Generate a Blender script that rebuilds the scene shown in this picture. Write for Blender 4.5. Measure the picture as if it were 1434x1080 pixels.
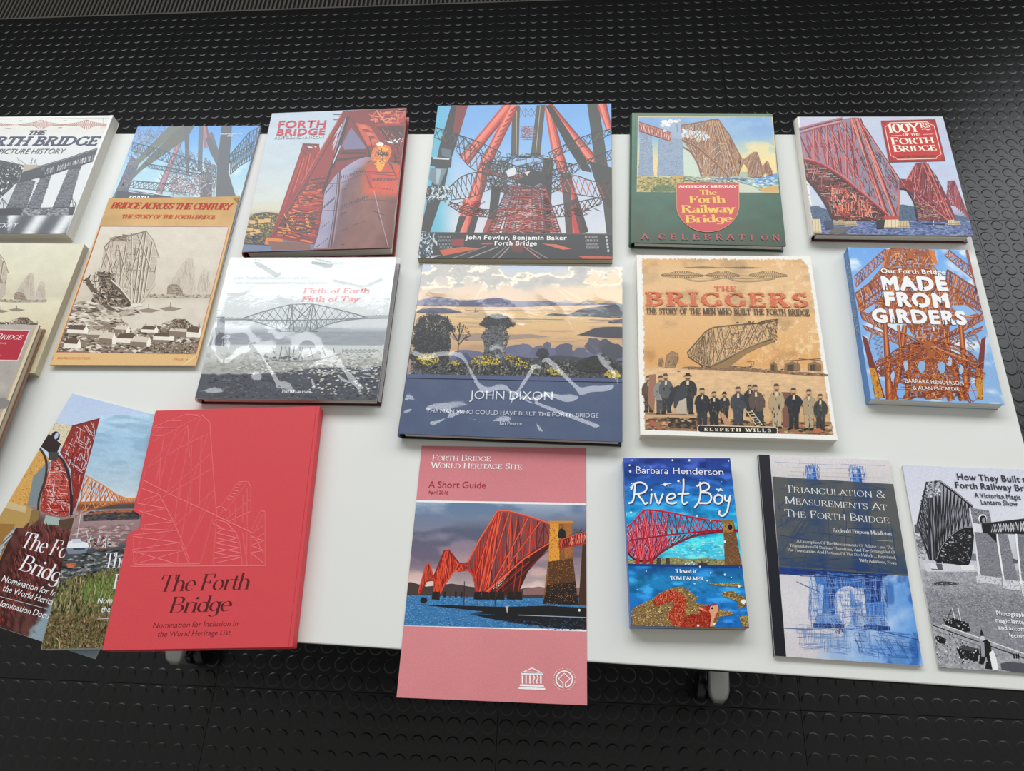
import bpy, bmesh, math, random
import numpy as np
from mathutils import Vector, Matrix

for o in list(bpy.data.objects):
    bpy.data.objects.remove(o)
scene = bpy.context.scene
COL = scene.collection
TZ = 0.736                      # table top above the floor

# ---------------------------------------------------------------- camera, light, exposure
cam = bpy.data.objects.new('camera', bpy.data.cameras.new('camera'))
COL.objects.link(cam)
_r = Vector((0.995484, 0.067577, -0.066677)); _u = Vector((-0.032142, 0.900785, 0.433074)); _f = _u.cross(_r)
_m = Matrix((_r, _u, -_f)).transposed().to_4x4()
_m.translation = Vector((0, 0, 0.85678 + TZ))
cam.matrix_world = _m
cam.data.sensor_width = 36.0
cam.data.lens = 36.0 * 1006.17 / 1434
cam.data.clip_start = 0.01
scene.camera = cam

scene.view_settings.view_transform = 'Standard'
scene.view_settings.look = 'None'
scene.view_settings.gamma = 1
scene.view_settings.use_curve_mapping = False
scene.view_settings.exposure = 0.07

world = bpy.data.worlds.new('room_light'); scene.world = world
world.use_nodes = True
_bg = world.node_tree.nodes['Background']
_bg.inputs[0].default_value = (1.0, 0.985, 0.95, 1)
_bg.inputs[1].default_value = 0.34

def area(name, loc, target, sx, sy, power, color):
    l = bpy.data.lights.new(name, 'AREA'); l.shape = 'RECTANGLE'; l.size = sx; l.size_y = sy
    l.energy = power; l.color = color
    o = bpy.data.objects.new(name, l); COL.objects.link(o)
    o.location = loc
    o.rotation_euler = (Vector(target) - Vector(loc)).to_track_quat('-Z', 'Y').to_euler()
    return o
# the tall window band behind the table (daylight), and daylight from the right end of the room
area('window_daylight', (-1.4, 3.1, 3.42), (-1.4, 0.9, 1.4), 5.8, 1.65, 158, (0.95, 0.975, 1.0))
area('corner_window_daylight', (3.5, 3.1, 3.05), (3.1, 0.0, 3.0), 2.6, 3.1, 82, (0.95, 0.975, 1.0))

# ---------------------------------------------------------------- helpers
def lin(c):
    if isinstance(c, str):
        c = c.lstrip('#'); c = [int(c[i:i+2], 16) / 255 for i in (0, 2, 4)]
    c = np.asarray(c, float)
    return np.where(c <= 0.04045, c / 12.92, ((c + 0.055) / 1.055) ** 2.4)

def nodes_of(m):
    m.use_nodes = True
    return m.node_tree.nodes, m.node_tree.links, m.node_tree.nodes['Principled BSDF']

def mat(name, col, rough=0.5, metal=0.0, spec=0.5, noise=0.0, nscale=40.0, bump=0.0, bscale=200.0, coat=0.0, coat_rough=0.1):
    m = bpy.data.materials.new(name)
    N, L, P = nodes_of(m)
    c = tuple(lin(col)) + (1,)
    P.inputs['Base Color'].default_value = c
    P.inputs['Roughness'].default_value = rough
    P.inputs['Metallic'].default_value = metal
    P.inputs['Specular IOR Level'].default_value = spec
    P.inputs['Coat Weight'].default_value = coat
    P.inputs['Coat Roughness'].default_value = coat_rough
    tc = N.new('ShaderNodeTexCoord')
    if noise:
        n = N.new('ShaderNodeTexNoise'); n.inputs['Scale'].default_value = nscale; n.inputs['Detail'].default_value = 5
        L.new(tc.outputs['Object'], n.inputs['Vector'])
        mx = N.new('ShaderNodeMix'); mx.data_type = 'RGBA'
        mx.inputs[6].default_value = tuple(x * (1 - noise) for x in c[:3]) + (1,)
        mx.inputs[7].default_value = tuple(min(1, x * (1 + noise)) for x in c[:3]) + (1,)
        L.new(n.outputs['Fac'], mx.inputs[0]); L.new(mx.outputs[2], P.inputs['Base Color'])
    if bump:
        n = N.new('ShaderNodeTexNoise'); n.inputs['Scale'].default_value = bscale; n.inputs['Detail'].default_value = 4
        L.new(tc.outputs['Object'], n.inputs['Vector'])
        b = N.new('ShaderNodeBump'); b.inputs['Strength'].default_value = bump; b.inputs['Distance'].default_value = 0.001
        L.new(n.outputs['Fac'], b.inputs['Height']); L.new(b.outputs['Normal'], P.inputs['Normal'])
    return m

def print_mat(name, rough=0.35, spec=0.5, bump=0.0, bscale=12.0, grain=0.10, gscale=900.0, coat=0.0, coat_rough=0.05, bdist=0.002):
    """printed paper: colour comes from the mesh's own colour attribute, with fine paper grain"""
    m = bpy.data.materials.new(name)
    N, L, P = nodes_of(m)
    a = N.new('ShaderNodeAttribute'); a.attribute_name = 'Col'
    tc = N.new('ShaderNodeTexCoord')
    n = N.new('ShaderNodeTexNoise'); n.inputs['Scale'].default_value = gscale; n.inputs['Detail'].default_value = 3
    L.new(tc.outputs['Object'], n.inputs['Vector'])
    mr = N.new('ShaderNodeMapRange'); mr.inputs[1].default_value = 0.3; mr.inputs[2].default_value = 0.7
    mr.inputs[3].default_value = 1 - grain; mr.inputs[4].default_value = 1 + grain
    L.new(n.outputs['Fac'], mr.inputs[0])
    v = N.new('ShaderNodeVectorMath'); v.operation = 'SCALE'
    L.new(a.outputs['Color'], v.inputs[0]); L.new(mr.outputs[0], v.inputs['Scale'])
    L.new(v.outputs[0], P.inputs['Base Color'])
    P.inputs['Roughness'].default_value = rough
    P.inputs['Specular IOR Level'].default_value = spec
    P.inputs['Coat Weight'].default_value = coat
    P.inputs['Coat Roughness'].default_value = coat_rough
    if bump:
        n2 = N.new('ShaderNodeTexNoise'); n2.inputs['Scale'].default_value = bscale; n2.inputs['Detail'].default_value = 2
        L.new(tc.outputs['Object'], n2.inputs['Vector'])
        b = N.new('ShaderNodeBump'); b.inputs['Strength'].default_value = bump; b.inputs['Distance'].default_value = bdist
        L.new(n2.outputs['Fac'], b.inputs['Height']); L.new(b.outputs['Normal'], P.inputs['Normal'])
    return m

def pages_mat(name, col):
    m = bpy.data.materials.new(name)
    N, L, P = nodes_of(m)
    tc = N.new('ShaderNodeTexCoord')
    w = N.new('ShaderNodeTexNoise'); w.inputs['Scale'].default_value = 1.0; w.inputs['Detail'].default_value = 6
    mp = N.new('ShaderNodeMapping'); mp.inputs['Scale'].default_value = (6, 6, 1600)
    L.new(tc.outputs['Object'], mp.inputs[0]); L.new(mp.outputs[0], w.inputs['Vector'])
    mx = N.new('ShaderNodeMix'); mx.data_type = 'RGBA'
    c = lin(col)
    mx.inputs[6].default_value = tuple(c * 0.62) + (1,); mx.inputs[7].default_value = tuple(np.minimum(c * 1.25, 0.95)) + (1,)
    L.new(w.outputs['Fac'], mx.inputs[0]); L.new(mx.outputs[2], P.inputs['Base Color'])
    P.inputs['Roughness'].default_value = 0.8
    return m

def tag(o, label=None, cat=None, group=None, kind=None):
    if label: o['label'] = label
    if cat: o['category'] = cat
    if group: o['group'] = group
    if kind: o['kind'] = kind
    return o

def empty(name, loc, rz=0.0):
    o = bpy.data.objects.new(name, None); COL.objects.link(o)
    o.empty_display_size = 0.02
    o.location = loc; o.rotation_euler = (0, 0, rz)
    return o

def link(name, me, m=None, parent=None):
    if m is not None and not me.materials:
        me.materials.append(m)
    o = bpy.data.objects.new(name, me); COL.objects.link(o)
    if parent: o.parent = parent
    return o

def bm_obj(name, bm, m, parent=None, smooth=False):
    me = bpy.data.meshes.new(name)
    bmesh.ops.recalc_face_normals(bm, faces=bm.faces)
    bm.to_mesh(me); bm.free()
    if smooth:
        for p in me.polygons: p.use_smooth = True
    return link(name, me, m, parent)

def box_bm(x0, x1, y0, y1, z0, z1, bev=0.0, seg=2, bm=None):
    b = bmesh.new()
    r = bmesh.ops.create_cube(b, size=1)
    for v in b.verts:
        v.co = Vector(((x0 + x1) / 2 + v.co.x * (x1 - x0), (y0 + y1) / 2 + v.co.y * (y1 - y0), (z0 + z1) / 2 + v.co.z * (z1 - z0)))
    if bev:
        bmesh.ops.bevel(b, geom=b.edges[:] , offset=bev, segments=seg, profile=0.5, affect='EDGES')
    if bm is None: return b
    me = bpy.data.meshes.new('tmp'); b.to_mesh(me); b.free(); bm.from_mesh(me); bpy.data.meshes.remove(me)
    return bm

def prism_bm(pts, z0, z1, bev=0.0, bm=None):
    """pts: outline in XY -> solid between z0 and z1"""
    b = bmesh.new()
    lo = [b.verts.new((x, y, z0)) for x, y in pts]; hi = [b.verts.new((x, y, z1)) for x, y in pts]
    n = len(pts)
    b.faces.new(hi); b.faces.new(lo[::-1])
    for i in range(n):
        b.faces.new((lo[i], lo[(i + 1) % n], hi[(i + 1) % n], hi[i]))
    bmesh.ops.recalc_face_normals(b, faces=b.faces)
    if bev:
        es = [e for e in b.edges if abs(e.verts[0].co.z - e.verts[1].co.z) < 1e-9]
        bmesh.ops.bevel(b, geom=es, offset=bev, segments=2, profile=0.5, affect='EDGES')
    if bm is None: return b
    me = bpy.data.meshes.new('tmp'); b.to_mesh(me); b.free(); bm.from_mesh(me); bpy.data.meshes.remove(me)
    return bm

def sweep_yz(prof, x0, x1):
    """profile in (a, z) swept along y; returns bm, a is x"""
    b = bmesh.new()
    A = [b.verts.new((a, x0, z)) for a, z in prof]; B = [b.verts.new((a, x1, z)) for a, z in prof]
    n = len(prof)
    for i in range(n):
        b.faces.new((A[i], A[(i + 1) % n], B[(i + 1) % n], B[i]))
    b.faces.new(A); b.faces.new(B[::-1])
    return b

def cyl_bm(c, r, h, axis='z', seg=24, bev=0.0, bm=None):
    b = bmesh.new()
    bmesh.ops.create_cone(b, cap_ends=True, segments=seg, radius1=r, radius2=r, depth=h)
    if bev:
        es = [e for e in b.edges if abs(e.verts[0].co.z - e.verts[1].co.z) < 1e-9 and len(e.link_faces) == 2 and any(len(f.verts) > 4 for f in e.link_faces)]
        bmesh.ops.bevel(b, geom=es, offset=bev, segments=3, profile=0.5, affect='EDGES')
    if axis == 'x': bmesh.ops.rotate(b, verts=b.verts, matrix=Matrix.Rotation(math.pi / 2, 3, 'Y'))
    if axis == 'y': bmesh.ops.rotate(b, verts=b.verts, matrix=Matrix.Rotation(math.pi / 2, 3, 'X'))
    bmesh.ops.translate(b, verts=b.verts, vec=c)
    if bm is None: return b
    me = bpy.data.meshes.new('tmp'); b.to_mesh(me); b.free(); bm.from_mesh(me); bpy.data.meshes.remove(me)
    return bm

# ---------------------------------------------------------------- the room: studded rubber floor in tiles
PHI = math.radians(1.6)          # floor grid against the table
floor = empty('floor', (0, 0, 0), PHI)
tag(floor, kind='structure')
rubber = mat('black_rubber', '#161617', rough=0.27, spec=0.45, noise=0.22, nscale=7.0, bump=0.05, bscale=160.0)
sub = mat('floor_screed', '#0c0c0c', rough=0.9)
bm_obj('screed', box_bm(-4.4, 3.6, -2.4, 4.6, -0.03, -0.0052), sub, floor)

def tile_mesh(nx, ny, pitch, name):
    r1, r2, hh, seg = 0.0150, 0.0133, 0.0008, 24
    V, F = [], []; SM = []
    def v(x, y, z): V.append((x, y, z)); return len(V) - 1
    g = 0.0005
    X = [i * pitch for i in range(nx + 1)]; Y = [j * pitch for j in range(ny + 1)]
    X[0] += g; X[-1] -= g; Y[0] += g; Y[-1] -= g
    G = [[v(X[i], Y[j], 0) for j in range(ny + 1)] for i in range(nx + 1)]
    for i in range(nx):
        for j in range(ny):
            cx, cy = (i + .5) * pitch, (j + .5) * pitch
            a = [math.radians(45 + 360 * k / seg) for k in range(seg)]
            o = [v(cx + r1 * math.cos(t), cy + r1 * math.sin(t), 0) for t in a]
            p = [v(cx + r2 * math.cos(t), cy + r2 * math.sin(t), hh) for t in a]
            q = [v(cx + r2 * .90 * math.cos(t), cy + r2 * .90 * math.sin(t), hh * 1.22) for t in a]
            for k in range(seg):
                F.append((o[k], o[(k + 1) % seg], p[(k + 1) % seg], p[k])); F.append((p[k], p[(k + 1) % seg], q[(k + 1) % seg], q[k])); SM += [len(F) - 2, len(F) - 1]
            F.append(tuple(q))
            cor = [G[i + 1][j + 1], G[i][j + 1], G[i][j], G[i + 1][j]]
            s4 = seg // 4
            for k in range(4):
                arc = [o[(k * s4 + m) % seg] for m in range(s4 + 1)]
                F.append((cor[k], cor[(k + 1) % 4]) + tuple(arc[::-1]))
    # skirt
    ring = [G[i][0] for i in range(nx + 1)] + [G[nx][j] for j in range(1, ny + 1)] + [G[i][ny] for i in range(nx - 1, -1, -1)] + [G[0][j] for j in range(ny - 1, 0, -1)]
    lo = [v(V[k][0], V[k][1], -0.005) for k in ring]
    for k in range(len(ring)):
        F.append((ring[k], lo[k], lo[(k + 1) % len(ring)], ring[(k + 1) % len(ring)]))
    me = bpy.data.meshes.new(name); me.from_pydata(V, [], F); me.update()
    for k in SM: me.polygons[k].use_smooth = True
    me.materials.append(rubber)
    return me
PITCH = 0.6 / 17
_t = tile_mesh(17, 17, PITCH, 'floor_tile'); _tc = tile_mesh(17, 9, PITCH, 'floor_tile_cut')
for i in range(-6, 5):
    for j in range(-2, 4):
        me = _tc if j == 3 else _t
        o = bpy.data.objects.new('floor_tile', me); COL.objects.link(o); o.parent = floor
        o.location = (0.4637 + i * 0.6, 0.056 + j * 0.6, random.Random(i * 7 + j).uniform(-0.0003, 0.0003))

# heating grille let into the floor beyond the tiles
GY = 0.056 + 1.8 + 9 * PITCH + 0.002
gr = empty('floor_grille', (0, GY, 0)); gr.parent = floor
gm = mat('bronzed_aluminium', '#5d5a54', rough=0.45, metal=0.35, noise=0.1)
f = bmesh.new()
box_bm(-4.0, 3.4, 0, 0.006, -0.005, 0.0015, bm=f); box_bm(-4.0, 3.4, 0.30, 0.306, -0.005, 0.0015, bm=f)
bm_obj('grille_frame', f, gm, gr)
f = bmesh.new()
for k in range(490):
    x = -4.0 + k * 0.0151
    vs = [f.verts.new((x + a, b, c)) for a, b, c in ((0, .006, -.004), (.0062, .006, -.004), (.0062, .30, -.004), (0, .30, -.004), (0, .006, .0005), (.0062, .006, .0005), (.0062, .30, .0005), (0, .30, .0005))]
    for q in ((4, 5, 6, 7), (0, 3, 2, 1), (0, 1, 5, 4), (1, 2, 6, 5), (2, 3, 7, 6), (3, 0, 4, 7)): f.faces.new([vs[i] for i in q])
g_ = bm_obj('grille_slats', f, gm, gr); g_['kind'] = 'stuff'

# unseen wall below the windows, added dark to block light from floor reflections
wm = mat('dark_wall', '#141414', rough=0.8, noise=0.1)
w_ = bm_obj('unseen_wall_back', box_bm(-5.0, 2.15, 3.16, 3.30, 0, 2.55), wm); tag(w_, kind='structure')
w_ = bm_obj('unseen_wall_back_right', box_bm(2.15, 5.2, 3.16, 3.30, 0, 1.45), wm); tag(w_, kind='structure')

# ---------------------------------------------------------------- the table
def build_table():
    X0, X1, Y0, Y1 = -1.0585, 0.5441, 0.0718, 0.8534
    t = empty('exhibition_table', ((X0 + X1) / 2, (Y0 + Y1) / 2, 0))
    tag(t, 'long white-topped table with black edging and silver wheeled feet, covered in books', 'table')
    def P(o): return o
    cx, cy = (X0 + X1) / 2, (Y0 + Y1) / 2
    x0, x1, y0, y1 = X0 - cx, X1 - cx, Y0 - cy, Y1 - cy
    white = mat('white_laminate', '#e3e5e0', rough=0.42, spec=0.4, noise=0.012, nscale=3.0, bump=0.06, bscale=500.0)
    edge = mat('black_edging', '#101010', rough=0.6)
    silver = mat('silver_paint', '#a9aaa6', rough=0.35, metal=0.6, noise=0.04)
    black = mat('black_plastic', '#0b0b0c', rough=0.35)
    grey = mat('grey_tyre', '#58585a', rough=0.5)
    bm_obj('tabletop', box_bm(x0, x1, y0, y1, TZ - 0.004, TZ, bev=0.0014), white, t)
    bm_obj('edge_band', box_bm(x0 + .0004, x1 - .0004, y0 + .0004, y1 - .0004, TZ - 0.026, TZ - 0.004, bev=0.001), edge, t)
    bm_obj('underframe', box_bm(x0 + .1, x1 - .1, -.03, .03, TZ - 0.066, TZ - 0.026, bev=.004), black, t)
    for fx in (-0.795 - cx, 0.288 - cx):
        b = box_bm(fx - .03, fx + .03, -.045, .045, 0.09, TZ - 0.03, bev=.012, seg=3)
        bm_obj('leg', b, silver, t, True)
        b = box_bm(fx - .035, fx + .035, y0 + .12, y1 - .12, TZ - 0.05, TZ - 0.026, bev=.006)
        bm_obj('bracket', b, black, t)
        # arched foot bar: rounded section, drooping at both ends
        b = bmesh.new(); n, m = 28, 14; ring = []
        ya, yb = y0 - .004, y1 + .004
        for i in range(n + 1):
            s = i / n; y = ya + (yb - ya) * (0.5 - 0.5 * math.cos(math.pi * s))
            e = min(y - ya, yb - y); k = min(1, max(0, e) / 0.02); k = math.sqrt(max(0, 1 - (1 - k) ** 2))
            z = 0.078 + 0.028 * math.sin(math.pi * s)
            rr = []
            for a in range(m):
                t_ = 2 * math.pi * a / m
                ca, sa = math.cos(t_), math.sin(t_)
                rr.append(b.verts.new((fx + 0.0195 * max(k, .45) * math.copysign(abs(ca) ** .6, ca), y, z + 0.014 * max(k, .05) * math.copysign(abs(sa) ** .6, sa))))
            ring.append(rr)
        for i in range(n):
            for a in range(m): b.faces.new((ring[i][a], ring[i][(a + 1) % m], ring[i + 1][(a + 1) % m], ring[i + 1][a]))
        b.faces.new(ring[0]); b.faces.new(ring[-1])
        bm_obj('foot_bar', b, silver, t, True)
        for s in (-1, 1):
            yy = (ya + .030) if s < 0 else (yb - .030)
            sw = 0.010 if fx < 0 else -0.008      # the castors have swivelled a little
            c = bm_obj('castor', cyl_bm((fx + sw, yy, 0.055), 0.012, 0.03, 'z', bev=.002), black, t, True)
            for q in (-1, 1):
                w = cyl_bm((0, 0, 0), 0.0300, 0.017, 'x', 32, bev=.004)
                bmesh.ops.rotate(w, verts=w.verts, matrix=Matrix.Rotation(0.30 if fx < 0 else -0.15, 3, 'Z'))
                bmesh.ops.translate(w, verts=w.verts, vec=(fx + sw + q * .0165, yy + .004, 0.0318))
                wo = bm_obj('wheel', w, grey if q * fx > 0 else black, c, True)
            h = cyl_bm((fx + sw, yy + .004, 0.034), 0.027, 0.012, 'x', 24, bev=.002)
            bm_obj('wheel_hood', h, black, c, True)
build_table()

# ---------------------------------------------------------------- printed artwork as thin coloured shapes lying on the covers
def hsh(ix, iy, seed):
    h = (ix * 374761393 + iy * 668265263 + seed * 974634777) & 0xFFFFFFFF
    h = ((h ^ (h >> 13)) * 1274126177) & 0xFFFFFFFF
    return ((h ^ (h >> 16)) & 0xFFFF) / 65535.0

def vnoise(x, y, seed=0):
    x = np.asarray(x, float); y = np.asarray(y, float)
    ix = np.floor(x).astype(np.int64); iy = np.floor(y).astype(np.int64)
    fx = x - ix; fy = y - iy; fx = fx * fx * (3 - 2 * fx); fy = fy * fy * (3 - 2 * fy)
    a = hsh(ix, iy, seed); b = hsh(ix + 1, iy, seed); c = hsh(ix, iy + 1, seed); d = hsh(ix + 1, iy + 1, seed)
    return (a * (1 - fx) + b * fx) * (1 - fy) + (c * (1 - fx) + d * fx) * fy

def fbm(x, y, octv=4, seed=0):
    s = 0; a = 0.5; t = 0
    for k in range(octv):
        s = s + a * vnoise(x * 2 ** k, y * 2 ** k, seed + k * 17); t += a; a *= 0.5
    return s / t

def sm(a, b, x):
    t = np.clip((x - a) / (b - a), 0, 1); return t * t * (3 - 2 * t)

def mixc(a, b, t):
    return a * (1 - t)[..., None] + b * t[..., None]

def hexc(c):
    if isinstance(c, str):
        c = c.lstrip('#'); return np.array([int(c[i:i + 2], 16) / 255 for i in (0, 2, 4)])
    return np.asarray(c, float)

def ramp(t, stops):
    t = np.asarray(t, float); xs = [s[0] for s in stops]; cs = np.array([hexc(s[1]) for s in stops])
    return np.stack([np.interp(t, xs, cs[:, k]) for k in range(3)], -1)

def inpoly(x, y, poly):
    x = np.asarray(x, float); y = np.asarray(y, float); ins = np.zeros(x.shape, bool)
    n = len(poly); j = n - 1
    for i in range(n):
        xi, yi = poly[i]; xj, yj = poly[j]
        if yi != yj:
            c = ((yi > y) != (yj > y)) & (x < (xj - xi) * (y - yi) / (yj - yi) + xi)
            ins ^= c
        j = i
    return ins

def smooth(pts, n=8):
    """Catmull-Rom through the points"""
    P = [np.array(p, float) for p in pts]; P = [2 * P[0] - P[1]] + P + [2 * P[-1] - P[-2]]
    out = []
    for i in range(1, len(P) - 2):
        for k in range(n):
            t = k / n
            out.append(0.5 * ((2 * P[i]) + (-P[i - 1] + P[i + 1]) * t + (2 * P[i - 1] - 5 * P[i] + 4 * P[i + 1] - P[i + 2]) * t * t + (-P[i - 1] + 3 * P[i] - 3 * P[i + 1] + P[i + 2]) * t ** 3))
    out.append(P[-2]); return [tuple(p) for p in out]

def lerp(a, b, t):
    return (a[0] + (b[0] - a[0]) * t, a[1] + (b[1] - a[1]) * t)

def along(path, t):
    """point at fraction t of a polyline (by length)"""
    P = np.array(path, float); d = np.linalg.norm(np.diff(P, axis=0), axis=1); s = np.concatenate([[0], np.cumsum(d)]); s /= s[-1]
    return (float(np.interp(t, s, P[:, 0])), float(np.interp(t, s, P[:, 1])))

EPS = 9.0e-6; SUB = 2.8e-7
class Art:
    """sketch coordinates -> cover (local metres, y up the page)"""
    def __init__(s, H, w, h, K=0.89, haze=0.0, clip=None):
        s.H = np.array(list(H) + [1.0]).reshape(3, 3); s.Hi = np.linalg.inv(s.H); s.w, s.h = w, h; s.K, s.haze = K, haze
        s.clip = clip or (-w / 2 + 0.0002, w / 2 - 0.0002, -h / 2 + 0.0002, h / 2 - 0.0002)
        s.lay = 1; s.rnd = random.Random(5); s.rs = np.random.RandomState(5)
        s.reset()
    def reset(s):
        s.V = []; s.L = []; s.S = []; s.C = []; s.nv = 0; s.k = 0
    def up(s, n=1): s.lay += n; s.k = 0
    def m(s, p):
        p = np.asarray(p, float).reshape(-1, 2); q = np.c_[p, np.ones(len(p))] @ s.H.T
        return q[:, :2] / q[:, 2:3]
    def im(s, p):
        p = np.asarray(p, float); sh = p.shape; p = p.reshape(-1, 2)
        q = np.c_[p, np.ones(len(p))] @ s.Hi.T
        return (q[:, :2] / q[:, 2:3]).reshape(sh)
    def fin(s, c):
        return np.clip((lin(c) - s.haze) / s.K, 0.0015, 0.93)
    def _add(s, v, faces, col, dz=None):
        v = np.asarray(v, float); n = len(v)
        if dz is None:
            s.k = (s.k + 1) % 31; dz = s.k * SUB
        s.V.append(np.c_[v, np.full(n, s.lay * EPS) + dz])
        col = np.asarray(col, float)
        if col.ndim == 1: col = np.tile(col, (n, 1))
        s.C.append(col)
        for f in faces:
            s.L.append(np.asarray(f) + s.nv); s.S.append(len(f))
        s.nv += n
    def _addquads(s, Q, col):
        """Q: N x 4 x 2 local, col N x 3"""
        n = len(Q)
        if n == 0: return
        x0, x1, y0, y1 = s.clip
        ins = ((Q[..., 0] >= x0) & (Q[..., 0] <= x1) & (Q[..., 1] >= y0) & (Q[..., 1] <= y1))
        ok = ins.all(1); part = ~ok & ~((Q[..., 0] < x0).all(1) | (Q[..., 0] > x1).all(1) | (Q[..., 1] < y0).all(1) | (Q[..., 1] > y1).all(1))
        col = np.broadcast_to(col, (n, 3))
        z = s.lay * EPS
        q = Q[ok]; k = len(q)
        if k:
            md = 31 if k < 60 else 128
            zz = z + ((np.arange(k) + s.k + 1) % md) * SUB; s.k = (s.k + k) % 31
            if md > 31: s.lay += 4; s.k = 0
            s.V.append(np.c_[q.reshape(-1, 2), np.repeat(zz, 4)]); s.C.append(np.repeat(col[ok], 4, axis=0))
            s.L.append(np.arange(4 * k) + s.nv); s.S += [4] * k; s.nv += 4 * k
        for i in np.nonzero(part)[0]:
            p = s._clip(Q[i])
            if len(p) >= 3: s._add(p, [range(len(p))], col[i])
    def _clip(s, P):
        x0, x1, y0, y1 = s.clip; P = [tuple(p) for p in P]
        for ax, lim, sg in ((0, x0, 1), (0, x1, -1), (1, y0, 1), (1, y1, -1)):
            out = []
            for i in range(len(P)):
                a, b = P[i - 1], P[i]; da, db = sg * (a[ax] - lim), sg * (b[ax] - lim)
                if (da >= 0) != (db >= 0):
                    t = da / (da - db); out.append((a[0] + (b[0] - a[0]) * t, a[1] + (b[1] - a[1]) * t))
                if db >= 0: out.append(b)
            P = out
            if not P: return []
        return P
    def poly(s, pts, col):
        p = s._clip(s.m(pts))
        if len(p) < 3: return
        q = []
        for a in p:
            if not q or (abs(a[0] - q[-1][0]) + abs(a[1] - q[-1][1])) > 1e-7: q.append(a)
        if len(q) > 2: s._add(q, [range(len(q))], s.fin(hexc(col)))
    def lines(s, L, w, col, jit=0.0):
        """L: list of (x0,y0,x1,y1); w in sketch px; col hex, or list of hex to choose from"""
        L = np.asarray(L, float).reshape(-1, 4)
        if len(L) == 0: return
        if jit: L = L + s.rs.uniform(-jit, jit, L.shape)
        a, b = L[:, :2], L[:, 2:]; d = b - a; n = np.linalg.norm(d, axis=1, keepdims=True) + 1e-9
        p = np.c_[-d[:, 1], d[:, 0]] / n * (np.asarray(w, float).reshape(-1, 1) / 2)
        Q = np.stack([a + p, b + p, b - p, a - p], 1)
        Q = s.m(Q.reshape(-1, 2)).reshape(-1, 4, 2)
        if isinstance(col, (list, tuple)) and isinstance(col[0], str):
            pal = np.array([s.fin(hexc(c)) for c in col]); c = pal[s.rs.randint(0, len(pal), len(L))]
        else: c = s.fin(hexc(col))
        s._addquads(Q, c)
    def pl(s, pts, w, col, close=False):
        P = [tuple(p) for p in pts]
        if close: P.append(P[0])
        P = np.array(P, float); n = len(P)
        if n < 2: return
        d = np.gradient(P, axis=0) if n > 2 else np.tile(P[1] - P[0], (2, 1))
        if n > 2: d[0] = P[1] - P[0]; d[-1] = P[-1] - P[-2]
        d /= np.linalg.norm(d, axis=1, keepdims=True) + 1e-9
        w = np.broadcast_to(np.asarray(w, float), (n,)) if np.ndim(w) else np.full(n, w)
        p = np.c_[-d[:, 1], d[:, 0]] * w[:, None] / 2
        A, B = P + p, P - p
        Q = np.stack([A[:-1], A[1:], B[1:], B[:-1]], 1)
        s._addquads(s.m(Q.reshape(-1, 2)).reshape(-1, 4, 2), s.fin(hexc(col)))
    def truss(s, top, bot, n, w, col, mode='x', posts=True, rev=False, cols=None):
        """lattice between two chords (polylines)"""
        T = [along(top, i / n) for i in range(n + 1)]; B = [along(bot, i / n) for i in range(n + 1)]
        L = []
        for i in range(n):
            if mode in ('x', '/'): L.append(B[i] + T[i + 1])
            if mode in ('x', '\\'): L.append(T[i] + B[i + 1])
            if mode == 'v': L.append((T[i] + B[i + 1]) if i % 2 == (1 if rev else 0) else (B[i] + T[i + 1]))
        if posts: L += [T[i] + B[i] for i in range(n + 1)]
        s.lines(L, w, cols or col)
    def tube(s, a, b, wa, wb, shades):
        """a round member drawn in bands across its width; shades from one side to the other"""
        a = np.array(a, float); b = np.array(b, float); d = b - a; n = np.array([-d[1], d[0]]) / np.linalg.norm(d)
        k = len(shades)
        for i, c in enumerate(shades):
            t0, t1 = i / k - .5, (i + 1) / k - .5
            s.poly([a + n * wa * t0, b + n * wb * t0, b + n * wb * t1, a + n * wa * t1], c)
    def blobs(s, n, box, size, cols, poly=None, aspect=1.0, ang=None, dens=None):
        """small irregular flecks; box sketch bbox; poly restricts"""
        x = s.rs.uniform(box[0], box[2], n); y = s.rs.uniform(box[1], box[3], n)
        k = np.ones(n, bool)
        if poly is not None: k &= inpoly(x, y, poly)
        if dens is not None: k &= s.rs.rand(n) < dens(x, y)
        x, y = x[k], y[k]; n = len(x)
        if n == 0: return
        sz = s.rs.uniform(size[0], size[1], n) / 2
        t = s.rs.uniform(0, math.pi, n) if ang is None else s.rs.normal(math.radians(ang), .12, n)
        dx, dy = np.cos(t), np.sin(t); A = np.c_[dx, dy] * sz[:, None] * aspect; B = np.c_[-dy, dx] * sz[:, None]
        c = np.c_[x, y]; j = lambda: s.rs.uniform(.6, 1.1, (n, 1))
        Q = np.stack([c + A * j() , c + B * j(), c - A * j(), c - B * j()], 1)
        pal = np.array([s.fin(hexc(q)) for q in cols]); cc = pal[s.rs.randint(0, len(pal), n)]
        s._addquads(s.m(Q.reshape(-1, 2)).reshape(-1, 4, 2), cc)
    def ell(s, c, rx, ry, col, n=16, rot=0, rough=0.0):
        t = np.arange(n) * 2 * math.pi / n; r = 1 + s.rs.uniform(-rough, rough, n) if rough else 1
        x, y = rx * np.cos(t) * r, ry * np.sin(t) * r; a = math.radians(rot)
        s.poly(np.c_[c[0] + x * math.cos(a) - y * math.sin(a), c[1] + x * math.sin(a) + y * math.cos(a)], col)
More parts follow.
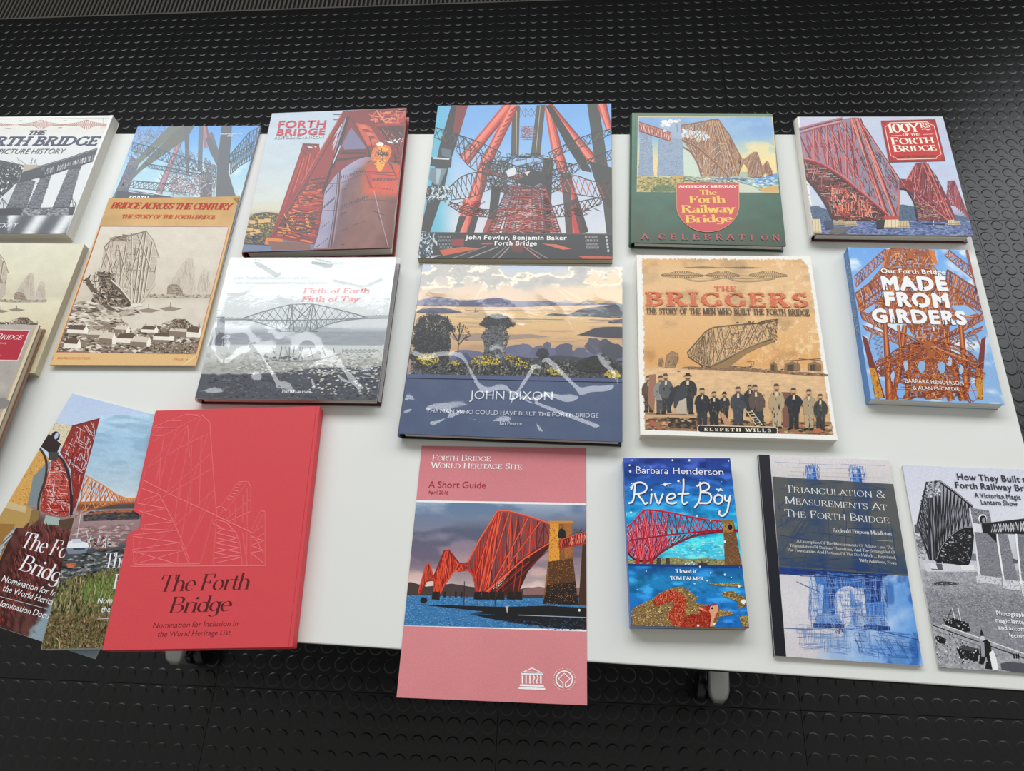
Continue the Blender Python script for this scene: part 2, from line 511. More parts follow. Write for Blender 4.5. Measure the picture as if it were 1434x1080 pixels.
    def grid(s, nx, ny, func, uv=(0, 1, 0, 1)):
        """painted ground: func(u, v, X, Y) -> rgb (sRGB 0..1); u across, v down, X Y sketch px"""
        u = np.linspace(uv[0], uv[1], nx + 1); v = np.linspace(uv[2], uv[3], ny + 1)
        U, Vv = np.meshgrid(u, v)
        x0, x1, y0, y1 = s.clip
        lx = x0 + U * (x1 - x0); ly = y1 - Vv * (y1 - y0)
        XY = s.im(np.stack([lx, ly], -1))
        c = s.fin(np.clip(func(U, Vv, XY[..., 0], XY[..., 1]), 0, 1)).reshape(-1, 3)
        i, j = np.meshgrid(np.arange(nx), np.arange(ny)); a = (j * (nx + 1) + i).ravel()
        F = np.stack([a, a + nx + 1, a + nx + 2, a + 1], 1)
        n = (nx + 1) * (ny + 1)
        s.V.append(np.c_[lx.ravel(), ly.ravel(), np.full(n, s.lay * EPS)]); s.C.append(c)
        s.L.append(F.ravel() + s.nv); s.S += [4] * len(F); s.nv += n; s.lay += 1
    def emit(s, name, m, parent, z, label=None, kind=None):
        V = np.concatenate(s.V); V[:, 2] += z; L = np.concatenate([np.asarray(l).ravel() for l in s.L]).astype(np.int32)
        S = np.array(s.S, np.int32); C = np.concatenate(s.C)
        me = bpy.data.meshes.new(name)
        me.vertices.add(len(V)); me.vertices.foreach_set('co', V.astype(np.float32).ravel())
        me.loops.add(len(L)); me.loops.foreach_set('vertex_index', L)
        me.polygons.add(len(S)); st = np.concatenate([[0], np.cumsum(S)[:-1]]).astype(np.int32)
        me.polygons.foreach_set('loop_start', st)
        try: me.polygons.foreach_set('loop_total', S)
        except Exception: pass
        me.update(calc_edges=True)
        # all print faces look up
        nz = np.empty(len(S) * 3, np.float32); me.polygons.foreach_get('normal', nz); nz = nz.reshape(-1, 3)[:, 2]
        if (nz < 0).any():
            L2 = L.copy(); rev = nz < 0
            for k in np.nonzero(rev)[0]: L2[st[k]:st[k] + S[k]] = L[st[k]:st[k] + S[k]][::-1]
            me.loops.foreach_set('vertex_index', L2); 
            me.update(calc_edges=True)
        at = me.color_attributes.new('Col', 'FLOAT_COLOR', 'POINT')
        at.data.foreach_set('color', np.c_[C, np.ones(len(C))].astype(np.float32).ravel())
        o = link(name, me, m, parent)
        if label: o['label'] = label
        if kind: o['kind'] = kind
        s.reset(); s.up(2)
        return o
    # ---- lettering
    def text(s, st, A, B=None, cap=20, col='#000000', font='sans', shear=0.0, width=None, **kw):
        """baseline starts at A (sketch px) towards B; fitted to |AB| unless width factor is given"""
        a = s.m([A])[0]; b = s.m([B])[0]; d = b - a; L = np.linalg.norm(d); ex = d / L; ey = np.array([-ex[1], ex[0]])
        capm = np.linalg.norm(s.m([A])[0] - s.m([(A[0], A[1] - cap)])[0])
        polys, adv, cmp_ = layout(st, font, **kw)
        if adv <= 0: return
        sx = L / adv
        c = s.fin(hexc(col))
        V, F = polys
        if len(V) == 0: return
        X = V[:, 0] * sx + shear * V[:, 1] * capm; Y = V[:, 1] * capm
        P = a + X[:, None] * ex + Y[:, None] * ey
        x0, x1, y0, y1 = s.clip
        good = []
        ins = (P[:, 0] >= x0) & (P[:, 0] <= x1) & (P[:, 1] >= y0) & (P[:, 1] <= y1)
        for f in F:
            if all(ins[i] for i in f): good.append(f)
            elif any(ins[i] for i in f):
                q = s._clip([P[i] for i in f])
                if len(q) > 2: s._add(q, [range(len(q))], c)
        if good: s._add(P, good, c, dz=(cmp_ % 30) * SUB)

# ---- letter shapes: a sans taken from Blender's built-in face, and a pen-drawn serif face
CHARS = "ABCDEFGHIJKLMNOPQRSTUVWXYZabcdefghijklmnopqrstuvwxyz0123456789&,.'-:()!"
_sans = {}
def load_sans(bold):
    objs = []
    def mk(t):
        cu = bpy.data.curves.new('t', 'FONT'); cu.body = t; cu.size = 1; cu.resolution_u = 3
        o = bpy.data.objects.new('t', cu); COL.objects.link(o); objs.append(o); return o
    pairs = {c: (mk(c), mk('l' + c + 'l')) for c in CHARS}; ref = mk('ll'); H = mk('H')
    bpy.context.view_layer.update(); dg = bpy.context.evaluated_depsgraph_get()
    def xs(o):
        me = o.evaluated_get(dg).to_mesh(); v = np.array([p.co[:] for p in me.vertices]); f = [tuple(p.vertices) for p in me.polygons]
        o.evaluated_get(dg).to_mesh_clear(); return v, f
    rv, _ = xs(ref); rw = rv[:, 0].max(); capv = xs(H)[0]; cap = capv[:, 1].max() - max(0, 0)
    out = {}
    for c, (a, b) in pairs.items():
        v, f = xs(a); w = xs(b)[0][:, 0].max() - rw
        v2 = v[:, :2] / cap; cp = np.zeros(len(v2)); n0 = len(v2)
        if bold:
            sh = [(0, 0)] + [(bold * math.cos(q), bold * math.sin(q)) for q in np.arange(0.2, 6.2, .62)]
            v2 = np.concatenate([v2 + np.array(d) for d in sh]); cp = np.repeat(np.arange(len(sh)), n0); f = [tuple(i + k * n0 for i in q) for k in range(len(sh)) for q in f]; w += bold * 1.6 * cap
        out[c] = (v2, f, w / cap, cp)
    for o in objs:
        cu = o.data; bpy.data.objects.remove(o); bpy.data.curves.remove(cu)
    return out

_G = {
 'A': (.80, "0.04 0 .40 1;.36 1 .76 0;.17 .34 .62 .34"), 'B': (.74, ".15 0 .15 1;=.15 1 .36 1;@.36 .76 .22 .24 90 -90;=.15 .52 .38 .52;@.38 .26 .28 .26 90 -90;=.15 0 .38 0"),
 'C': (.80, "@.44 .5 .36 .5 42 318;!.70 .96 .70 .70"), 'D': (.86, ".15 0 .15 1;=.15 1 .38 1;@.38 .5 .38 .5 90 -90;=.15 0 .38 0"),
 'E': (.70, ".15 0 .15 1;=.15 1 .58 1;=.15 .52 .46 .52;=.15 0 .60 0;!.58 1 .60 .76;!.60 0 .63 .26;!.46 .63 .46 .41"),
 'F': (.66, ".15 0 .15 1;=.15 1 .58 1;=.15 .52 .44 .52;!.58 1 .60 .76;!.44 .63 .44 .41"),
 'G': (.86, "@.44 .5 .36 .5 42 330;!.70 .96 .70 .70;.74 .44 .74 .08"), 'H': (.86, ".15 0 .15 1;.71 0 .71 1;=.15 .52 .71 .52"),
 'I': (.38, ".19 0 .19 1"), 'J': (.50, ".30 1 .30 .15;@.14 .12 .16 .2 0 -130"), 'K': (.82, ".15 0 .15 1;.15 .42 .64 1;.32 .60 .74 0"),
 'L': (.68, ".15 0 .15 1;=.15 0 .60 0;!.60 0 .63 .28"), 'M': (1.0, ".14 0 .14 1;!.14 1 .50 .05;!.50 .05 .86 1;.86 0 .86 1"),
 'N': (.88, ".14 0 .14 1;!.14 1 .74 0;.74 0 .74 1"), 'O': (.88, "@.44 .5 .36 .5 0 360"), 'P': (.70, ".15 0 .15 1;=.15 1 .36 1;@.36 .74 .26 .26 90 -90;=.15 .48 .36 .48"),
 'Q': (.88, "@.44 .5 .36 .5 0 360;!.46 .12 .78 -.2"), 'R': (.80, ".15 0 .15 1;=.15 1 .36 1;@.36 .76 .24 .24 90 -90;=.15 .52 .36 .52;.38 .52 .70 0"),
 'S': (.64, "@.31 .74 .2 .25 30 270;@.31 .26 .23 .26 90 -150;!.54 .97 .54 .74;!.10 .03 .10 .27"), 'T': (.74, ".37 0 .37 1;=.04 1 .70 1;!.05 1 .03 .74;!.69 1 .71 .74"),
 'U': (.84, ".14 1 .14 .3;@.42 .3 .28 .31 180 360;.70 .3 .70 1"), 'V': (.80, ".04 1 .40 0;.40 0 .76 1"), 'W': (1.12, ".04 1 .32 0;.32 0 .56 .95;.56 .95 .80 0;.80 0 1.08 1"),
 'X': (.80, ".06 1 .74 0;.72 1 .08 0"), 'Y': (.76, ".04 1 .38 .48;.38 .48 .72 1;.38 0 .38 .48"), 'Z': (.70, "=.10 1 .60 1;!.60 1 .08 0;=.08 0 .62 0;!.62 0 .64 .25;!.10 1 .08 .76"),
 'a': (.58, "@.25 .18 .17 .18 0 360;-.46 0 .46 .44;@.28 .43 .18 .22 5 150"), 'b': (.62, "-.13 0 .13 1.02;@.34 .32 .21 .32 160 -160"), 'c': (.52, "@.29 .32 .21 .32 45 315"),
 'd': (.62, "@.28 .32 .21 .32 20 340;-.49 0 .49 1.02"), 'e': (.54, "@.28 .32 .21 .32 0 315;=.08 .34 .48 .34"), 'f': (.38, "-.17 0 .17 .8;@.32 .82 .15 .2 175 50;=.03 .62 .34 .62"),
 'g': (.60, "@.28 .34 .2 .30 0 360;.48 .62 .48 -.1;@.28 -.1 .2 .2 0 -150"), 'h': (.66, "-.13 0 .13 1.02;@.32 .4 .19 .25 175 0;-.51 0 .51 .42"), 'i': (.30, "-.15 0 .15 .62;*.15 .88 .08"),
 'j': (.28, ".16 .62 .16 -.1;*.16 .88 .08"), 'k': (.60, "-.13 0 .13 1.02;.13 .28 .44 .62;.24 .40 .54 0"), 'l': (.28, "-.14 0 .14 1.02"),
 'm': (.96, "-.13 0 .13 .64;@.30 .4 .17 .25 175 0;-.47 0 .47 .42;@.64 .4 .17 .25 175 0;-.81 0 .81 .42"), 'n': (.66, "-.13 0 .13 .64;@.32 .4 .19 .25 175 0;-.51 0 .51 .42"),
 'o': (.60, "@.30 .32 .22 .32 0 360"), 'p': (.64, "-.13 -.28 .13 .64;@.34 .32 .21 .32 160 -160"), 'q': (.62, "@.28 .32 .21 .32 20 340;.49 -.28 .49 .64"),
 'r': (.44, "-.14 0 .14 .64;@.32 .42 .17 .22 170 55"), 's': (.46, "@.23 .47 .14 .17 30 270;@.23 .17 .16 .17 90 -150"), 't': (.38, "-.17 .12 .17 .84;@.30 .14 .13 .14 180 290;=.03 .62 .34 .62"),
 'u': (.66, "-.13 .24 .13 .62;@.32 .24 .19 .24 180 350;-.51 0 .51 .62"), 'v': (.58, ".05 .64 .29 0;.29 0 .53 .64"), 'w': (.84, ".05 .64 .25 0;.25 0 .42 .6;.42 .6 .60 0;.60 0 .79 .64"),
 'x': (.58, ".06 .64 .52 0;.50 .64 .06 0"), 'y': (.58, ".05 .64 .30 0;.53 .64 .22 -.24"), 'z': (.52, "=.08 .64 .44 .64;!.44 .64 .07 0;=.07 0 .46 0"),
 '0': (.66, "@.33 .5 .25 .5 0 360"), '1': (.42, ".23 0 .23 1"), '&': (.84, "@.34 .76 .16 .22 -60 260;@.32 .26 .25 .26 120 350;!.24 .60 .78 0;!.58 .2 .74 .5"),
 "'": (.24, "!.12 1 .10 .76"), ',': (.26, "*.12 .05 .08;!.14 .05 .07 -.16"), '.': (.26, "*.12 .06 .08"), '-': (.40, "=.06 .32 .34 .32"), '2': (.6, "@.28 .72 .2 .26 160 -30;!.46 .6 .08 0;=.08 0 .52 0"), '9': (.6, "@.3 .68 .2 .3 0 360;!.5 .68 .3 0")}

def _ribbon(P, wid):
    P = np.array(P, float); n = len(P)
    d = np.gradient(P, axis=0) if n > 2 else np.tile(P[1] - P[0], (2, 1))
    d /= np.linalg.norm(d, axis=1, keepdims=True) + 1e-9
    w = np.array([wid(x) for x in d]); p = np.c_[-d[:, 1], d[:, 0]] * w[:, None] / 2
    V = np.concatenate([P + p, P - p]); F = [(i, i + 1, n + i + 1, n + i) for i in range(n - 1)]
    return V, F
_sc = {}
def serif_glyph(ch, thick, thin, sl, st, nib=12, xs=1.0):
    key = (ch, thick, thin, sl, st, nib)
    if key in _sc: return _sc[key]
    adv, spec = _G[ch]
    Vs, Fs, nv = [], [], 0; Cs = []
    th = math.radians(nib)
    def wid(d):
        dx, dy = d
        if dy > 0: dx, dy = -dx, -dy
        phi = math.atan2(dy, dx)
        return max(thin, thick * abs(math.sin(phi - th)) ** 1.3)
    def add(V, F):
        nonlocal nv
        Vs.append(V); Fs.extend([tuple(i + nv for i in f) for f in F]); nv += len(V); Cs.append(np.full(len(V), len(Cs)))
    def rect(x0, y0, x1, y1): add(np.array([(x0, y0), (x1, y0), (x1, y1), (x0, y1)]), [(0, 1, 2, 3)])
    for part in spec.split(';'):
        k = part[0] if part[0] in '@!=-*' else ''
        v = [float(q) for q in part[len(k):].split()]
        if k == '*':
            t = np.arange(10) * 2 * math.pi / 10; r = max(v[2], thick * .62)
            add(np.c_[v[0] + r * np.cos(t), v[1] + r * np.sin(t)], [tuple(range(10))]); continue
        if k == '@':
            cx, cy, rx, ry, a0, a1 = v; n = max(6, int(abs(a1 - a0) / 18)); t = np.radians(np.linspace(a0, a1, n + 1))
            ro = thick * .0
            P = np.c_[cx + (rx) * np.cos(t), cy + (ry - thin / 2) * np.sin(t)]
            add(*_ribbon(P, wid)); continue
        a, b = np.array(v[:2]), np.array(v[2:4])
        if k == '=':
            off = 0
            if a[1] in (0, ): off = thin / 2
            if a[1] in (1, ): off = -thin / 2
            rect(a[0], a[1] + off - thin / 2, b[0], b[1] + off + thin / 2); continue
        if k == '!' :
            w = max(thin, thick * .55) if abs(a[0] - b[0]) < .05 else (wid((b - a) / np.linalg.norm(b - a)))
            add(*_ribbon([a, b], lambda d: w)); continue
        add(*_ribbon([a, b], wid))
        if sl > 0:
            for q in (a, b):
                y = q[1]
                if abs(y) < .01 or abs(y + .28) < .01: rect(q[0] - sl, y, q[0] + sl, y + st)
                elif abs(y - 1) < .03 or abs(y - .64) < .03:
                    if k == '-': rect(q[0] - sl, y - st, q[0] + thick / 2, y)
                    else: rect(q[0] - sl, y - st, q[0] + sl, y)
    _sc[key] = (np.concatenate(Vs), Fs, adv, np.concatenate(Cs))
    return _sc[key]

FONTS = {'serif': (.135, .045, .13, .04), 'serifb': (.20, .06, .15, .06), 'slab': (.20, .13, .19, .12), 'heavy': (.23, .11, .19, .11), 'serifm': (.115, .04, .11, .035),
         'didone': (.125, .028, .12, .026), 'light': (.085, .035, .09, .03), 'pen': (.10, .09, 0, 0), 'slabl': (.13, .09, .15, .08)}
def layout(st, font, track=0.0, space=0.34, small=None):
    """small: ratio -> lower-case letters are set as small capitals"""
    x = 0; Vs, Fs, nv = [], [], 0; Cs = []
    if font in ('sans', 'bold', 'black'):
        if font not in _sans: _sans[font] = load_sans({'sans': 0.0, 'bold': 0.034, 'black': 0.085}[font])
        G = _sans[font]
    for ch in st:
        if ch == ' ': x += space + track; continue
        k = 1.0
        if small and ch.islower(): ch = ch.upper(); k = small
        if font in ('sans', 'bold', 'black'):
            if ch not in G: x += .3; continue
            v, f, a, cc = G[ch]
        else:
            if ch not in _G: x += .3; continue
            v, f, a, cc = serif_glyph(ch, *FONTS[font])
        Cs.append(cc + (len(Cs) % 2) * 12); Vs.append(v * k + np.array([x, 0])); Fs.extend([tuple(i + nv for i in q) for q in f]); nv += len(v)
        x += a * k + track
    return ((np.concatenate(Vs) if Vs else np.zeros((0, 2))), Fs), x - track, (np.concatenate(Cs) if Cs else np.zeros(0))

# ---------------------------------------------------------------- books
# place: x, y, width, height, turn (degrees), height of the cover above the table; then sketch -> cover map
SPOT = {
'FB':((-0.3903,0.7442,0.2227,0.2762,3.001,0.0220),(0.000258473,4.20707e-05,-0.178423,-1.14973e-05,-0.000326945,0.171606,2.01284e-05,0.000130736)),
'JF':((-0.0969,0.7549,0.2798,0.3019,0.801,0.0110),(0.000267545,1.69982e-05,-0.187841,-1.58956e-06,-0.000343614,0.172578,2.10259e-05,0.000136566)),
'AM':((0.1790,0.7570,0.2144,0.2504,-0.605,0.0150),(0.000226269,-1.0675e-05,-0.124188,4.14673e-06,-0.000297676,0.144808,1.82666e-05,0.000118643)),
'HY':((0.4291,0.7607,0.2123,0.2214,0.008,0.0180),(0.000210935,-4.15991e-05,-0.121757,1.52832e-06,-0.000283815,0.130662,1.74415e-05,0.000113285)),
'BC':((-0.6346,0.5659,0.2131,0.2970,1.688,0.0060),(0.000294346,9.00916e-05,-0.224169,-2.1336e-06,-0.000337517,0.169288,2.20656e-05,0.000143318)),
'FF':((-0.3845,0.4822,0.2467,0.2274,1.394,0.0180),(0.000236571,4.66996e-05,-0.196115,9.8352e-07,-0.000266206,0.128492,1.8321e-05,0.000118997)),
'JD':((-0.0826,0.4575,0.2825,0.2603,0.095,0.0180),(0.000262689,1.91153e-05,-0.19182,7.74767e-06,-0.000298083,0.141929,2.08381e-05,0.000135346)),
'BR':((0.1990,0.4778,0.2383,0.2735,0.583,0.0130),(0.000257367,-2.1448e-05,-0.130418,5.21239e-06,-0.000300757,0.145275,2.07524e-05,0.000134789)),
'MG':((0.4448,0.5132,0.1575,0.2312,-0.468,0.0160),(0.000220876,-4.31337e-05,-0.0935348,7.98813e-06,-0.000268448,0.129025,1.8247e-05,0.000118516)),
'N3':((-0.4324,0.2042,0.2138,0.2976,4.547,0.0230),(0.000337762,5.77004e-05,-0.198804,-1.00145e-05,-0.000335509,0.174098,2.62015e-05,0.000170182)),
'SG':((-0.0864,0.1728,0.2099,0.2971,1.595,0.0010),(0.00033065,1.59324e-05,-0.153144,8.63123e-06,-0.000326243,0.157235,2.56765e-05,0.000166772)),
'RB':((0.1284,0.2110,0.1283,0.1969,2.463,0.0180),(0.000217087,-1.7063e-05,-0.0750785,1.84996e-06,-0.000221665,0.109339,1.74922e-05,0.000113614)),
'TR':((0.3025,0.2062,0.1548,0.2335,-0.179,0.0050),(0.000254447,-3.10436e-05,-0.0869102,1.42636e-05,-0.000263444,0.127343,2.04994e-05,0.000133146)),
'PH':((-0.9051,0.7521,0.2450,0.2452,0.800,0.0180),(0.000241088,0.000108727,-0.0883411,-1.60667e-06,-0.000292701,0.144935,1.7954e-05,0.000116614)),
'BG':((-0.6373,0.7171,0.2130,0.2970,0.600,0.0050),(0.000202801,6.65132e-05,-0.166978,9.57964e-08,-0.000246182,0.168915,1.51853e-05,9.86305e-05)),
'CR':((-0.8988,0.5077,0.2970,0.2200,0.300,0.0120),(0.000337752,0.000154169,0.00536839,6.94137e-06,-0.000368494,0.123705,2.49946e-05,0.000162343)),
'RL':((-0.8561,0.3365,0.2000,0.2600,0.600,0.0260),(0.000331534,0.000145479,-0.02017,9.16451e-06,-0.000336693,0.284758,2.49946e-05,0.000162343)),
'N1':((-0.6183,0.2061,0.2100,0.2970,-12.000,0.0040),(0.000358564,0.000194347,-0.214239,9.4887e-05,-0.000323502,0.133712,2.77491e-05,0.000180233)),
'N2':((-0.5089,0.1980,0.2100,0.2912,4.700,0.0195),(0.000361266,7.39358e-05,-0.261169,-1.15872e-05,-0.000356824,0.198588,2.77491e-05,0.000180233)),
'ML':((0.4942,0.2035,0.1970,0.2293,0.200,0.0030),(0.000238522,-5.53377e-05,-0.108306,1.20486e-05,-0.00025003,0.12472,1.94633e-05,0.000126417)),
}
M = {}
M['gloss'] = print_mat('gloss_print', 0.30, 0.42, bump=0.25, bscale=9.0)
M['matte'] = print_mat('matte_print', 0.50, 0.4, grain=0.08)
M['satin'] = print_mat('satin_print', 0.38, 0.5, bump=0.10, bscale=14.0)
M['pages'] = pages_mat('page_edges', '#d9d6cc')
M['cream_pages'] = pages_mat('cream_page_edges', '#c9bda2')
M['brown_pages'] = pages_mat('tan_page_edges', '#a99a80')

def flat(name, col, rough=0.4, **k):
    if name not in M: M[name] = mat(name, col, rough, **k)
    return M[name]

def softback(key, name, label, cover_col, spine_col=None, zb=0.0, rough=0.35, pages='pages', group='paperbacks on the table', bev=0.0006, cat='book'):
    (x, y, w, h, a, t), H = SPOT[key]; t = t - zb
    b = empty(name, (x, y, TZ + zb), math.radians(a)); tag(b, label, cat, group)
    cm = flat(key + '_card', cover_col, rough); sm_ = flat(key + '_spine', spine_col or cover_col, rough)
    c = 0.0005 if t > 0.004 else min(0.0003, t * .3)
    e = min(bev, c * .45)
    fc = bm_obj('front_cover', box_bm(-w/2, w/2, -h/2, h/2, t - c, t, bev=e), cm, b)
    bm_obj('page_block', box_bm(-w/2 + c, w/2 - .0006, -h/2 + .0005, h/2 - .0005, c, t - c), M[pages], b)
    bm_obj('back_cover', box_bm(-w/2, w/2, -h/2, h/2, 0.0, c, bev=e), cm, b)
    if t > 0.004: bm_obj('spine', box_bm(-w/2 - .0002, -w/2 + c, -h/2, h/2, 0.0, t - c * .5, bev=e), sm_, b)
    return b, fc, t, Art(H, w, h)

def hardback(key, name, label, board_col, edge_col, zb=0.0, rough=0.35, pages='pages', sq=0.003, group='hardbacks on the table', jacket=True, jut=0.0):
    (x, y, w, h, a, t), H = SPOT[key]; t = t - zb
    b = empty(name, (x, y, TZ + zb), math.radians(a)); tag(b, label, 'book', group)
    bc = 0.0028
    cm = flat(key + '_board', board_col, rough); em = flat(key + '_edge', edge_col, rough)
    if jacket:
        fc = bm_obj('front_cover', box_bm(-w/2, w/2, -h/2, h/2, t - .0006, t, bev=.00025), cm, b)
        bm_obj('front_board', box_bm(-w/2 + .001, w/2 - .0005, -h/2 + .0004, h/2 - .0004, t - bc, t - .0006, bev=.0005), em, b)
    else:
        fc = bm_obj('front_cover', box_bm(-w/2, w/2, -h/2, h/2, t - bc, t, bev=.0007), cm, b)
    bm_obj('back_board', box_bm(-w/2 + .001, w/2 + jut, -h/2 + .0002, h/2 - .0002, 0, bc, bev=.0007), em, b)
    bm_obj('page_block', box_bm(-w/2 + .006, w/2 - sq - .001, -h/2 + sq, h/2 - sq, bc, t - bc), M[pages], b)
    # rounded spine
    n = 12; pr = []
    for i in range(n + 1):
        s = -math.pi / 2 + math.pi * i / n
        pr.append((-w/2 + .003 - math.cos(s) * .0058, t / 2 + math.sin(s) * (t / 2 - .0002)))
    inn = [(-w/2 + .0035 - math.cos(-math.pi / 2 + math.pi * i / n) * .0035, t / 2 + math.sin(-math.pi / 2 + math.pi * i / n) * (t / 2 - .002)) for i in range(n, -1, -1)]
    bm_obj('spine', sweep_yz(pr + inn, -h/2 + .0003, h/2 - .0003), em if not jacket else cm, b, False)
    return b, fc, t, Art(H, w, h)

RED = ['#7c201c', '#a82e25', '#c8402f', '#dd5a42']
def noisepaint(c0, c1, sc, seed=0, octv=4):
    c0, c1 = hexc(c0), hexc(c1)
    def f(U, V, X, Y): return mixc(c0, c1, fbm(X / sc, Y / sc, octv, seed))
    return f

# ---- pink guide booklet
def cover_sg():
    b, fc, t, A = softback('SG', 'booklet', 'pink booklet with a red bridge photo, hanging over the front table edge', '#cf8388', rough=.45, group='thin booklets', cat='booklet')
    A.haze = .02
    def g(U, V, X, Y):
        return ramp(V, [(0, '#c8787e'), (.2, '#d08187'), (.7, '#d4888c'), (1, '#d18487')]) * (1 + (fbm(X / 160, Y / 160, 3, 2)[..., None] - .5) * .04)
    A.grid(30, 40, g)
    T = lambda x: 243 + (x - 127) * 12 / 658; B = lambda x: 737 + (x - 75) * 16 / 715
    A.poly([(100, 240), (800, 252), (800, 757), (60, 734)], '#f4efec'); A.up()
    # photograph: sky painted in a fine mesh
    P = [(40, T(40) + 5), (820, T(820) + 5), (820, 618), (40, 612)]
    ny, nx = 60, 90
    vs = []; cs = []
    for j in range(ny + 1):
        for i in range(nx + 1):
            x = 30 + 800 * i / nx; y = (T(x) + 5) * (1 - j / ny) + 640 * j / ny; vs.append((x, y))
    X = np.array(vs)[:, 0]; Y = np.array(vs)[:, 1]; v = (Y - 250) / 370
    cl = fbm(X / 150, Y / 55, 5, 9); base = ramp(v, [(0, '#64809f'), (.25, '#7a8096'), (.5, '#94808f'), (.72, '#c9a6a4'), (.9, '#e6cfc2'), (1, '#e9c9b5')])
    c = mixc(base, ramp(v, [(0, '#9fb0c6'), (.3, '#5d6377'), (.6, '#6f6578'), (1, '#dcc0b4')]), sm(.40, .62, cl))
    s_ = A; loc = s_.m(vs); keep = []
    x0, x1, y0, y1 = A.clip
    loc[:, 0] = np.clip(loc[:, 0], x0, x1)
    F = [(j * (nx + 1) + i, (j + 1) * (nx + 1) + i, (j + 1) * (nx + 1) + i + 1, j * (nx + 1) + i + 1) for j in range(ny) for i in range(nx)]
    A._add(loc, F, A.fin(np.clip(c, 0, 1))); A.up()
    # distant shore, water
    A.poly([(40, 570), (100, 562), (160, 580), (260, 568), (330, 580), (420, 590), (520, 592), (560, 583), (640, 588), (820, 590), (820, 640), (40, 630)], '#4b4140')
    A.poly([(540, 590), (600, 580), (660, 588), (760, 583), (820, 590), (820, 612), (540, 612)], '#8d6a68'); A.up()
    A.poly([(60, 612), (400, 622), (820, 628), (820, B(820) - 4), (60, B(60) - 4)], '#3f78ab'); A.up()
    A.blobs(5200, (70, 615, 800, 745), (1.5, 3.6), ['#2f6498', '#5f9ac8', '#78aacf', '#2a5583', '#4a86ba'], aspect=2.4, ang=2, poly=[(60, 614), (400, 624), (820, 640), (820, B(820) - 5), (60, B(60) - 5)]); A.up()
    # far cantilevers
    def cant(top, bot, base, n, w, cc):
        A.poly(list(top) + list(bot)[::-1], '#7a2b25'); A.up(); A.truss(top, bot, n, w, None, cols=cc); A.up()
        A.pl(top, w * 2, cc[-2]); A.pl(bot, w * 2, cc[-1]); A.up()
    cant([(128, 606), (160, 492), (172, 490), (188, 540)], [(136, 608), (160, 560), (176, 556), (190, 556)], 0, 9, 2.6, ['#b54032', '#d15039', '#8c2c26'])
    cant([(190, 540), (232, 438), (248, 436), (290, 490), (330, 486)], [(190, 612), (214, 606), (232, 570), (268, 520), (330, 514)], 0, 14, 3.0, ['#b93a2c', '#d94e35', '#8b2823', '#e66347'])
    for a, c in (((195, 612), (236, 440)), ((204, 612), (246, 438)), ((210, 606), (288, 490)), ((188, 606), (228, 470))): A.pl([a, c], 5, '#d9492f')
    A.up()
    # the near cantilever
    top = [(322, 488), (372, 392), (440, 284), (484, 284), (560, 304), (648, 334)]
    arch = smooth([(322, 514), (345, 545), (356, 606), (400, 612), (440, 560), (520, 480), (590, 430), (648, 404)])
    A.poly(top + arch[::-1], '#7d4a4c'); A.up()
    A.poly([(440, 590), (520, 480), (590, 430), (648, 404), (648, 420), (560, 520), (520, 610), (380, 612)], '#4b2422'); A.up()
    A.lines([(370 + i * 9, 608, 420 + i * 24, 566 - i * 14) for i in range(10)] + [(400 + i * 20, 612, 392 + i * 25, 520 - i * 8) for i in range(7)], 3.2, ['#8a2d26', '#b23c2e', '#3a1c1b']); A.up()
    up = [(440, 284), (484, 284), (560, 304), (648, 334)]; lo = [(405, 600), (470, 540), (545, 470), (648, 404)]
    A.truss([(440, 288), (520, 296), (648, 340)], [(430, 580), (520, 500), (648, 408)], 8, 4.2, None, cols=['#c23b2b', '#de5238', '#992c24', '#6a201d']); A.up()
    A.truss([(330, 482), (380, 382), (440, 288)], [(345, 540), (372, 598), (396, 600)], 7, 4, None, cols=['#c23b2b', '#e05a3e', '#8c2821']); A.up()
    for a, c, w in (((366, 604), (440, 286), 9), ((382, 606), (455, 284), 7), ((398, 606), (444, 290), 9), ((386, 600), (484, 288), 6), ((345, 560), (432, 300), 5), ((402, 600), (560, 306), 6), ((412, 590), (610, 320), 5)):
        A.tube(a, c, w, w, ['#8e2721', '#d64731', '#ec6a4a'])
    A.up()
    A.tube((388, 604), (545, 468), 11, 8, ['#93281f', '#d9482f', '#ef7350']); A.tube((545, 468), (648, 405), 8, 6, ['#93281f', '#d9482f', '#ef7350'])
    A.pl(top, 7, '#cf4230'); A.up(); A.pl([(p[0], p[1] - 2) for p in top], 2.5, '#ee7856')
    A.pl(smooth([(325, 512), (345, 540), (360, 600)]), 7, '#c43a2a'); A.pl([(290, 494), (330, 486), (330, 514), (285, 520)], 5, '#c03a2c'); A.up()
    for x in (185, 350, 380, 410, 440, 480, 510): A.poly([(x, 600), (x + 24, 600), (x + 28, 632), (x - 4, 630)], '#2c2522')
    A.lines([(210 + i * 22, 600, 210 + i * 22, 622) for i in range(6)], 8, ['#3a2c28', '#54403a']); A.up()
    # stone towers and approach span
    A.poly([(646, 326), (732, 324), (736, 470), (758, 652), (618, 648), (640, 470)], '#8a5a36'); A.poly([(774, 410), (800, 408), (800, 655), (758, 652)], '#4a3527'); A.up()
    A.poly([(646, 326), (680, 326), (684, 480), (640, 482)], '#e09a3e'); A.poly([(700, 330), (732, 328), (735, 460), (704, 470)], '#a8693a')
    A.poly([(640, 482), (736, 470), (746, 560), (634, 575)], '#5a3c2a'); A.poly([(634, 575), (746, 560), (758, 652), (618, 648)], '#2b211d'); A.up()
    A.blobs(1500, (620, 328, 760, 650), (1.5, 3.5), ['#c98a45', '#7d5130', '#3c2c22', '#5d4029', '#b57a40'], poly=[(646, 326), (732, 324), (736, 470), (758, 652), (618, 648), (640, 470)], aspect=1.6, ang=0); A.up()
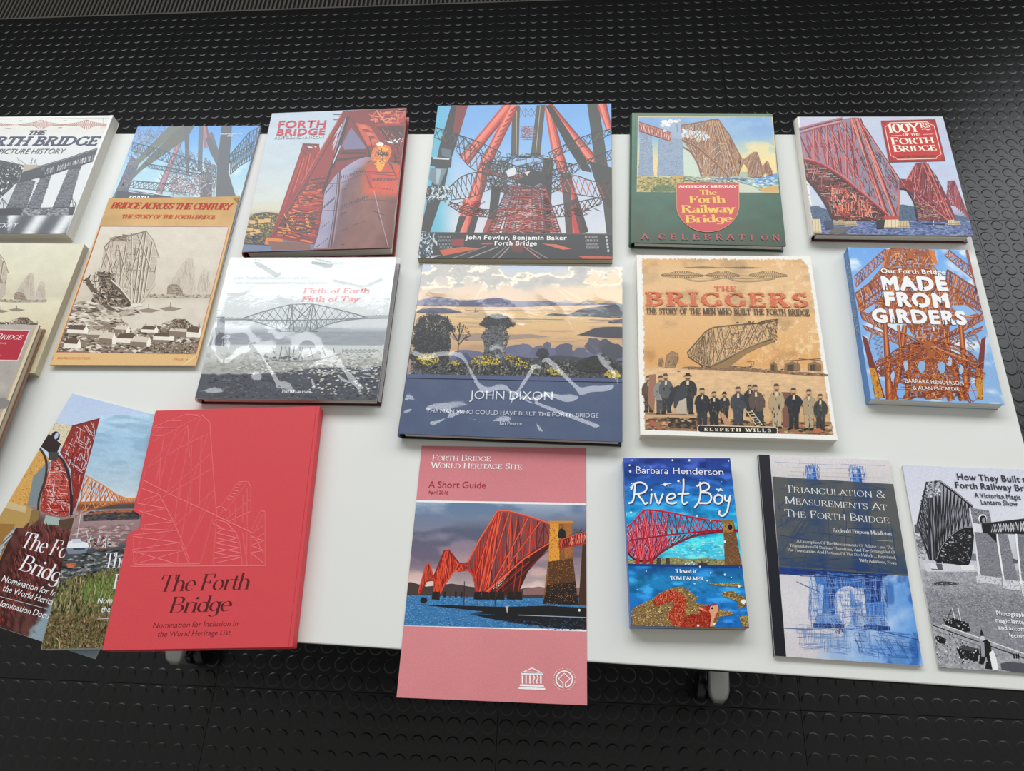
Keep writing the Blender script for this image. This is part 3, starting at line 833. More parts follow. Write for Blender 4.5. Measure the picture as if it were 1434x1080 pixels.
    A.poly([(640, 322), (736, 322), (736, 332), (640, 334)], '#c98b42'); A.ell((693, 372), 15, 20, '#20191a'); A.poly([(678, 372), (708, 372), (708, 388), (678, 388)], '#20191a'); A.up()
    A.poly([(682, 398), (800, 360), (800, 408), (682, 432)], '#8c2c28'); A.up(); A.truss([(682, 400), (800, 364)], [(682, 428), (800, 404)], 12, 2.6, None, cols=['#d05540', '#e98a74', '#5c1c1b'])
    A.pl([(682, 398), (800, 360)], 4, '#d5503c'); A.pl([(682, 432), (800, 408)], 3, '#c0402f'); A.blobs(30, (740, 355, 780, 372), (4, 8), ['#4a3c40', '#7d6a6a']); A.up()
    # foreground jetty and buoy
    A.poly([(130, 650), (300, 655), (470, 660), (640, 655), (800, 665), (800, 702), (560, 694), (330, 685), (390, 678)], '#1d1b1f')
    A.poly([(330, 688), (520, 692), (800, 700), (800, 748), (700, 746), (440, 712)], '#23242c'); A.up()
    A.poly([(470, 656), (484, 656), (478, 686)], '#b9b4b4'); A.pl([(520, 692), (800, 702)], 2.5, '#9fb0c4'); A.ell((150, 634), 14, 12, '#1b1d24'); A.ell((761, 673), 5, 5, '#e8e6e2')
    for x in (308, 430): A.pl([(x, 655), (x + 2, 560)], 3, '#3c3236')
    A.blobs(500, (440, 700, 800, 752), (2, 4), ['#3a5876', '#15161c', '#2f3c50'], aspect=3, ang=2, poly=[(440, 712), (800, 704), (800, 752), (640, 750)]); A.up()
    A.emit('cover_picture', M['satin'], fc, t)
    A.text('FORTH BRIDGE', (182, 85), (413, 89), 22, '#f3eeea', 'serif', small=.8) if 0 else None
    A.text('Forth Bridge', (182, 85), (413, 88), 23, '#f6efec', 'serif', small=.8)
    A.text('World Heritage Site', (178, 114), (536, 120), 23, '#f6efec', 'serif', small=.8)
    A.emit('title_lettering', M['satin'], fc, t)
    A.text('A Short Guide', (168, 191), (395, 194), 25, '#a8243c', 'sans'); A.text('April 2016', (166, 216), (247, 218), 14, '#a8243c', 'sans')
    A.emit('subtitle_lettering', M['satin'], fc, t)
    W = '#f6efee'
    A.poly([(533, 918), (576, 898), (618, 920)], W); A.poly([(533, 920), (618, 922), (618, 928), (533, 926)], W); A.poly([(530, 964), (620, 967), (624, 975), (526, 972)], W); A.poly([(524, 975), (627, 979), (627, 987), (522, 983)], W); A.up()
    A.poly([(548, 914), (576, 903), (604, 916)], '#cf8287'); A.up()
    for i, x in enumerate((538, 552, 567, 582, 596, 610)):
        q = [(x, 930), (x + (3 if i in (3, 4) else 0), 940), (x - (3 if i in (3, 4) else 0), 952), (x, 962)]
        A.pl(q, 6.5 if i in (0, 5) else 5, W)
    A.emit('temple_emblem', M['satin'], fc, t)
    C = (702, 945)
    for r, w in ((32, 5.5),): A.pl([(C[0] + r * math.cos(q), C[1] + r * math.sin(q)) for q in np.linspace(math.radians(100), math.radians(440), 40)], w, W)
    A.pl([(697, 976), (697, 960), (680, 943), (702, 921), (724, 943), (707, 960), (707, 976)], 4.5, W)
    for k in range(40):
        q = 2 * math.pi * k / 40
        if k % 10: A.pl([(C[0] + 41 * math.cos(q), C[1] + 41 * math.sin(q)), (C[0] + 45 * math.cos(q + .03), C[1] + 45 * math.sin(q + .03))], 3, '#ecd0cf')
    A.emit('ring_emblem', M['satin'], fc, t)
cover_sg()

# ---- children's paperback
def cover_rb():
    b, fc, t, A = softback('RB', 'paperback_book', 'small thick paperback with a red squirrel and red bridge on a starry blue cover', '#2c66b8', pages='brown_pages')
    A.haze = .02
    def g(U, V, X, Y):
        c = ramp(V, [(0, '#32448f'), (.12, '#2d509f'), (.25, '#2a7cc4'), (.42, '#2fa6dc'), (.55, '#3cc0e4'), (.62, '#58c4dd'), (.634, '#2a5fa4'), (.66, '#1d5c9c'), (.75, '#2d86bd'), (.86, '#2a78c0'), (1, '#2b6cb8')])
        n = fbm(X / 90, Y / 30, 4, 3); c = mixc(c, np.clip(c * 1.25 + .06, 0, 1), sm(.45, .7, n)); return mixc(c, c * .8, sm(.5, .75, fbm(X / 50, Y / 24, 4, 8)))
    A.grid(90, 130, g)
    A.blobs(160, (330, 490, 620, 600), (6, 14), ['#6fd8ec', '#a8e6ef', '#48c6e6', '#8addea'], aspect=2.2, ang=4); A.up()
    A.blobs(90, (60, 460, 340, 560), (10, 24), ['#b9a6cf', '#dfc6d8', '#8fb6dd']); A.up()
    # shore
    A.poly([(76, 618), (250, 612), (330, 606), (420, 612), (520, 608), (620, 618), (720, 616), (720, 655), (78, 640)], '#8d8a5c'); A.blobs(260, (78, 612, 715, 650), (4, 9), ['#b9a468', '#6c7c4c', '#5b5a4c', '#c8b98a'], aspect=2, ang=2); A.up()
    A.poly([(78, 638), (720, 648), (722, 662), (80, 650)], '#25457e'); A.up()
    # bridge
    top = smooth([(66, 440), (110, 400), (160, 345), (208, 338), (300, 350), (400, 370), (500, 390), (612, 402)], 5)
    deck = [(70, 512), (200, 492), (360, 470), (612, 448)]
    bot = smooth([(66, 560), (96, 600), (140, 622), (210, 618), (270, 570), (360, 520), (470, 478), (612, 458)], 5)
    A.poly([(70, 470), (160, 400), (300, 420), (300, 560), (210, 615), (140, 618), (90, 590), (66, 550)], '#b96b86'); A.up()
    A.blobs(1300, (70, 380, 310, 612), (3, 8), ['#c94b5c', '#8c3a5c', '#e79aa8', '#a02c3c', '#5c4a84', '#d9d0e4'], poly=[(70, 450), (160, 360), (300, 380), (310, 530), (230, 600), (140, 618), (90, 590), (70, 560)]); A.up()
    A.truss(top, deck, 17, 4.5, None, cols=['#b02434', '#d13a48', '#7a2340']); A.up()
    A.truss([(80, 512), (300, 486), (612, 452)], bot, 20, 4, None, cols=['#8b1f30', '#c23445', '#4d2140']); A.up()
    for a, c in (((140, 620), (170, 345)), ((150, 620), (192, 342)), ((200, 618), (214, 340)), ((208, 618), (238, 344)), ((136, 610), (90, 430)), ((212, 612), (268, 480)), ((214, 616), (160, 350)), ((144, 618), (120, 400)), ((240, 600), (300, 360))):
        A.tube(a, c, 9, 8, ['#a41d2b', '#e03c48', '#f1727a'])
    A.up()
    A.pl(top, 8, '#b82a3a'); A.pl(deck, 9, '#a32234'); A.pl(bot, 10, '#5c2434'); A.up(); A.pl([(p[0], p[1] - 4) for p in top], 3, '#e05a63'); A.pl(bot[12:], 4, '#9a2f40'); A.up()
    for x in (120, 160, 200, 240, 290): A.poly([(x, 606), (x + 20, 606), (x + 22, 640), (x - 3, 640)], '#51463c' if x > 230 else '#b03038')
    A.up()
    A.poly([(606, 402), (668, 400), (684, 470), (714, 648), (620, 644), (614, 480)], '#76543c'); A.up()
    A.poly([(606, 402), (668, 400), (672, 460), (612, 464)], '#a8804a'); A.poly([(604, 396), (664, 394), (668, 406), (606, 408)], '#8c6a3c')
    A.blobs(300, (606, 410, 712, 645), (3, 7), ['#8b6646', '#5c4030', '#9c7650'], poly=[(612, 410), (668, 410), (684, 470), (712, 645), (622, 642), (614, 480)], ang=0, aspect=2); A.up()
    A.ell((650, 434), 12, 16, '#2c2024'); A.pl([(668, 456), (696, 452)], 14, '#8c2832'); A.up()
    A.poly([(470, 636), (520, 634), (524, 646), (466, 646)], '#4a3a4c'); A.pl([(490, 636), (490, 622)], 4, '#5a2f3c'); A.blobs(25, (400, 628, 460, 642), (5, 9), ['#dfeaf2', '#a8d8ec']); A.up()
    # rocks
    rk = [(96, 900), (140, 868), (210, 840), (260, 800), (330, 772), (380, 765), (420, 790), (470, 830), (450, 860), (560, 870), (600, 900), (660, 905), (665, 925), (590, 935), (560, 995), (100, 985)]
    A.poly(rk, '#8a7048'); A.up()
    A.blobs(4200, (96, 765, 670, 995), (2, 7), ['#b39152', '#5c4a34', '#d9b860', '#3c3430', '#9c8250', '#7a5f7c', '#6c5838', '#e2c878'], poly=rk, aspect=1.8, ang=-15)
    for q in ([(600, 800), (660, 790), (740, 830), (745, 870), (700, 890), (690, 850), (610, 820)], [(700, 935), (760, 930), (760, 990), (720, 990)], [(520, 750), (700, 750), (720, 768), (600, 762)]):
        A.poly(q, '#7d6540'); A.up(); A.blobs(700, (min(p[0] for p in q), min(p[1] for p in q), max(p[0] for p in q), max(p[1] for p in q)), (2.5, 6), ['#b39152', '#4f4334', '#d9b860', '#7d6540'], poly=q, aspect=1.8, ang=5)
    A.up()
    # squirrel
    tail = smooth([(330, 978), (300, 930), (330, 880), (322, 850), (270, 866), (232, 872), (222, 845), (250, 812), (300, 790), (350, 792), (392, 820), (405, 870), (392, 930), (368, 985)], 5)
    body = smooth([(360, 992), (376, 950), (430, 922), (480, 918), (470, 890), (500, 880), (560, 865), (580, 870), (582, 910), (556, 960), (548, 994)], 5)
    A.poly(tail, '#a8342c'); A.poly(body, '#a03028'); A.up()
    A.blobs(2600, (222, 785, 410, 990), (2, 5), ['#c2503c', '#7d2420', '#d9714c', '#a8342c', '#e0906a'], poly=tail, aspect=3, ang=110)
    A.blobs(2000, (360, 865, 585, 994), (2, 5), ['#b5402f', '#7a2420', '#8c2c28', '#cc6a48'], poly=body, aspect=3, ang=20); A.up()
    A.poly([(560, 872), (580, 872), (581, 905), (560, 945), (550, 990), (536, 990), (545, 930), (530, 900)], '#dfa07c'); A.poly([(462, 885), (500, 884), (530, 910), (500, 908), (478, 896)], '#c8563c'); A.poly([(468, 888), (492, 888), (512, 904)], '#e6a489'); A.up()
    A.ell((548, 886), 11, 11, '#e9d6b8'); A.up(); A.ell((549, 887), 7.5, 8, '#16131a'); A.up(); A.ell((547, 884), 2, 2, '#ffffff'); A.up()
    for k, (x, y) in enumerate([(100, 60), (86, 88), (90, 122), (98, 190), (92, 212), (360, 176), (372, 186), (326, 60), (420, 60), (640, 64), (66, 360), (94, 352), (130, 785), (540, 690), (620, 700), (655, 715), (450, 750), (700, 765), (620, 800), (724, 852), (470, 985), (520, 735), (400, 640), (560, 975), (180, 680), (480, 655), (462, 372), (540, 400), (440, 560), (620, 515), (350, 575)]):
        r = 13 if k == 19 else 3.5 + (k % 3) * 1.6
        A.ell((x, y), r, r, '#e8f2ff' if k % 2 else '#c9def5', 10)
    for i in range(70):
        x, y = A.rnd.uniform(60, 740), A.rnd.uniform(50, 985); A.ell((x, y), 1.8, 1.8, '#cfe2f5', 6)
    A.up()
    for q in ([(246, 200), (275, 194), (282, 184), (296, 190), (328, 188), (296, 196), (284, 206), (276, 199)], [(568, 218), (588, 222), (596, 212), (602, 222), (610, 234), (592, 230), (584, 236)]): A.poly(q, '#f2f6fa')
    A.emit('cover_picture', M['gloss'], fc, t)
    def hand(pl_, w, col='#f4f7fb', sh='#1d3468'):
        for p in pl_: A.pl([(q[0] + 3, q[1] + 4) for q in p], w, sh)
        A.up()
        for p in pl_: A.pl(p, w, col); 
        for p in pl_:
            for e in (p[0], p[-1]): A.ell(e, w * .55, w * .55, col, 10)
        A.up()
    S = lambda *p: smooth(p, 6)
    hand([S((118, 190), (114, 240), (104, 290), (84, 300)), S((96, 222), (112, 192), (150, 184), (180, 202), (176, 232), (146, 246), (122, 250)), S((132, 252), (158, 284), (172, 304), (186, 298)),
          [(210, 250), (204, 300)], S((228, 250), (238, 284), (250, 302), (262, 276), (272, 250)),
          S((296, 276), (324, 274), (342, 262), (328, 246), (306, 254), (294, 276), (302, 296), (326, 302), (346, 296)), S((388, 168), (388, 220), (380, 280), (390, 304), (408, 296)), [(360, 248), (416, 246)],
          S((480, 186), (484, 240), (474, 290), (452, 322)), S((466, 204), (500, 186), (528, 196), (526, 222), (488, 238), (530, 244), (544, 270), (528, 298), (480, 300)),
          S((580, 252), (562, 268), (566, 296), (588, 302), (606, 286), (604, 262), (580, 252)), S((620, 258), (622, 282), (636, 286), (648, 264)), S((650, 258), (642, 300), (630, 350), (606, 372), (588, 360), (590, 346))], 10)
    A.ell((208, 226), 6, 6, '#f4f7fb', 10)
    A.emit('title_lettering', M['gloss'], fc, t)
    A.text('Barbara', (118, 134), (306, 138), 40, '#f2f5fa', 'pen'); A.text('Henderson', (326, 136), (618, 143), 36, '#f2f5fa', 'pen')
    A.emit('author_lettering', M['gloss'], fc, t)
    A.text("'I loved it'", (342, 689), (466, 692), 20, '#eef4f8', 'serifb'); A.text('TOM PALMER', (314, 728), (503, 733), 20, '#eef4f8', 'serifb')
    A.emit('quote_lettering', M['gloss'], fc, t)
cover_rb()

def paint(A, poly, nx, ny, box, func):
    """soft painted area: a fine mesh over box (sketch px), kept where inside poly"""
    x = np.linspace(box[0], box[2], nx + 1); y = np.linspace(box[1], box[3], ny + 1); X, Y = np.meshgrid(x, y)
    c = np.clip(func((X - box[0]) / (box[2] - box[0]), (Y - box[1]) / (box[3] - box[1]), X, Y), 0, 1).reshape(-1, 3)
    loc = A.m(np.c_[X.ravel(), Y.ravel()]); x0, x1, y0, y1 = A.clip
    i, j = np.meshgrid(np.arange(nx), np.arange(ny)); a = (j * (nx + 1) + i).ravel()
    F = np.stack([a, a + nx + 1, a + nx + 2, a + 1], 1)
    cx, cy = (X[:-1, :-1] + X[1:, 1:]).ravel() / 2, (Y[:-1, :-1] + Y[1:, 1:]).ravel() / 2
    lc = A.m(np.c_[cx, cy]); k = (lc[:, 0] > x0) & (lc[:, 0] < x1) & (lc[:, 1] > y0) & (lc[:, 1] < y1)
    if poly is not None: k &= inpoly(cx, cy, poly)
    loc[:, 0] = np.clip(loc[:, 0], x0, x1); loc[:, 1] = np.clip(loc[:, 1], y0, y1)
    A._add(loc, list(F[k]), A.fin(c)); A.up()

def span(A, nx, ny, y0, y1, left, right, func):
    """soft painted area between two curves x = left(y), right(y)"""
    v, u = np.meshgrid(np.linspace(0, 1, ny + 1), np.linspace(0, 1, nx + 1), indexing='ij'); Y = y0 + v * (y1 - y0); X = left(Y) + u * (right(Y) - left(Y))
    c = np.clip(func(u, v, X, Y), 0, 1).reshape(-1, 3); loc = A.m(np.c_[X.ravel(), Y.ravel()]); q = A.clip
    loc[:, 0] = np.clip(loc[:, 0], q[0], q[1]); loc[:, 1] = np.clip(loc[:, 1], q[2], q[3])
    i, j = np.meshgrid(np.arange(nx), np.arange(ny)); a = (j * (nx + 1) + i).ravel()
    A._add(loc, list(np.stack([a, a + nx + 1, a + nx + 2, a + 1], 1)), A.fin(c)); A.up()

def mass(A, poly, n, size, cols, aspect=2.5, ang=None):
    xs = [p[0] for p in poly]; ys = [p[1] for p in poly]
    A.blobs(n, (min(xs), min(ys), max(xs), max(ys)), size, cols, poly=poly, aspect=aspect, ang=ang); A.up()

def web(A, poly, n, ln, w, cols, angs):
    """many short struts inside an outline, in a few directions (degrees)"""
    xs = [p[0] for p in poly]; ys = [p[1] for p in poly]
    x = A.rs.uniform(min(xs), max(xs), n); y = A.rs.uniform(min(ys), max(ys), n)
    k = inpoly(x, y, poly); x, y = x[k], y[k]
    a = np.radians(np.array(angs)[A.rs.randint(0, len(angs), len(x))] + A.rs.normal(0, 4, len(x))); L = A.rs.uniform(ln[0], ln[1], len(x)) / 2
    x1, y1, x2, y2 = x - np.cos(a) * L, y - np.sin(a) * L, x + np.cos(a) * L, y + np.sin(a) * L
    k = inpoly(x1, y1, poly) & inpoly(x2, y2, poly)
    if k.any(): A.lines(np.c_[x1, y1, x2, y2][k], w, cols)
    A.up()

# ---- the blue-drawing cover with a dark spine strip
def cover_tr():
    b, fc, t, A = softback('TR', 'paperback_book', 'slim paperback with dark spine strip and blue ink drawing of bridge piers', '#d9d5d2', '#141c30', rough=.4)
    A.haze = .02
    def g(U, V, X, Y):
        base = ramp(V, [(0, '#d9d3d4'), (.12, '#cfcac9'), (.5, '#c6c6cc'), (.75, '#d7d3d6'), (1, '#cfc9cc')])
        n = fbm(X / 120, Y / 120, 4, 4)
        blue = ramp(n, [(.2, '#3f78c0'), (.5, '#6da0dc'), (.8, '#a9c6ea')])
        k = np.clip(sm(.45, .85, U - .1 + (n - .5) * .7) * sm(.50, .64, V), 0, 1)
        k = np.maximum(k, sm(.52, .64, V) * sm(.38, .2, abs(U - .62)) * sm(.4, .62, n) * .7)
        k = np.maximum(k, sm(.8, .95, V) * sm(.25, .75, U + (n - .5) * .6) * .9)
        c = mixc(base, blue, k)
        dk = sm(.50, .62, fbm(X / 60, Y / 90, 4, 22)) * sm(.45, .6, V) * sm(.42, .9, U) * .55
        return mixc(c, np.broadcast_to(hexc('#1f4f9a'), c.shape), dk)
    A.grid(110, 150, g)
    inks = ['#2b62b4', '#1d4a94', '#4b82cc', '#173566', '#6a9adb']
    # towers above the panel
    for x, y in ((268, 95), (482, 102)):
        A.poly([(x, y), (x + 42, y + 2), (x + 46, y + 70), (x + 4, y + 66)], '#5b8fd2'); A.up(); A.poly([(x + 8, y + 10), (x + 28, y + 12), (x + 26, y + 40), (x + 12, y + 36)], '#cfd9ec')
        A.poly([(x + 30, y + 6), (x + 42, y + 6), (x + 50, y + 70), (x + 36, y + 70)], '#2a5cae'); web(A, [(x - 14, y - 14), (x + 60, y - 14), (x + 70, y + 70), (x - 20, y + 66)], 150, (8, 34), 1.5, inks, [0, 90, 90, 70])
    A.lines([(200, 100, 520, 108), (190, 120, 560, 132), (235, 60, 240, 150), (310, 60, 318, 150), (500, 80, 505, 160), (545, 70, 552, 160), (180, 140, 640, 150), (120, 75, 420, 90), (430, 85, 640, 92)], 1.3, ['#9fb4d4', '#b4b0b8', '#8aa3cc']); A.up()
    # piers below
    A.poly([(138, 572), (300, 575), (480, 590), (650, 598), (648, 615), (140, 606)], '#1c3f86'); A.up()
    A.poly([(300, 600), (400, 600), (412, 640), (408, 800), (330, 800), (318, 660)], '#4a77b8'); A.poly([(320, 650), (350, 660), (345, 790), (322, 790)], '#a9bfe2'); A.poly([(360, 610), (402, 620), (410, 800), (380, 800)], '#1f3f80')
    A.poly([(530, 615), (625, 612), (620, 740), (548, 745)], '#243b7c'); A.poly([(545, 740), (630, 735), (640, 800), (555, 810)], '#4a7fc8'); A.poly([(400, 600), (540, 610), (540, 665), (500, 680), (470, 665), (430, 672), (405, 700)], '#3562aa'); A.up()
    A.poly(smooth([(405, 800), (402, 720), (420, 678), (460, 662), (500, 672), (538, 700), (545, 740), (500, 770), (470, 840), (450, 850)], 4), '#d9d8dc'); A.up()
    A.poly([(470, 680), (490, 690), (498, 740), (478, 745)], '#8aa6cc'); A.poly([(470, 745), (535, 735), (530, 760), (480, 765)], '#7d98c4')
    for q in ([(318, 790), (420, 796), (446, 850), (300, 850)], [(550, 800), (632, 800), (662, 860), (540, 858)]):
        A.poly(q, '#8fa5c8'); A.up(); web(A, q, 120, (10, 60), 2, inks, [0, 3, 90, 60, 120])
    A.poly([(300, 838), (444, 842), (446, 860), (300, 856)], '#1c3568'); A.poly([(540, 845), (662, 852), (664, 872), (540, 866)], '#23407c'); A.up()
    web(A, [(280, 590), (660, 600), (660, 880), (270, 870)], 900, (20, 110), 1.1, ['#2b62b4', '#4b82cc', '#6a9adb', '#6a8fc8', '#8fb0de', '#9ab6e0', '#1d3f80'], [90, 90, 88, 0, 2, 75])
    web(A, [(140, 560), (660, 590), (640, 630), (150, 610)], 240, (20, 120), 2.2, ['#173566', '#1d4a94', '#0f2348'], [2, 3, 0])
    web(A, [(200, 840), (480, 850), (480, 990), (230, 960)], 300, (20, 100), 1.0, ['#6a8fc8', '#8fa8cf', '#4b78b8'], [90, 90, 2, 0])
    web(A, [(480, 860), (800, 880), (810, 1020), (500, 1000)], 200, (20, 130), 1.1, ['#2b62b4', '#1d4a94', '#5088cf'], [8, 5, 80, 60])
    A.lines([(640, 880, 800, 915), (150, 860, 300, 866), (220, 640, 330, 690), (630, 610, 760, 600)], 2.2, '#2a4f90')
    A.blobs(40, (405, 840, 455, 885), (3, 8), ['#5a3c50', '#2a2440', '#1d3a78']); A.up()
    # dark strip along the spine
    A.poly([(30, 30), (93, 40), (172, 998), (100, 1000)], '#131b30'); A.up()
    A.emit('cover_picture', M['satin'], fc, t)
    # grey title panel, the drawing showing faintly through it
    pan = [(107, 144), (682, 180), (751, 612), (480, 596), (138, 572)]
    A.poly(pan, '#545a5e'); A.up()
    paint(A, [(112, 150), (677, 186), (744, 606), (480, 590), (143, 567)], 110, 90, (100, 140, 760, 615), lambda U, V, X, Y: mixc(ramp(V, [(0, '#575a58'), (.5, '#5b5d5b'), (1, '#50565a')]), np.broadcast_to(hexc('#2c4470'), X.shape + (3,)), np.clip(sm(70, 20, abs(X - 300 - Y * .02)) * .35 + sm(60, 20, abs(X - 530)) * .55 + sm(.5, .7, fbm(X / 50, Y / 40, 3, 5)) * .3 + sm(490, 580, Y) * .5, 0, 1)))
    web(A, [(115, 200), (310, 200), (310, 560), (140, 540)], 50, (60, 160), 7, ['#3d4b62', '#3b4c68', '#434f62'], [-45, -25, -55]); web(A, pan, 130, (40, 200), 3, ['#3b4a66', '#4c5560', '#2f3f60'], [90, 85, 0, 10])
    A.emit('title_panel', M['satin'], fc, t)
    for st, a, c in (('Triangulation &', (168, 218), (643, 246)), ('Measurements At', (166, 272), (650, 306)), ('The Forth Bridge', (165, 332), (662, 366))):
        A.text(st, a, c, 34, '#e9e8e4', 'light', small=.8)
    A.emit('title_lettering', M['satin'], fc, t)
    A.text('Reginald Empson Middleton', (392, 406), (672, 424), 18, '#dcdcd8', 'serif'); A.pl([(600, 446), (676, 450)], 1.6, '#b9b9b4')
    A.emit('author_lettering', M['satin'], fc, t)
    for st, a, c in (('A Description Of The Measurements Of A Base Line, The', (222, 456), (680, 488)), ('Triangulation Of Stations Therefrom, And The Setting Out Of', (188, 476), (690, 510)), ('The Foundations And Portions Of The Steel Work ... Reprinted,', (176, 496), (692, 534)), ('With Additions, From', (518, 546), (694, 560))):
        A.text(st, a, c, 14, '#cfcfca', 'serif')
    A.emit('subtitle_lettering', M['satin'], fc, t)
cover_tr()

# ---- lantern-show book, black and white
def cover_ml():
    b, fc, t, A = softback('ML', 'booklet', 'black and white booklet with a steamer and quay, beside the blue-drawing paperback', '#c9cbd2', rough=.4, group='thin booklets', cat='booklet')
    A.haze = .02
    def g(U, V, X, Y):
        sky = ramp(Y / 1080, [(0, '#cfd2e0'), (.3, '#d9dae2'), (.45, '#c3c5cc'), (1, '#b9bbc2')])
        n = A.rs.rand(*X.shape); w = .64 + .14 * (fbm(X / 20, Y / 8, 4, 6) - .5) + .16 * (n - .5)
        w = w - .10 * sm(620, 700, Y) + .13 * sm(560, 520, Y)
        wat = np.stack([w, w, w * 1.04], -1)
        return mixc(sky + (n[..., None] - .5) * .03, wat, (Y > 548).astype(float))
    A.grid(170, 200, g)
    A.poly([(100, 395), (150, 400), (160, 450), (120, 440)], '#6c6c74'); A.poly([(105, 330), (125, 330), (130, 375), (110, 372)], '#5a5a60'); mass(A, [(110, 380), (150, 385), (170, 500), (130, 500)], 200, (4, 9), ['#8d8e94', '#b4b5ba', '#66676c'], 2, 0)
    A.poly([(375, 470), (420, 475), (430, 510), (370, 505)], '#7d7e86'); A.poly([(150, 520), (400, 525), (440, 560), (165, 560)], '#cfd0d5'); A.up()
    # cantilever end-on
    out = [(165, 122), (205, 118), (232, 122), (300, 170), (388, 240), (395, 350), (388, 430), (372, 525), (210, 520), (180, 505), (150, 400), (120, 330), (140, 220)]
    A.poly([(165, 122), (205, 118), (235, 122), (300, 165), (390, 240), (392, 345), (320, 355), (260, 400), (212, 500), (180, 505), (150, 400), (120, 330)], '#9a9ca6'); A.up()
    A.poly(smooth([(212, 516), (240, 440), (290, 380), (340, 350), (392, 342), (396, 400), (372, 526), (300, 524)], 4), '#24242a'); A.up()
    mass(A, [(240, 450), (300, 380), (385, 350), (372, 520), (230, 515)], 420, (3, 7), ['#c9cbd4', '#8a8c94', '#17171b', '#5c5d64'], 3, 20)
    web(A, [(225, 480), (300, 375), (392, 348), (375, 522), (220, 518)], 330, (20, 90), 3, ['#0f0f13', '#1e1e24', '#303036'], [0, 10, -30, 60])
    T = [(165, 122), (205, 118), (232, 122), (300, 170), (388, 242)]; B = [(182, 505), (212, 500), (255, 415), (320, 358), (390, 345)]
    A.truss(T, B, 12, 4, None, cols=['#1c1c22', '#303038', '#0e0e12']); A.up()
    A.truss([(165, 122), (140, 200), (120, 330)], [(180, 130), (180, 300), (182, 500)], 9, 3.4, None, cols=['#1c1c22', '#3a3a42']); A.up()
    for a, c in (((168, 125), (188, 505)), ((188, 120), (200, 505)), ((206, 118), (212, 505)), ((232, 122), (202, 505)), ((120, 330), (180, 500)), ((165, 122), (120, 330)), ((140, 225), (186, 505)), ((176, 122), (176, 480))):
        A.tube(a, c, 7, 8, ['#101014', '#2a2a30', '#5c5e66'])
    A.up(); A.pl(T[1:], 12, '#26262c'); A.pl([(p[0], p[1] - 3) for p in T[1:]], 3, '#a9abb2'); A.pl(smooth([(212, 510), (236, 440), (290, 380), (340, 350), (392, 343)]), 9, '#1a1a20'); A.up()
    A.pl(smooth([(214, 500), (240, 436), (292, 378), (342, 348), (392, 341)]), 3, '#9a9ca4'); mass(A, [(165, 130), (230, 126), (232, 190), (165, 200)], 160, (5, 12), ['#d9dbe2', '#6c6d74', '#b4b5bc'], 1.6)
    A.poly([(195, 520), (240, 522), (245, 552), (190, 550)], '#5c5c62'); A.poly([(330, 528), (395, 530), (400, 556), (335, 552)], '#e2e2e4'); A.poly([(170, 515), (210, 520), (220, 548), (185, 545)], '#d9dade'); A.up()
    # masonry
    A.poly([(372, 250), (392, 248), (440, 580), (415, 585), (400, 400)], '#dfe0e4')
    A.poly([(378, 248), (470, 262), (482, 330), (392, 322)], '#9a9ba2'); A.poly([(398, 366), (500, 376), (535, 585), (430, 580)], '#808188'); A.poly([(505, 375), (560, 378), (612, 602), (538, 600)], '#85868d'); A.poly([(600, 375), (660, 380), (690, 640), (622, 630)], '#7c7d84')
    A.poly([(405, 575), (530, 590), (532, 626), (410, 612)], '#cfd0d4'); A.poly([(536, 598), (620, 606), (628, 655), (540, 642)], '#d4d5d9'); A.poly([(620, 600), (680, 610), (680, 690), (634, 680)], '#d9dadd'); A.up()
    for q in ([(398, 366), (500, 376), (535, 585), (430, 580)], [(508, 375), (560, 378), (612, 602), (540, 600)], [(600, 375), (660, 380), (690, 640), (622, 630)], [(380, 250), (470, 262), (482, 330), (392, 322)]): mass(A, q, 800, (2.5, 5), ['#5c5d64', '#a4a5ac', '#6c6d74', '#8f9098'], 1.8, 3)
    A.poly([(502, 378), (512, 378), (545, 600), (536, 598)], '#eceded'); A.poly([(596, 376), (606, 376), (632, 630), (622, 628)], '#eceded'); A.ell((438, 302), 21, 22, '#e9eaec'); A.up(); A.ell((440, 306), 17, 20, '#26262c'); A.up(); A.ell((444, 310), 9, 14, '#8f9098'); A.up()
    A.poly([(432, 328), (660, 300), (660, 378), (600, 376), (440, 372)], '#1c1c20'); A.up()
    A.truss([(480, 330), (660, 312)], [(480, 368), (660, 364)], 15, 3, None, cols=['#b9bac0', '#d4d5da', '#45464c']); A.pl([(435, 328), (660, 302)], 6, '#34353a'); A.poly([(462, 372), (505, 376), (508, 420)], '#26262a'); A.poly([(585, 495), (612, 505), (606, 520), (588, 516)], '#5c5d64'); A.up()
    A.poly(smooth([(190, 618), (240, 608), (320, 615), (300, 624), (220, 626)], 3), '#45454c'); A.up()
    # steamboat, quay and figures
    A.poly([(245, 790), (290, 785), (370, 815), (378, 850), (340, 856), (262, 822)], '#16161a'); A.lines([(290, 740, 302, 790), (318, 735, 332, 800), (270, 780, 285, 745)], 4, ['#26262a', '#e4e5e8']); A.up(); mass(A, [(245, 770), (370, 800), (375, 850), (260, 825)], 90, (4, 10), ['#0c0c10', '#3a3a40', '#b9bac0'], 1.6)
    quay = [(190, 820), (250, 818), (640, 962), (660, 1000), (640, 1060), (220, 1030)]
    paint(A, quay, 90, 50, (180, 810, 700, 1070), lambda U, V, X, Y: (.62 + .3 * (fbm(X / 12, Y / 9, 4, 9) - .5) + .16 * (A.rs.rand(*X.shape) - .5))[..., None] * np.array([1, 1, 1.03]))
    A.lines([(195, 822, 660, 990), (240, 818, 660, 968)], 5, ['#dcdde0', '#2a2a2e']); A.lines([(200, 845, 470, 940)], 4, '#77787e'); A.up()
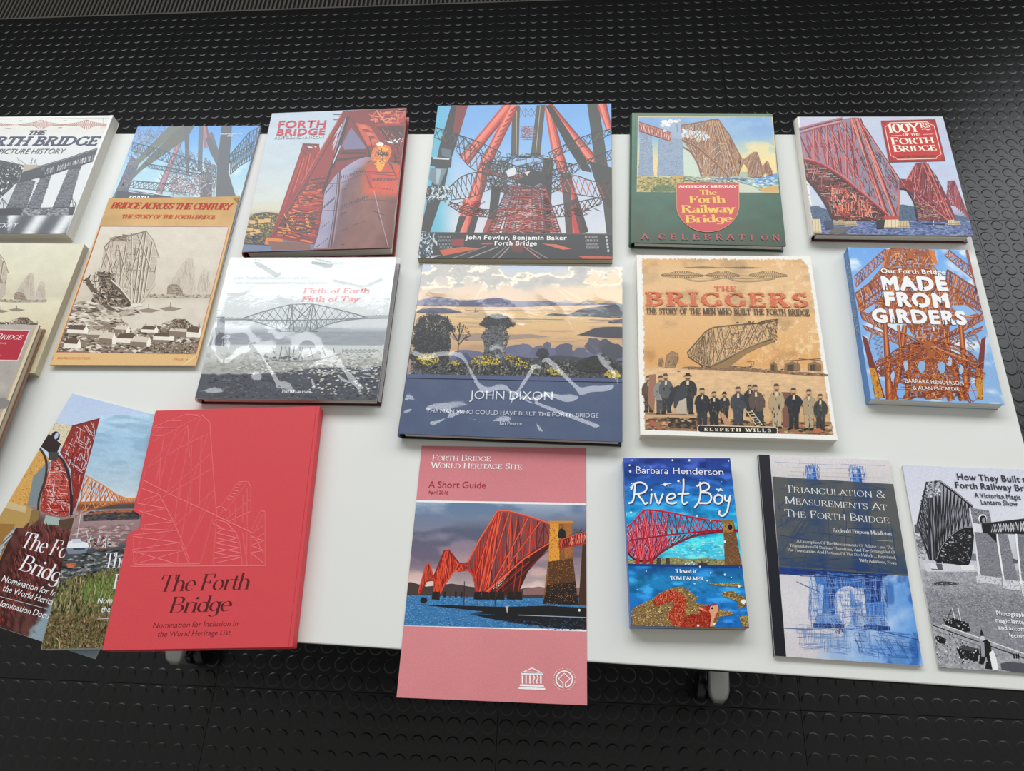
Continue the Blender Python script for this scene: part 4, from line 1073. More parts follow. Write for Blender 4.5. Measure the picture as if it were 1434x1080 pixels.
    A.poly([(310, 935), (345, 918), (425, 940), (412, 1000), (330, 985)], '#17171a'); A.poly([(345, 918), (425, 940), (400, 952), (320, 936)], '#4a4a50'); A.poly([(205, 880), (225, 870), (262, 890), (256, 915), (220, 908)], '#222226'); A.poly([(525, 1010), (560, 1000), (660, 1010), (660, 1062), (530, 1040)], '#55565c'); A.poly([(455, 1000), (500, 1010), (505, 1040), (450, 1035)], '#2a2a2e'); A.up()
    mass(A, [(200, 850), (300, 860), (440, 950), (420, 1010), (220, 1000)], 360, (3, 8), ['#2a2a2e', '#e4e5e8', '#77787e', '#101014'], 1.5)
    A.poly([(430, 905), (455, 890), (475, 905), (490, 1010), (468, 1022), (455, 975), (442, 1015), (420, 1010)], '#19191d'); A.ell((436, 884), 12, 10, '#c9cacd'); A.poly([(428, 850), (432, 838), (436, 850), (444, 872), (428, 874)], '#26262a'); A.poly([(470, 960), (488, 940), (505, 985), (515, 1040), (486, 1038)], '#e9e9eb'); A.poly([(428, 905), (445, 905), (450, 975), (432, 975)], '#9a9ba2'); A.up()
    for x in (590, 602, 612): A.lines([(x, 960, x + 2, 985)], 7, '#26262a')
    A.blobs(1500, (160, 560, 680, 800), (2, 4.5), ['#77787f', '#a9aab0', '#c0c1c7', '#85868d'], aspect=2.2, ang=3); A.up()
    A.emit('cover_picture', M['satin'], fc, t)
    A.text('How They Built the', (314, 112), (700, 128), 29, '#3a3a44', 'bold'); A.text('Forth Railway Bridge', (304, 152), (728, 172), 29, '#3a3a44', 'bold')
    A.emit('title_lettering', M['satin'], fc, t)
    A.text('A Victorian Magic', (400, 198), (627, 209), 22, '#43434c', 'bold'); A.text('Lantern Show', (430, 232), (611, 240), 22, '#43434c', 'bold')
    A.emit('subtitle_lettering', M['satin'], fc, t)
    for st, a, c in (('Photographs,', (505, 772), (662, 783)), ('magic lantern', (501, 806), (670, 820)), ('and accompanying', (516, 842), (742, 858)), ('lecture', (568, 880), (660, 888))): A.text(st, a, c, 20, '#e9e9ec', 'bold')
    A.emit('caption_lettering', M['satin'], fc, t)
cover_ml()

# ---- the men who built it: sepia paperback
def cover_br():
    b, fc, t, A = softback('BR', 'paperback_book', 'cream-bordered sepia paperback with a row of workmen along the bottom', '#ece4d6', rough=.42)
    A.haze = .005
    pic = [(74, 48), (960, 52), (968, 60), (1104, 1003), (92, 975)]
    def g(U, V, X, Y):
        c = ramp(Y / 1000, [(0, '#d9a86c'), (.12, '#e0b988'), (.3, '#e0b684'), (.5, '#dcab70'), (.62, '#d9a062'), (.65, '#dcb080'), (.75, '#dcb482'), (1, '#c39a6a')])
        n = fbm(X / 26, Y / 26, 5, 12); c = mixc(c, np.broadcast_to(hexc('#f0cfa0'), c.shape), sm(.56, .75, n) * sm(450, 900, X) * .8)
        c = mixc(c, c * .86, sm(.5, .75, fbm(X / 120, Y / 80, 4, 3)))
        m_ = inpoly(X + (vnoise(Y / 9, X * 0, 4) - .5) * 9, Y + (vnoise(X / 9, Y * 0, 7) - .5) * 9, pic)
        m_ &= ~((X - 930) * .9 + (70 - Y) * .9 > 22)
        return mixc(np.broadcast_to(hexc('#eee9e2'), c.shape), c, m_.astype(float))
    A.grid(190, 200, g)
    web(A, [(700, 400), (1020, 380), (1060, 960), (720, 720)], 500, (5, 18), 2.2, ['#eccb98', '#f0d3a6', '#e6bf88'], [20, 80, 140]); 
    ink, mid = ['#7a6446', '#8c7450', '#6a5640'], '#8c7658'
    # elevation drawings at the top
    for (x0, x1, y) in ((303, 508, 96), (518, 724, 97)):
        A.truss(smooth([(x0, y - 1), ((x0 + x1) / 2 - 10, y - 7), ((x0 + x1) / 2 + 10, y - 7), (x1, y)], 6), smooth([(x0, y + 1), ((x0 + x1) / 2, y + 6), (x1, y + 2)], 6), 34, 1.6, None, cols=['#6a5a48', '#7d6a50'])
    for cx, w in ((290, 112), (510, 90), (755, 102)):
        top = [(cx - w, 134), (cx - 16, 114), (cx + 16, 114), (cx + w, 136)]; bot = smooth([(cx - w, 142), (cx - 30, 150), (cx, 154), (cx + 30, 150), (cx + w, 144)], 5)
        A.truss(top, bot, 18, 1.6, None, cols=ink); A.pl(top, 2, '#7a6446'); A.pl(bot, 2, '#7a6446')
    A.pl([(178, 136), (860, 142)], 3, '#8a7454'); A.pl([(182, 152), (790, 158)], 1.6, '#8a7454')
    for q in (smooth([(300, 154), (360, 170), (430, 168), (500, 156)], 6), smooth([(530, 154), (600, 172), (700, 170), (790, 158)], 6)):
        A.pl(q, 3.5, '#9a8262'); A.pl([(p[0], p[1] - 5) for p in q], 2, '#a89070')
    A.up()
    # water line and far shore
    paint(A, [(84, 640), (330, 645), (600, 655), (1052, 680), (1100, 1000), (92, 975)], 120, 60, (80, 636, 1110, 1005), lambda U, V, X, Y: ramp(V, [(0, '#dcb488'), (.3, '#d9b486'), (1, '#c9a070')]) * (1 + .22 * (fbm(X / 30, Y / 9, 4, 31)[..., None] - .5)))
    A.poly(smooth([(270, 640), (330, 630), (430, 634), (560, 628), (640, 634), (760, 650), (1052, 668), (1054, 684), (800, 668), (600, 655), (400, 648)], 4), '#84694a'); A.up()
    mass(A, [(300, 632), (640, 628), (1050, 664), (1052, 684), (600, 656), (320, 646)], 320, (3, 9), ['#5c4a36', '#a4845c', '#3f3428', '#b99468'], 2.4, 4)
    for q, c in (([(163, 630), (165, 590), (180, 582), (190, 600), (188, 634)], '#a07e58'), ([(196, 636), (205, 570), (235, 546), (268, 560), (272, 590), (250, 638)], '#9a7a56')):
        A.poly(q, c); A.up(); web(A, q, 120, (8, 34), 1.8, ['#6c543c', '#7d6448', '#b4936a'], [70, 80, 100, 0]); A.pl(q, 2, '#7d6448')
    A.poly([(258, 655), (272, 653), (286, 656), (270, 660)], '#4c3e30')
    # sheds on the right
    for x, w in ((765, 38), (845, 80), (970, 70)):
        A.poly([(x, 616), (x + w * .5, 600), (x + w, 616), (x + w, 656), (x, 652)], '#8a6c4a'); A.up(); A.poly([(x + w * .15, 622), (x + w * .6, 618), (x + w * .6, 654), (x + w * .15, 650)], '#4c3c2c'); A.lines([(x, 616, x + w / 2, 600), (x + w / 2, 600, x + w, 616)], 3, '#c9a070')
        A.lines([(x + w * k / 6, 624, x + w * k / 6, 654) for k in range(7)], 2, '#5c4834')
    A.lines([(912, 600, 912, 655), (840, 600, 1040, 588), (920, 588, 1040, 598), (660, 600, 668, 632), (680, 600, 672, 632), (640, 605, 700, 598)], 2.6, ink); A.up()
    # half-built cantilever
    T = [(318, 555), (418, 440), (458, 420), (560, 408), (680, 400), (800, 384)]; Bm = [(326, 580), (392, 622), (440, 634), (520, 598), (620, 540), (700, 505), (796, 480)]
    A.poly(T + Bm[::-1], '#d0a87c'); A.up()
    A.poly([(440, 634), (520, 598), (620, 540), (796, 480), (790, 498), (700, 530), (640, 560), (560, 620), (540, 640), (440, 640)], '#94754e'); A.up()
    mass(A, T + Bm[::-1], 500, (3, 9), ['#8c7050', '#b48e62', '#6a563c', '#e6c498'], 3, 60)
    A.truss(T[:3], Bm[:3], 8, 3, None, cols=ink); A.truss(T[2:], Bm[2:], 8, 3.4, None, cols=ink, posts=False); A.up()
    web(A, T[:3] + Bm[:3][::-1], 200, (20, 60), 2.2, ['#5c4a36', '#8a7050', '#3f3428'], [0, 45, 90, 135]); web(A, T[2:] + Bm[3:][::-1], 160, (20, 70), 2.2, ['#5c4a36', '#9a8060'], [55, 120, 0])
    for a, c in (((418, 442), (402, 628)), ((448, 425), (432, 632)), ((458, 420), (458, 628)), ((476, 418), (524, 596)), ((560, 410), (470, 610)), ((640, 402), (540, 590)), ((520, 600), (640, 404)), ((420, 440), (498, 606)), ((700, 400), (620, 545)), ((700, 505), (760, 392)), ((330, 560), (440, 630))):
        A.tube(a, c, 6, 6, ['#5c4a36', '#8c7453', '#c4a47a'])
    A.up(); A.pl(T, 7, '#6a563e'); A.pl(Bm, 6, '#5c4a36'); A.up(); A.pl([(440, 630), (530, 585), (640, 530), (790, 470)], 9, '#7d6648'); A.up(); A.pl([(440, 627), (530, 582), (640, 527), (790, 467)], 3, '#c9a87c')
    mass(A, [(560, 396), (800, 376), (820, 400), (700, 410)], 70, (5, 12), ['#4c3e30', '#6a563e'], 3, -6); A.lines([(745, 382, 790, 376), (768, 376, 770, 400), (800, 384, 790, 480)], 3, '#5c4a36'); mass(A, [(740, 400), (805, 392), (800, 500), (770, 490)], 80, (4, 12), ['#5c4a36', '#7d6648', '#b48e62'], 2.4, 60)
    # jetty planks in front
    A.poly([(92, 880), (300, 890), (700, 930), (1096, 930), (1104, 1003), (92, 975)], '#8f6c4a'); A.up()
    for k in range(24):
        x = 90 + k * 42; y = 890 + k * 2.6; A.poly([(x, y + 4 * (k % 3)), (x + 50, y + 3), (x + 44, y + 14), (x - 6, y + 12)], ['#c9a070', '#5a4434', '#3c3028', '#b48c62', '#77593c'][k % 5])
    A.poly([(215, 905), (360, 905), (370, 970), (215, 960)], '#2e2824'); A.poly([(95, 890), (370, 898), (366, 908), (96, 905)], '#c4a078'); A.poly([(95, 915), (210, 912), (210, 928), (95, 932)], '#5a4636'); A.up(); mass(A, [(92, 900), (1096, 940), (1104, 1000), (92, 975)], 420, (5, 16), ['#3a2e26', '#c9a57a', '#6c5038', '#a37f58', '#b05c40'], 3, 4)
    # the men
    def man(x, y, h, coat, legs, lean=0, hat='cap', arm=0, apron=None, wide=1.0, bare=None):
        k = h / 240; X = lambda a, b_: (x + (a * wide + lean * (b_ / 240)) * k, y - b_ * k)
        P = lambda pts, c: A.poly([X(*p) for p in pts], c)
        P([(-24, 0), (-26, 100), (0, 108), (2, 50), (-4, 0)], legs); P([(4, 0), (2, 60), (0, 108), (27, 100), (26, 0)], legs); P([(-30, 0), (-4, 0), (-4, 8), (-26, 10)], '#231c18'); P([(4, 0), (32, 0), (28, 10), (6, 10)], '#231c18'); A.up()
        P([(-30, 90), (-36, 150), (-30, 186), (-12, 198), (12, 198), (32, 186), (37, 150), (30, 90), (0, 84)], coat); A.up()
        if arm == 0: P([(-34, 184), (-44, 150), (-42, 112), (-32, 108), (-30, 150)], coat); P([(34, 184), (45, 150), (42, 112), (32, 108), (30, 150)], coat)
        if arm == 1: P([(-34, 184), (-52, 150), (-34, 128), (-22, 128), (-36, 150), (-26, 170)], coat); P([(34, 184), (54, 150), (34, 128), (22, 128), (36, 150), (26, 170)], coat)
        if arm == 2: P([(-34, 184), (-42, 140), (0, 130), (20, 138), (18, 150), (-24, 152)], coat); P([(34, 184), (42, 140), (6, 124), (-16, 140), (24, 152)], coat)
        A.up()
        if apron: P([(-16, 60), (-20, 150), (16, 150), (18, 60)], apron)
        P([(-5, 196), (-7, 170), (6, 170), (6, 196)], bare or '#d9c09a'); P([(-11, 198), (-14, 216), (-10, 232), (8, 233), (13, 216), (9, 198)], '#c59c74'); P([(-9, 198), (-12, 210), (10, 210), (8, 196)], '#6c5440'); A.up()
        A.blobs(16, (x - 30 * k, y - 190 * k, x + 30 * k, y - 20 * k), (3 * k + 1, 9 * k + 2), ['#4a4540', '#1c1c1e', '#6a6258'], aspect=3, ang=80)
        if hat == 'cap': P([(-16, 224), (-12, 238), (8, 240), (14, 226)], '#4a4440')
        if hat == 'bowler': P([(-20, 224), (-11, 228), (-10, 240), (9, 241), (11, 228), (20, 225), (18, 221), (-18, 220)], '#26221f')
        A.up()
    G = ['#33353a', '#2a2c30', '#3f4044', '#222529', '#4c4a48']
    man(108, 878, 200, '#5c4838', '#4a4038'); A.poly([(112, 676), (150, 672), (138, 880), (104, 830)], '#9a6c58'); A.up()
    man(174, 890, 212, '#8a8680', '#4a4c50', hat='cap'); man(206, 880, 212, '#55585c', '#34363a', lean=-6); man(320, 888, 222, '#2e3034', '#2a2c30', hat='bowler', wide=1.2)
    # two men bending
    for x, c in ((262, '#2f3136'), (292, '#3b3d42')):
        A.poly([(x - 46, 800), (x - 30, 750), (x + 8, 732), (x + 26, 752), (x + 20, 800), (x - 20, 820), (x - 36, 860), (x - 48, 850)], c); A.poly([(x - 14, 818), (x + 20, 800), (x + 24, 888), (x - 8, 888)], '#b9ad98'); A.up(); A.ell((x - 28, 752), 12, 12, '#3a322c'); A.up()
    man(398, 958, 212, '#26282c', '#2e3034', arm=2, wide=1.15); man(462, 958, 192, '#202226', '#24262a', wide=1.1); man(518, 940, 172, '#2c2e33', '#202226', hat='bowler', arm=2)
    A.poly([(492, 885), (510, 880), (556, 945), (520, 950)], '#b98a68'); A.up()
    man(592, 952, 212, '#3c4248', '#3a3e44', wide=1.1, apron='#3a3f45'); man(655, 900, 170, '#2c2e33', '#2a2c30', wide=1.1); man(708, 955, 226, '#5a4840', '#33353a', lean=-28, wide=1.05)
    A.lines([(636, 872, 690, 952), (662, 866, 722, 948)] + [(640 + i * 10, 880 + i * 15, 668 + i * 11, 876 + i * 14) for i in range(6)], 4, '#d4c0a0'); A.up()
    A.poly([(826, 770), (880, 772), (890, 950), (836, 960)], '#7a5040'); A.up()
    man(800, 966, 242, '#b09878', '#b8a282', wide=.95, hat='cap'); man(892, 968, 222, '#24262a', '#222428', arm=1, wide=1.1); man(975, 972, 218, '#a89274', '#b39c7c', arm=2); man(1036, 978, 198, '#3a3c38', '#33322e', wide=1.05)
    A.poly([(990, 975), (1030, 965), (1060, 985), (1000, 995)], '#b0684c'); A.up()
    # publisher style name plate
    A.poly([(372, 955), (380, 948), (792, 958), (805, 968), (806, 990), (796, 1000), (384, 990), (370, 980)], '#e6d4b4'); A.up(); A.poly([(376, 957), (382, 952), (790, 962), (801, 970), (802, 988), (794, 996), (386, 986), (374, 978)], '#1d1a18'); A.up()
    A.poly([(60, 974), (92, 975), (370, 983), (600, 990), (1104, 1003), (1140, 1004), (1140, 1040), (60, 1010)], '#eee9e2'); A.up()
    A.poly([(374, 978), (386, 986), (794, 996), (802, 988), (790, 975), (380, 965)], '#1d1a18'); A.up()
    A.emit('cover_picture', M['matte'], fc, t)
    A.text('ELSPETH WILLS', (410, 980), (770, 987), 17, '#e9dfc8', 'heavy', track=.3)
    A.emit('author_lettering', M['matte'], fc, t)
    A.text('THE', (464, 222), (581, 224), 24, '#cf6a48', 'heavy', track=.17)
    A.text('BRIGGERS', (96, 303), (972, 312), 74, '#cf6a48', 'heavy', track=.17); A.up()
    A.blobs(260, (96, 225, 975, 312), (2, 6), ['#e0b088', '#dcb184'], aspect=2.5); A.up()
    A.emit('title_lettering', M['matte'], fc, t)
    A.text('THE STORY OF THE MEN WHO BUILT THE FORTH BRIDGE', (94, 347), (980, 358), 33, '#55453a', 'slab', space=.5)
    A.emit('subtitle_lettering', M['matte'], fc, t)
cover_br()

# ---- hardback in a clear crinkled sleeve: painted firth landscape
def sleeve(b, w, h, t, seed, amp, side=0.0, lift=0.0012, creases=()):
    """clear plastic sleeve with real wrinkles"""
    nx, ny = 130, 120
    x = np.linspace(-w/2 - .001, w/2 + side, nx); y = np.linspace(-h/2 - .0005, h/2 + .0005, ny); X, Y = np.meshgrid(x, y)
    n = fbm(X * 20 + seed, Y * 26, 2, seed) - .5; rid = 1 - abs(2 * fbm(X * 16 + Y * 9, Y * 14 - X * 6, 2, seed + 5) - 1)
    edge = np.minimum(1, np.minimum(np.minimum(X + w/2, w/2 - X), np.minimum(Y + h/2, h/2 - Y)).clip(0) / .008)
    am = amp * (.10 + .90 * sm(.55, .22, Y / h + .5))
    Z = t + .0005 + edge * (lift * .3 + am * (n * .9 + .8 * rid ** 6))
    for (ax, ay, bx, by, ch) in creases:
        L = math.hypot(bx - ax, by - ay); d = ((X - ax) * (by - ay) - (Y - ay) * (bx - ax)) / L; s = ((X - ax) * (bx - ax) + (Y - ay) * (by - ay)) / L / L
        Z += edge * ch * np.exp(-(d / .0035) ** 2) * ((s > 0) & (s < 1))
    Z = np.maximum(Z, t + .0004)
    over = X > w/2; Z[over] -= (X[over] - w/2) * .8
    m_ = M.get('sleeve')
    if not m_:
        m_ = bpy.data.materials.new('clear_sleeve'); M['sleeve'] = m_; m_.use_nodes = True
        N, L_ = m_.node_tree.nodes, m_.node_tree.links; N.clear()
        o = N.new('ShaderNodeOutputMaterial'); mx = N.new('ShaderNodeMixShader'); tr = N.new('ShaderNodeBsdfTransparent'); gl = N.new('ShaderNodeBsdfGlossy')
        gl.inputs['Roughness'].default_value = .07; tr.inputs['Color'].default_value = (.97, .97, .97, 1)
        lw = N.new('ShaderNodeLayerWeight'); lw.inputs['Blend'].default_value = .5; pw = N.new('ShaderNodeMath'); pw.operation = 'POWER'; pw.inputs[1].default_value = 5.0
        fr = N.new('ShaderNodeMath'); fr.operation = 'MULTIPLY_ADD'; fr.inputs[1].default_value = .93; fr.inputs[2].default_value = .072
        L_.new(lw.outputs['Facing'], pw.inputs[0]); L_.new(pw.outputs[0], fr.inputs[0])
        tc = N.new('ShaderNodeTexCoord'); nz = N.new('ShaderNodeTexNoise'); nz.inputs['Scale'].default_value = 130; bp = N.new('ShaderNodeBump'); bp.inputs['Distance'].default_value = .0004; bp.inputs['Strength'].default_value = .2
        L_.new(tc.outputs['Object'], nz.inputs['Vector']); L_.new(nz.outputs['Fac'], bp.inputs['Height']); L_.new(bp.outputs['Normal'], gl.inputs['Normal'])
        L_.new(fr.outputs[0], mx.inputs[0]); L_.new(tr.outputs[0], mx.inputs[1]); L_.new(gl.outputs[0], mx.inputs[2]); L_.new(mx.outputs[0], o.inputs[0])
    V = np.c_[X.ravel(), Y.ravel(), Z.ravel()]; i, j = np.meshgrid(np.arange(nx - 1), np.arange(ny - 1)); a = (j * nx + i).ravel()
    F = np.stack([a, a + 1, a + nx + 1, a + nx], 1)
    me = bpy.data.meshes.new('clear_sleeve'); me.from_pydata(V.tolist(), [], F.tolist()); me.update()
    for p in me.polygons: p.use_smooth = True
    o = link('clear_sleeve', me, m_, b); o['label'] = 'clear crinkled plastic sleeve'
    return o

def cover_jd():
    b, fc, t, A = hardback('JD', 'hardback_book', 'large blue hardback in crinkled plastic sleeve with a painted sunlit firth', '#33415f', '#101014')
    A.haze = .03
    def g(U, V, X, Y):
        sea = ramp((Y - 265) / 300, [(0, '#e6bd8c'), (.2, '#ecca94'), (.5, '#e8bf88'), (.8, '#d2ab84'), (1, '#b59c90')])
        sea = mixc(sea, np.broadcast_to(hexc('#b4977f'), sea.shape), sm(.55, .7, fbm(X / 240, Y / 12, 4, 3)) * .55)
        sky = ramp(Y / 240, [(0, '#7d98bd'), (.25, '#9aa7b8'), (.5, '#b3a799'), (.75, '#d6b691'), (1, '#dfba90')])
        sky = mixc(sky, np.broadcast_to(hexc('#e9c78e'), sky.shape), sm(820, 1150, X) * sm(40, 90, Y) * .8)
        n = fbm(X / 95, Y / 62, 5, 41); edge = fbm(X / 95 + .07, Y / 62 + .14, 5, 41)
        cl = sm(.40, .44, n) * sm(205, 150, Y + 20 * (X > 800))
        cc = ramp(n + (n - edge) * .9, [(.40, '#f3e8c8'), (.47, '#e6d8b4'), (.50, '#b4ab98'), (.58, '#948f88'), (.68, '#a8a092'), (.8, '#8a8780')])
        sky = mixc(sky, cc, cl)
        sky = mixc(sky, np.broadcast_to(hexc('#4f86c8'), sky.shape), sm(.46, .40, n) * sm(70, 20, Y) * sm(300, 600, X + 100))
        c = mixc(sky, sea, (Y > 265).astype(float))
        bl = mixc(np.broadcast_to(hexc('#5b6987'), c.shape), np.broadcast_to(hexc('#4e5d7e'), c.shape), fbm(X / 120, Y / 90, 3, 2))
        return mixc(c, bl, (Y > 655 + (X - 640) * .018).astype(float))
    A.grid(260, 200, g)
    A.up(); A.lines([(520, 150, 470, 235), (680, 190, 640, 235), (930, 180, 1000, 240), (960, 180, 1060, 236), (990, 170, 1100, 230)], 9, ['#dcc09a', '#e6cda4']); A.up()
    A.poly(smooth([(155, 240), (250, 218), (330, 228), (430, 238), (600, 226), (700, 242), (850, 240), (960, 250), (1100, 252), (1290, 258)], 4) + [(1290, 262), (900, 266), (740, 274), (400, 272), (150, 268)], '#686b8c'); A.up()
    A.poly(smooth([(155, 248), (250, 240), (600, 248), (1290, 262)], 4) + [(900, 268), (740, 275), (400, 273), (150, 269)], '#5c6080')
    for cx in (968, 1095, 1220): A.truss(smooth([(cx - 46, 252), (cx - 8, 234), (cx + 8, 234), (cx + 46, 252)], 3), [(cx - 46, 256), (cx, 262), (cx + 46, 258)], 8, 2, '#7d7c92')
    A.up()
    A.poly(smooth([(150, 295), (190, 284), (280, 280), (350, 290), (400, 306), (300, 312), (150, 308)], 4), '#52556c'); A.poly(smooth([(850, 320), (900, 310), (990, 314), (1040, 290), (1130, 276), (1290, 262), (1290, 332), (1100, 328), (960, 325)], 4), '#4f545e'); A.poly(smooth([(1030, 430), (1090, 408), (1130, 392), (1200, 384), (1290, 390), (1290, 446), (1130, 440)], 4), '#4b4c56'); A.poly([(1200, 358), (1230, 345), (1290, 340), (1290, 366), (1210, 366)], '#5a5c66')
    A.lines([(420, 294, 1000, 296), (680, 340, 960, 345), (640, 346, 860, 342), (1100, 344, 1290, 352)], 4, ['#9c8878', '#a8937f']); A.poly([(340, 430), (480, 420), (620, 428), (780, 424), (890, 440), (700, 452), (480, 462), (350, 455)], '#ad9688'); A.lines([(466, 302, 490, 300), (474, 302, 474, 278)], 3, '#5c5a66'); A.up()
    # mid-distance bushes
    for q, c in (([(330, 560), (360, 520), (420, 510), (500, 520), (560, 540), (660, 490), (740, 482), (800, 500), (900, 500), (1000, 520), (1080, 520), (1290, 540), (1290, 660), (330, 640)], '#6e7190'),):
        A.poly(smooth(q, 3), c)
    for c, r, k in (((868, 486), 24, '#6a6c80'), ((965, 515), 50, '#62647a'), ((1130, 490), 56, '#5c5e6e'), ((1190, 485), 40, '#565868'), ((740, 505), 40, '#74778f'), ((820, 520), 40, '#6c6f88'), ((1050, 530), 40, '#6a6c80'), ((1230, 520), 60, '#50525e')): A.ell(c, r, r * .8, k, 18, rough=.16)
    A.pl([(868, 500), (866, 560)], 5, '#5c5e6e'); A.up()
    A.poly(smooth([(130, 600), (220, 560), (340, 570), (450, 575), (560, 555), (700, 545), (800, 560), (900, 540), (1000, 545), (1100, 560), (1290, 570)], 3) + [(1290, 676), (120, 650)], '#4a4c52'); A.up()
    mass(A, [(120, 580), (600, 555), (1290, 575), (1290, 670), (120, 648)], 2600, (4, 14), ['#2c2e32', '#3a3c40', '#5a5c62', '#1f2124', '#6c6e74', '#454a3c'], 2.5)
    def tree(cx, cy, rx, ry, cols, n=900, trunk=None):
        q = [(cx + rx * math.cos(a) * (1 + .13 * math.sin(5 * a)), cy + ry * math.sin(a) * (1 + .12 * math.cos(4 * a))) for a in np.linspace(0, 2 * math.pi, 28, endpoint=False)]
        A.poly(q, cols[0]); A.up(); q2 = [(cx + (x - cx) * 1.1, cy + (y - cy) * 1.1) for x, y in q]; mass(A, q2, n, (4, 10), cols, 1.6)
    dk = ['#35373a', '#232527', '#47494c', '#1a1c1e', '#5a5c5e']
    tree(245, 380, 105, 62, dk); tree(200, 450, 70, 80, dk); tree(300, 470, 34, 70, ['#5c5e60', '#3a3c3e', '#74767a']); tree(190, 540, 70, 50, dk)
    A.poly([(160, 440), (330, 430), (320, 560), (170, 580)], '#303234'); mass(A, [(150, 400), (340, 390), (330, 570), (150, 590)], 1400, (4, 11), dk, 1.6)
    A.blobs(30, (200, 340, 320, 420), (5, 9), ['#d9b98a']); A.up()
    tree(594, 362, 84, 42, dk, 900); A.poly([(545, 390), (620, 385), (630, 440), (625, 550), (530, 545), (520, 470)], '#5a5c5e'); A.up(); mass(A, [(505, 440), (540, 380), (640, 380), (660, 440), (640, 500), (645, 550), (510, 550), (530, 480)], 1000, (4, 10), ['#3a3c3e', '#6c6e70', '#2c2e30', '#74767a'], 1.6)
    A.lines([(378, 560, 382, 430), (382, 470, 350, 420), (382, 460, 402, 400), (386, 440, 388, 360), (384, 480, 420, 440), (388, 420, 375, 380), (400, 410, 410, 380), (360, 430, 345, 410), (416, 445, 450, 430)], 5, '#4a4440'); mass(A, smooth([(340, 420), (370, 370), (410, 370), (450, 420), (430, 460), (390, 440)], 3), 90, (3, 7), ['#5c5450', '#3c3836'], 1.5)
    A.ell((410, 560), 40, 32, '#4f5474', 16, rough=.1); A.ell((845, 530), 34, 30, '#3c3e48', rough=.2); A.lines([(840, 530, 856, 612), (860, 540, 846, 600)], 10, '#26282a'); A.up(); mass(A, smooth([(1015, 600), (1070, 560), (1180, 540), (1240, 600), (1180, 630), (1050, 630)], 3), 500, (5, 14), ['#1f2123', '#2e3032', '#3c3e40'], 3, -20)
    for q in (smooth([(150, 560), (180, 535), (250, 530), (275, 570), (240, 595), (180, 590)], 3), smooth([(445, 580), (480, 550), (560, 550), (620, 580), (560, 600), (470, 600)], 3), smooth([(630, 560), (660, 538), (720, 560), (790, 590), (800, 620), (730, 610)], 3), smooth([(860, 620), (900, 610), (960, 640), (900, 650)], 3), smooth([(1180, 650), (1200, 625), (1250, 625), (1275, 665), (1220, 670)], 3), smooth([(330, 580), (370, 570), (390, 590), (350, 596)], 3)):
        mass(A, q, 330, (4, 11), ['#e6c23e', '#c9a72e', '#8c8436', '#f2d65a', '#4c4c38', '#a8a050'], 1.4)
    A.blobs(300, (220, 590, 1000, 655), (4, 10), ['#7a7c70', '#1c1e20', '#94937c', '#2c2e30'], aspect=3); A.up()
    A.poly([(40, 644), (640, 654), (1290, 672), (1290, 690), (40, 664)], '#57658a'); A.up()
    A.emit('cover_picture', M['satin'], fc, t)
    A.text('JOHN DIXON', (446, 783), (904, 789), 46, '#dfe4ec', 'sans'); A.emit('title_lettering', M['satin'], fc, t)
    A.text('THE MAN WHO COULD HAVE BUILT THE FORTH BRIDGE', (203, 858), (1152, 885), 22, '#d4dae4', 'sans'); A.emit('subtitle_lettering', M['satin'], fc, t)
    A.text('Ian Pearce', (606, 925), (730, 928), 20, '#d4dae4', 'sans'); A.emit('author_lettering', M['satin'], fc, t)
    sleeve(b, .2825, .2603, t, 3, .0027, creases=((.005, -.075, .11, -.115, .0016), (.03, -.03, .0, -.09, .0012), (.04, -.02, .09, -.07, .0012), (-.10, -.12, -.06, -.10, .001)))
cover_jd()

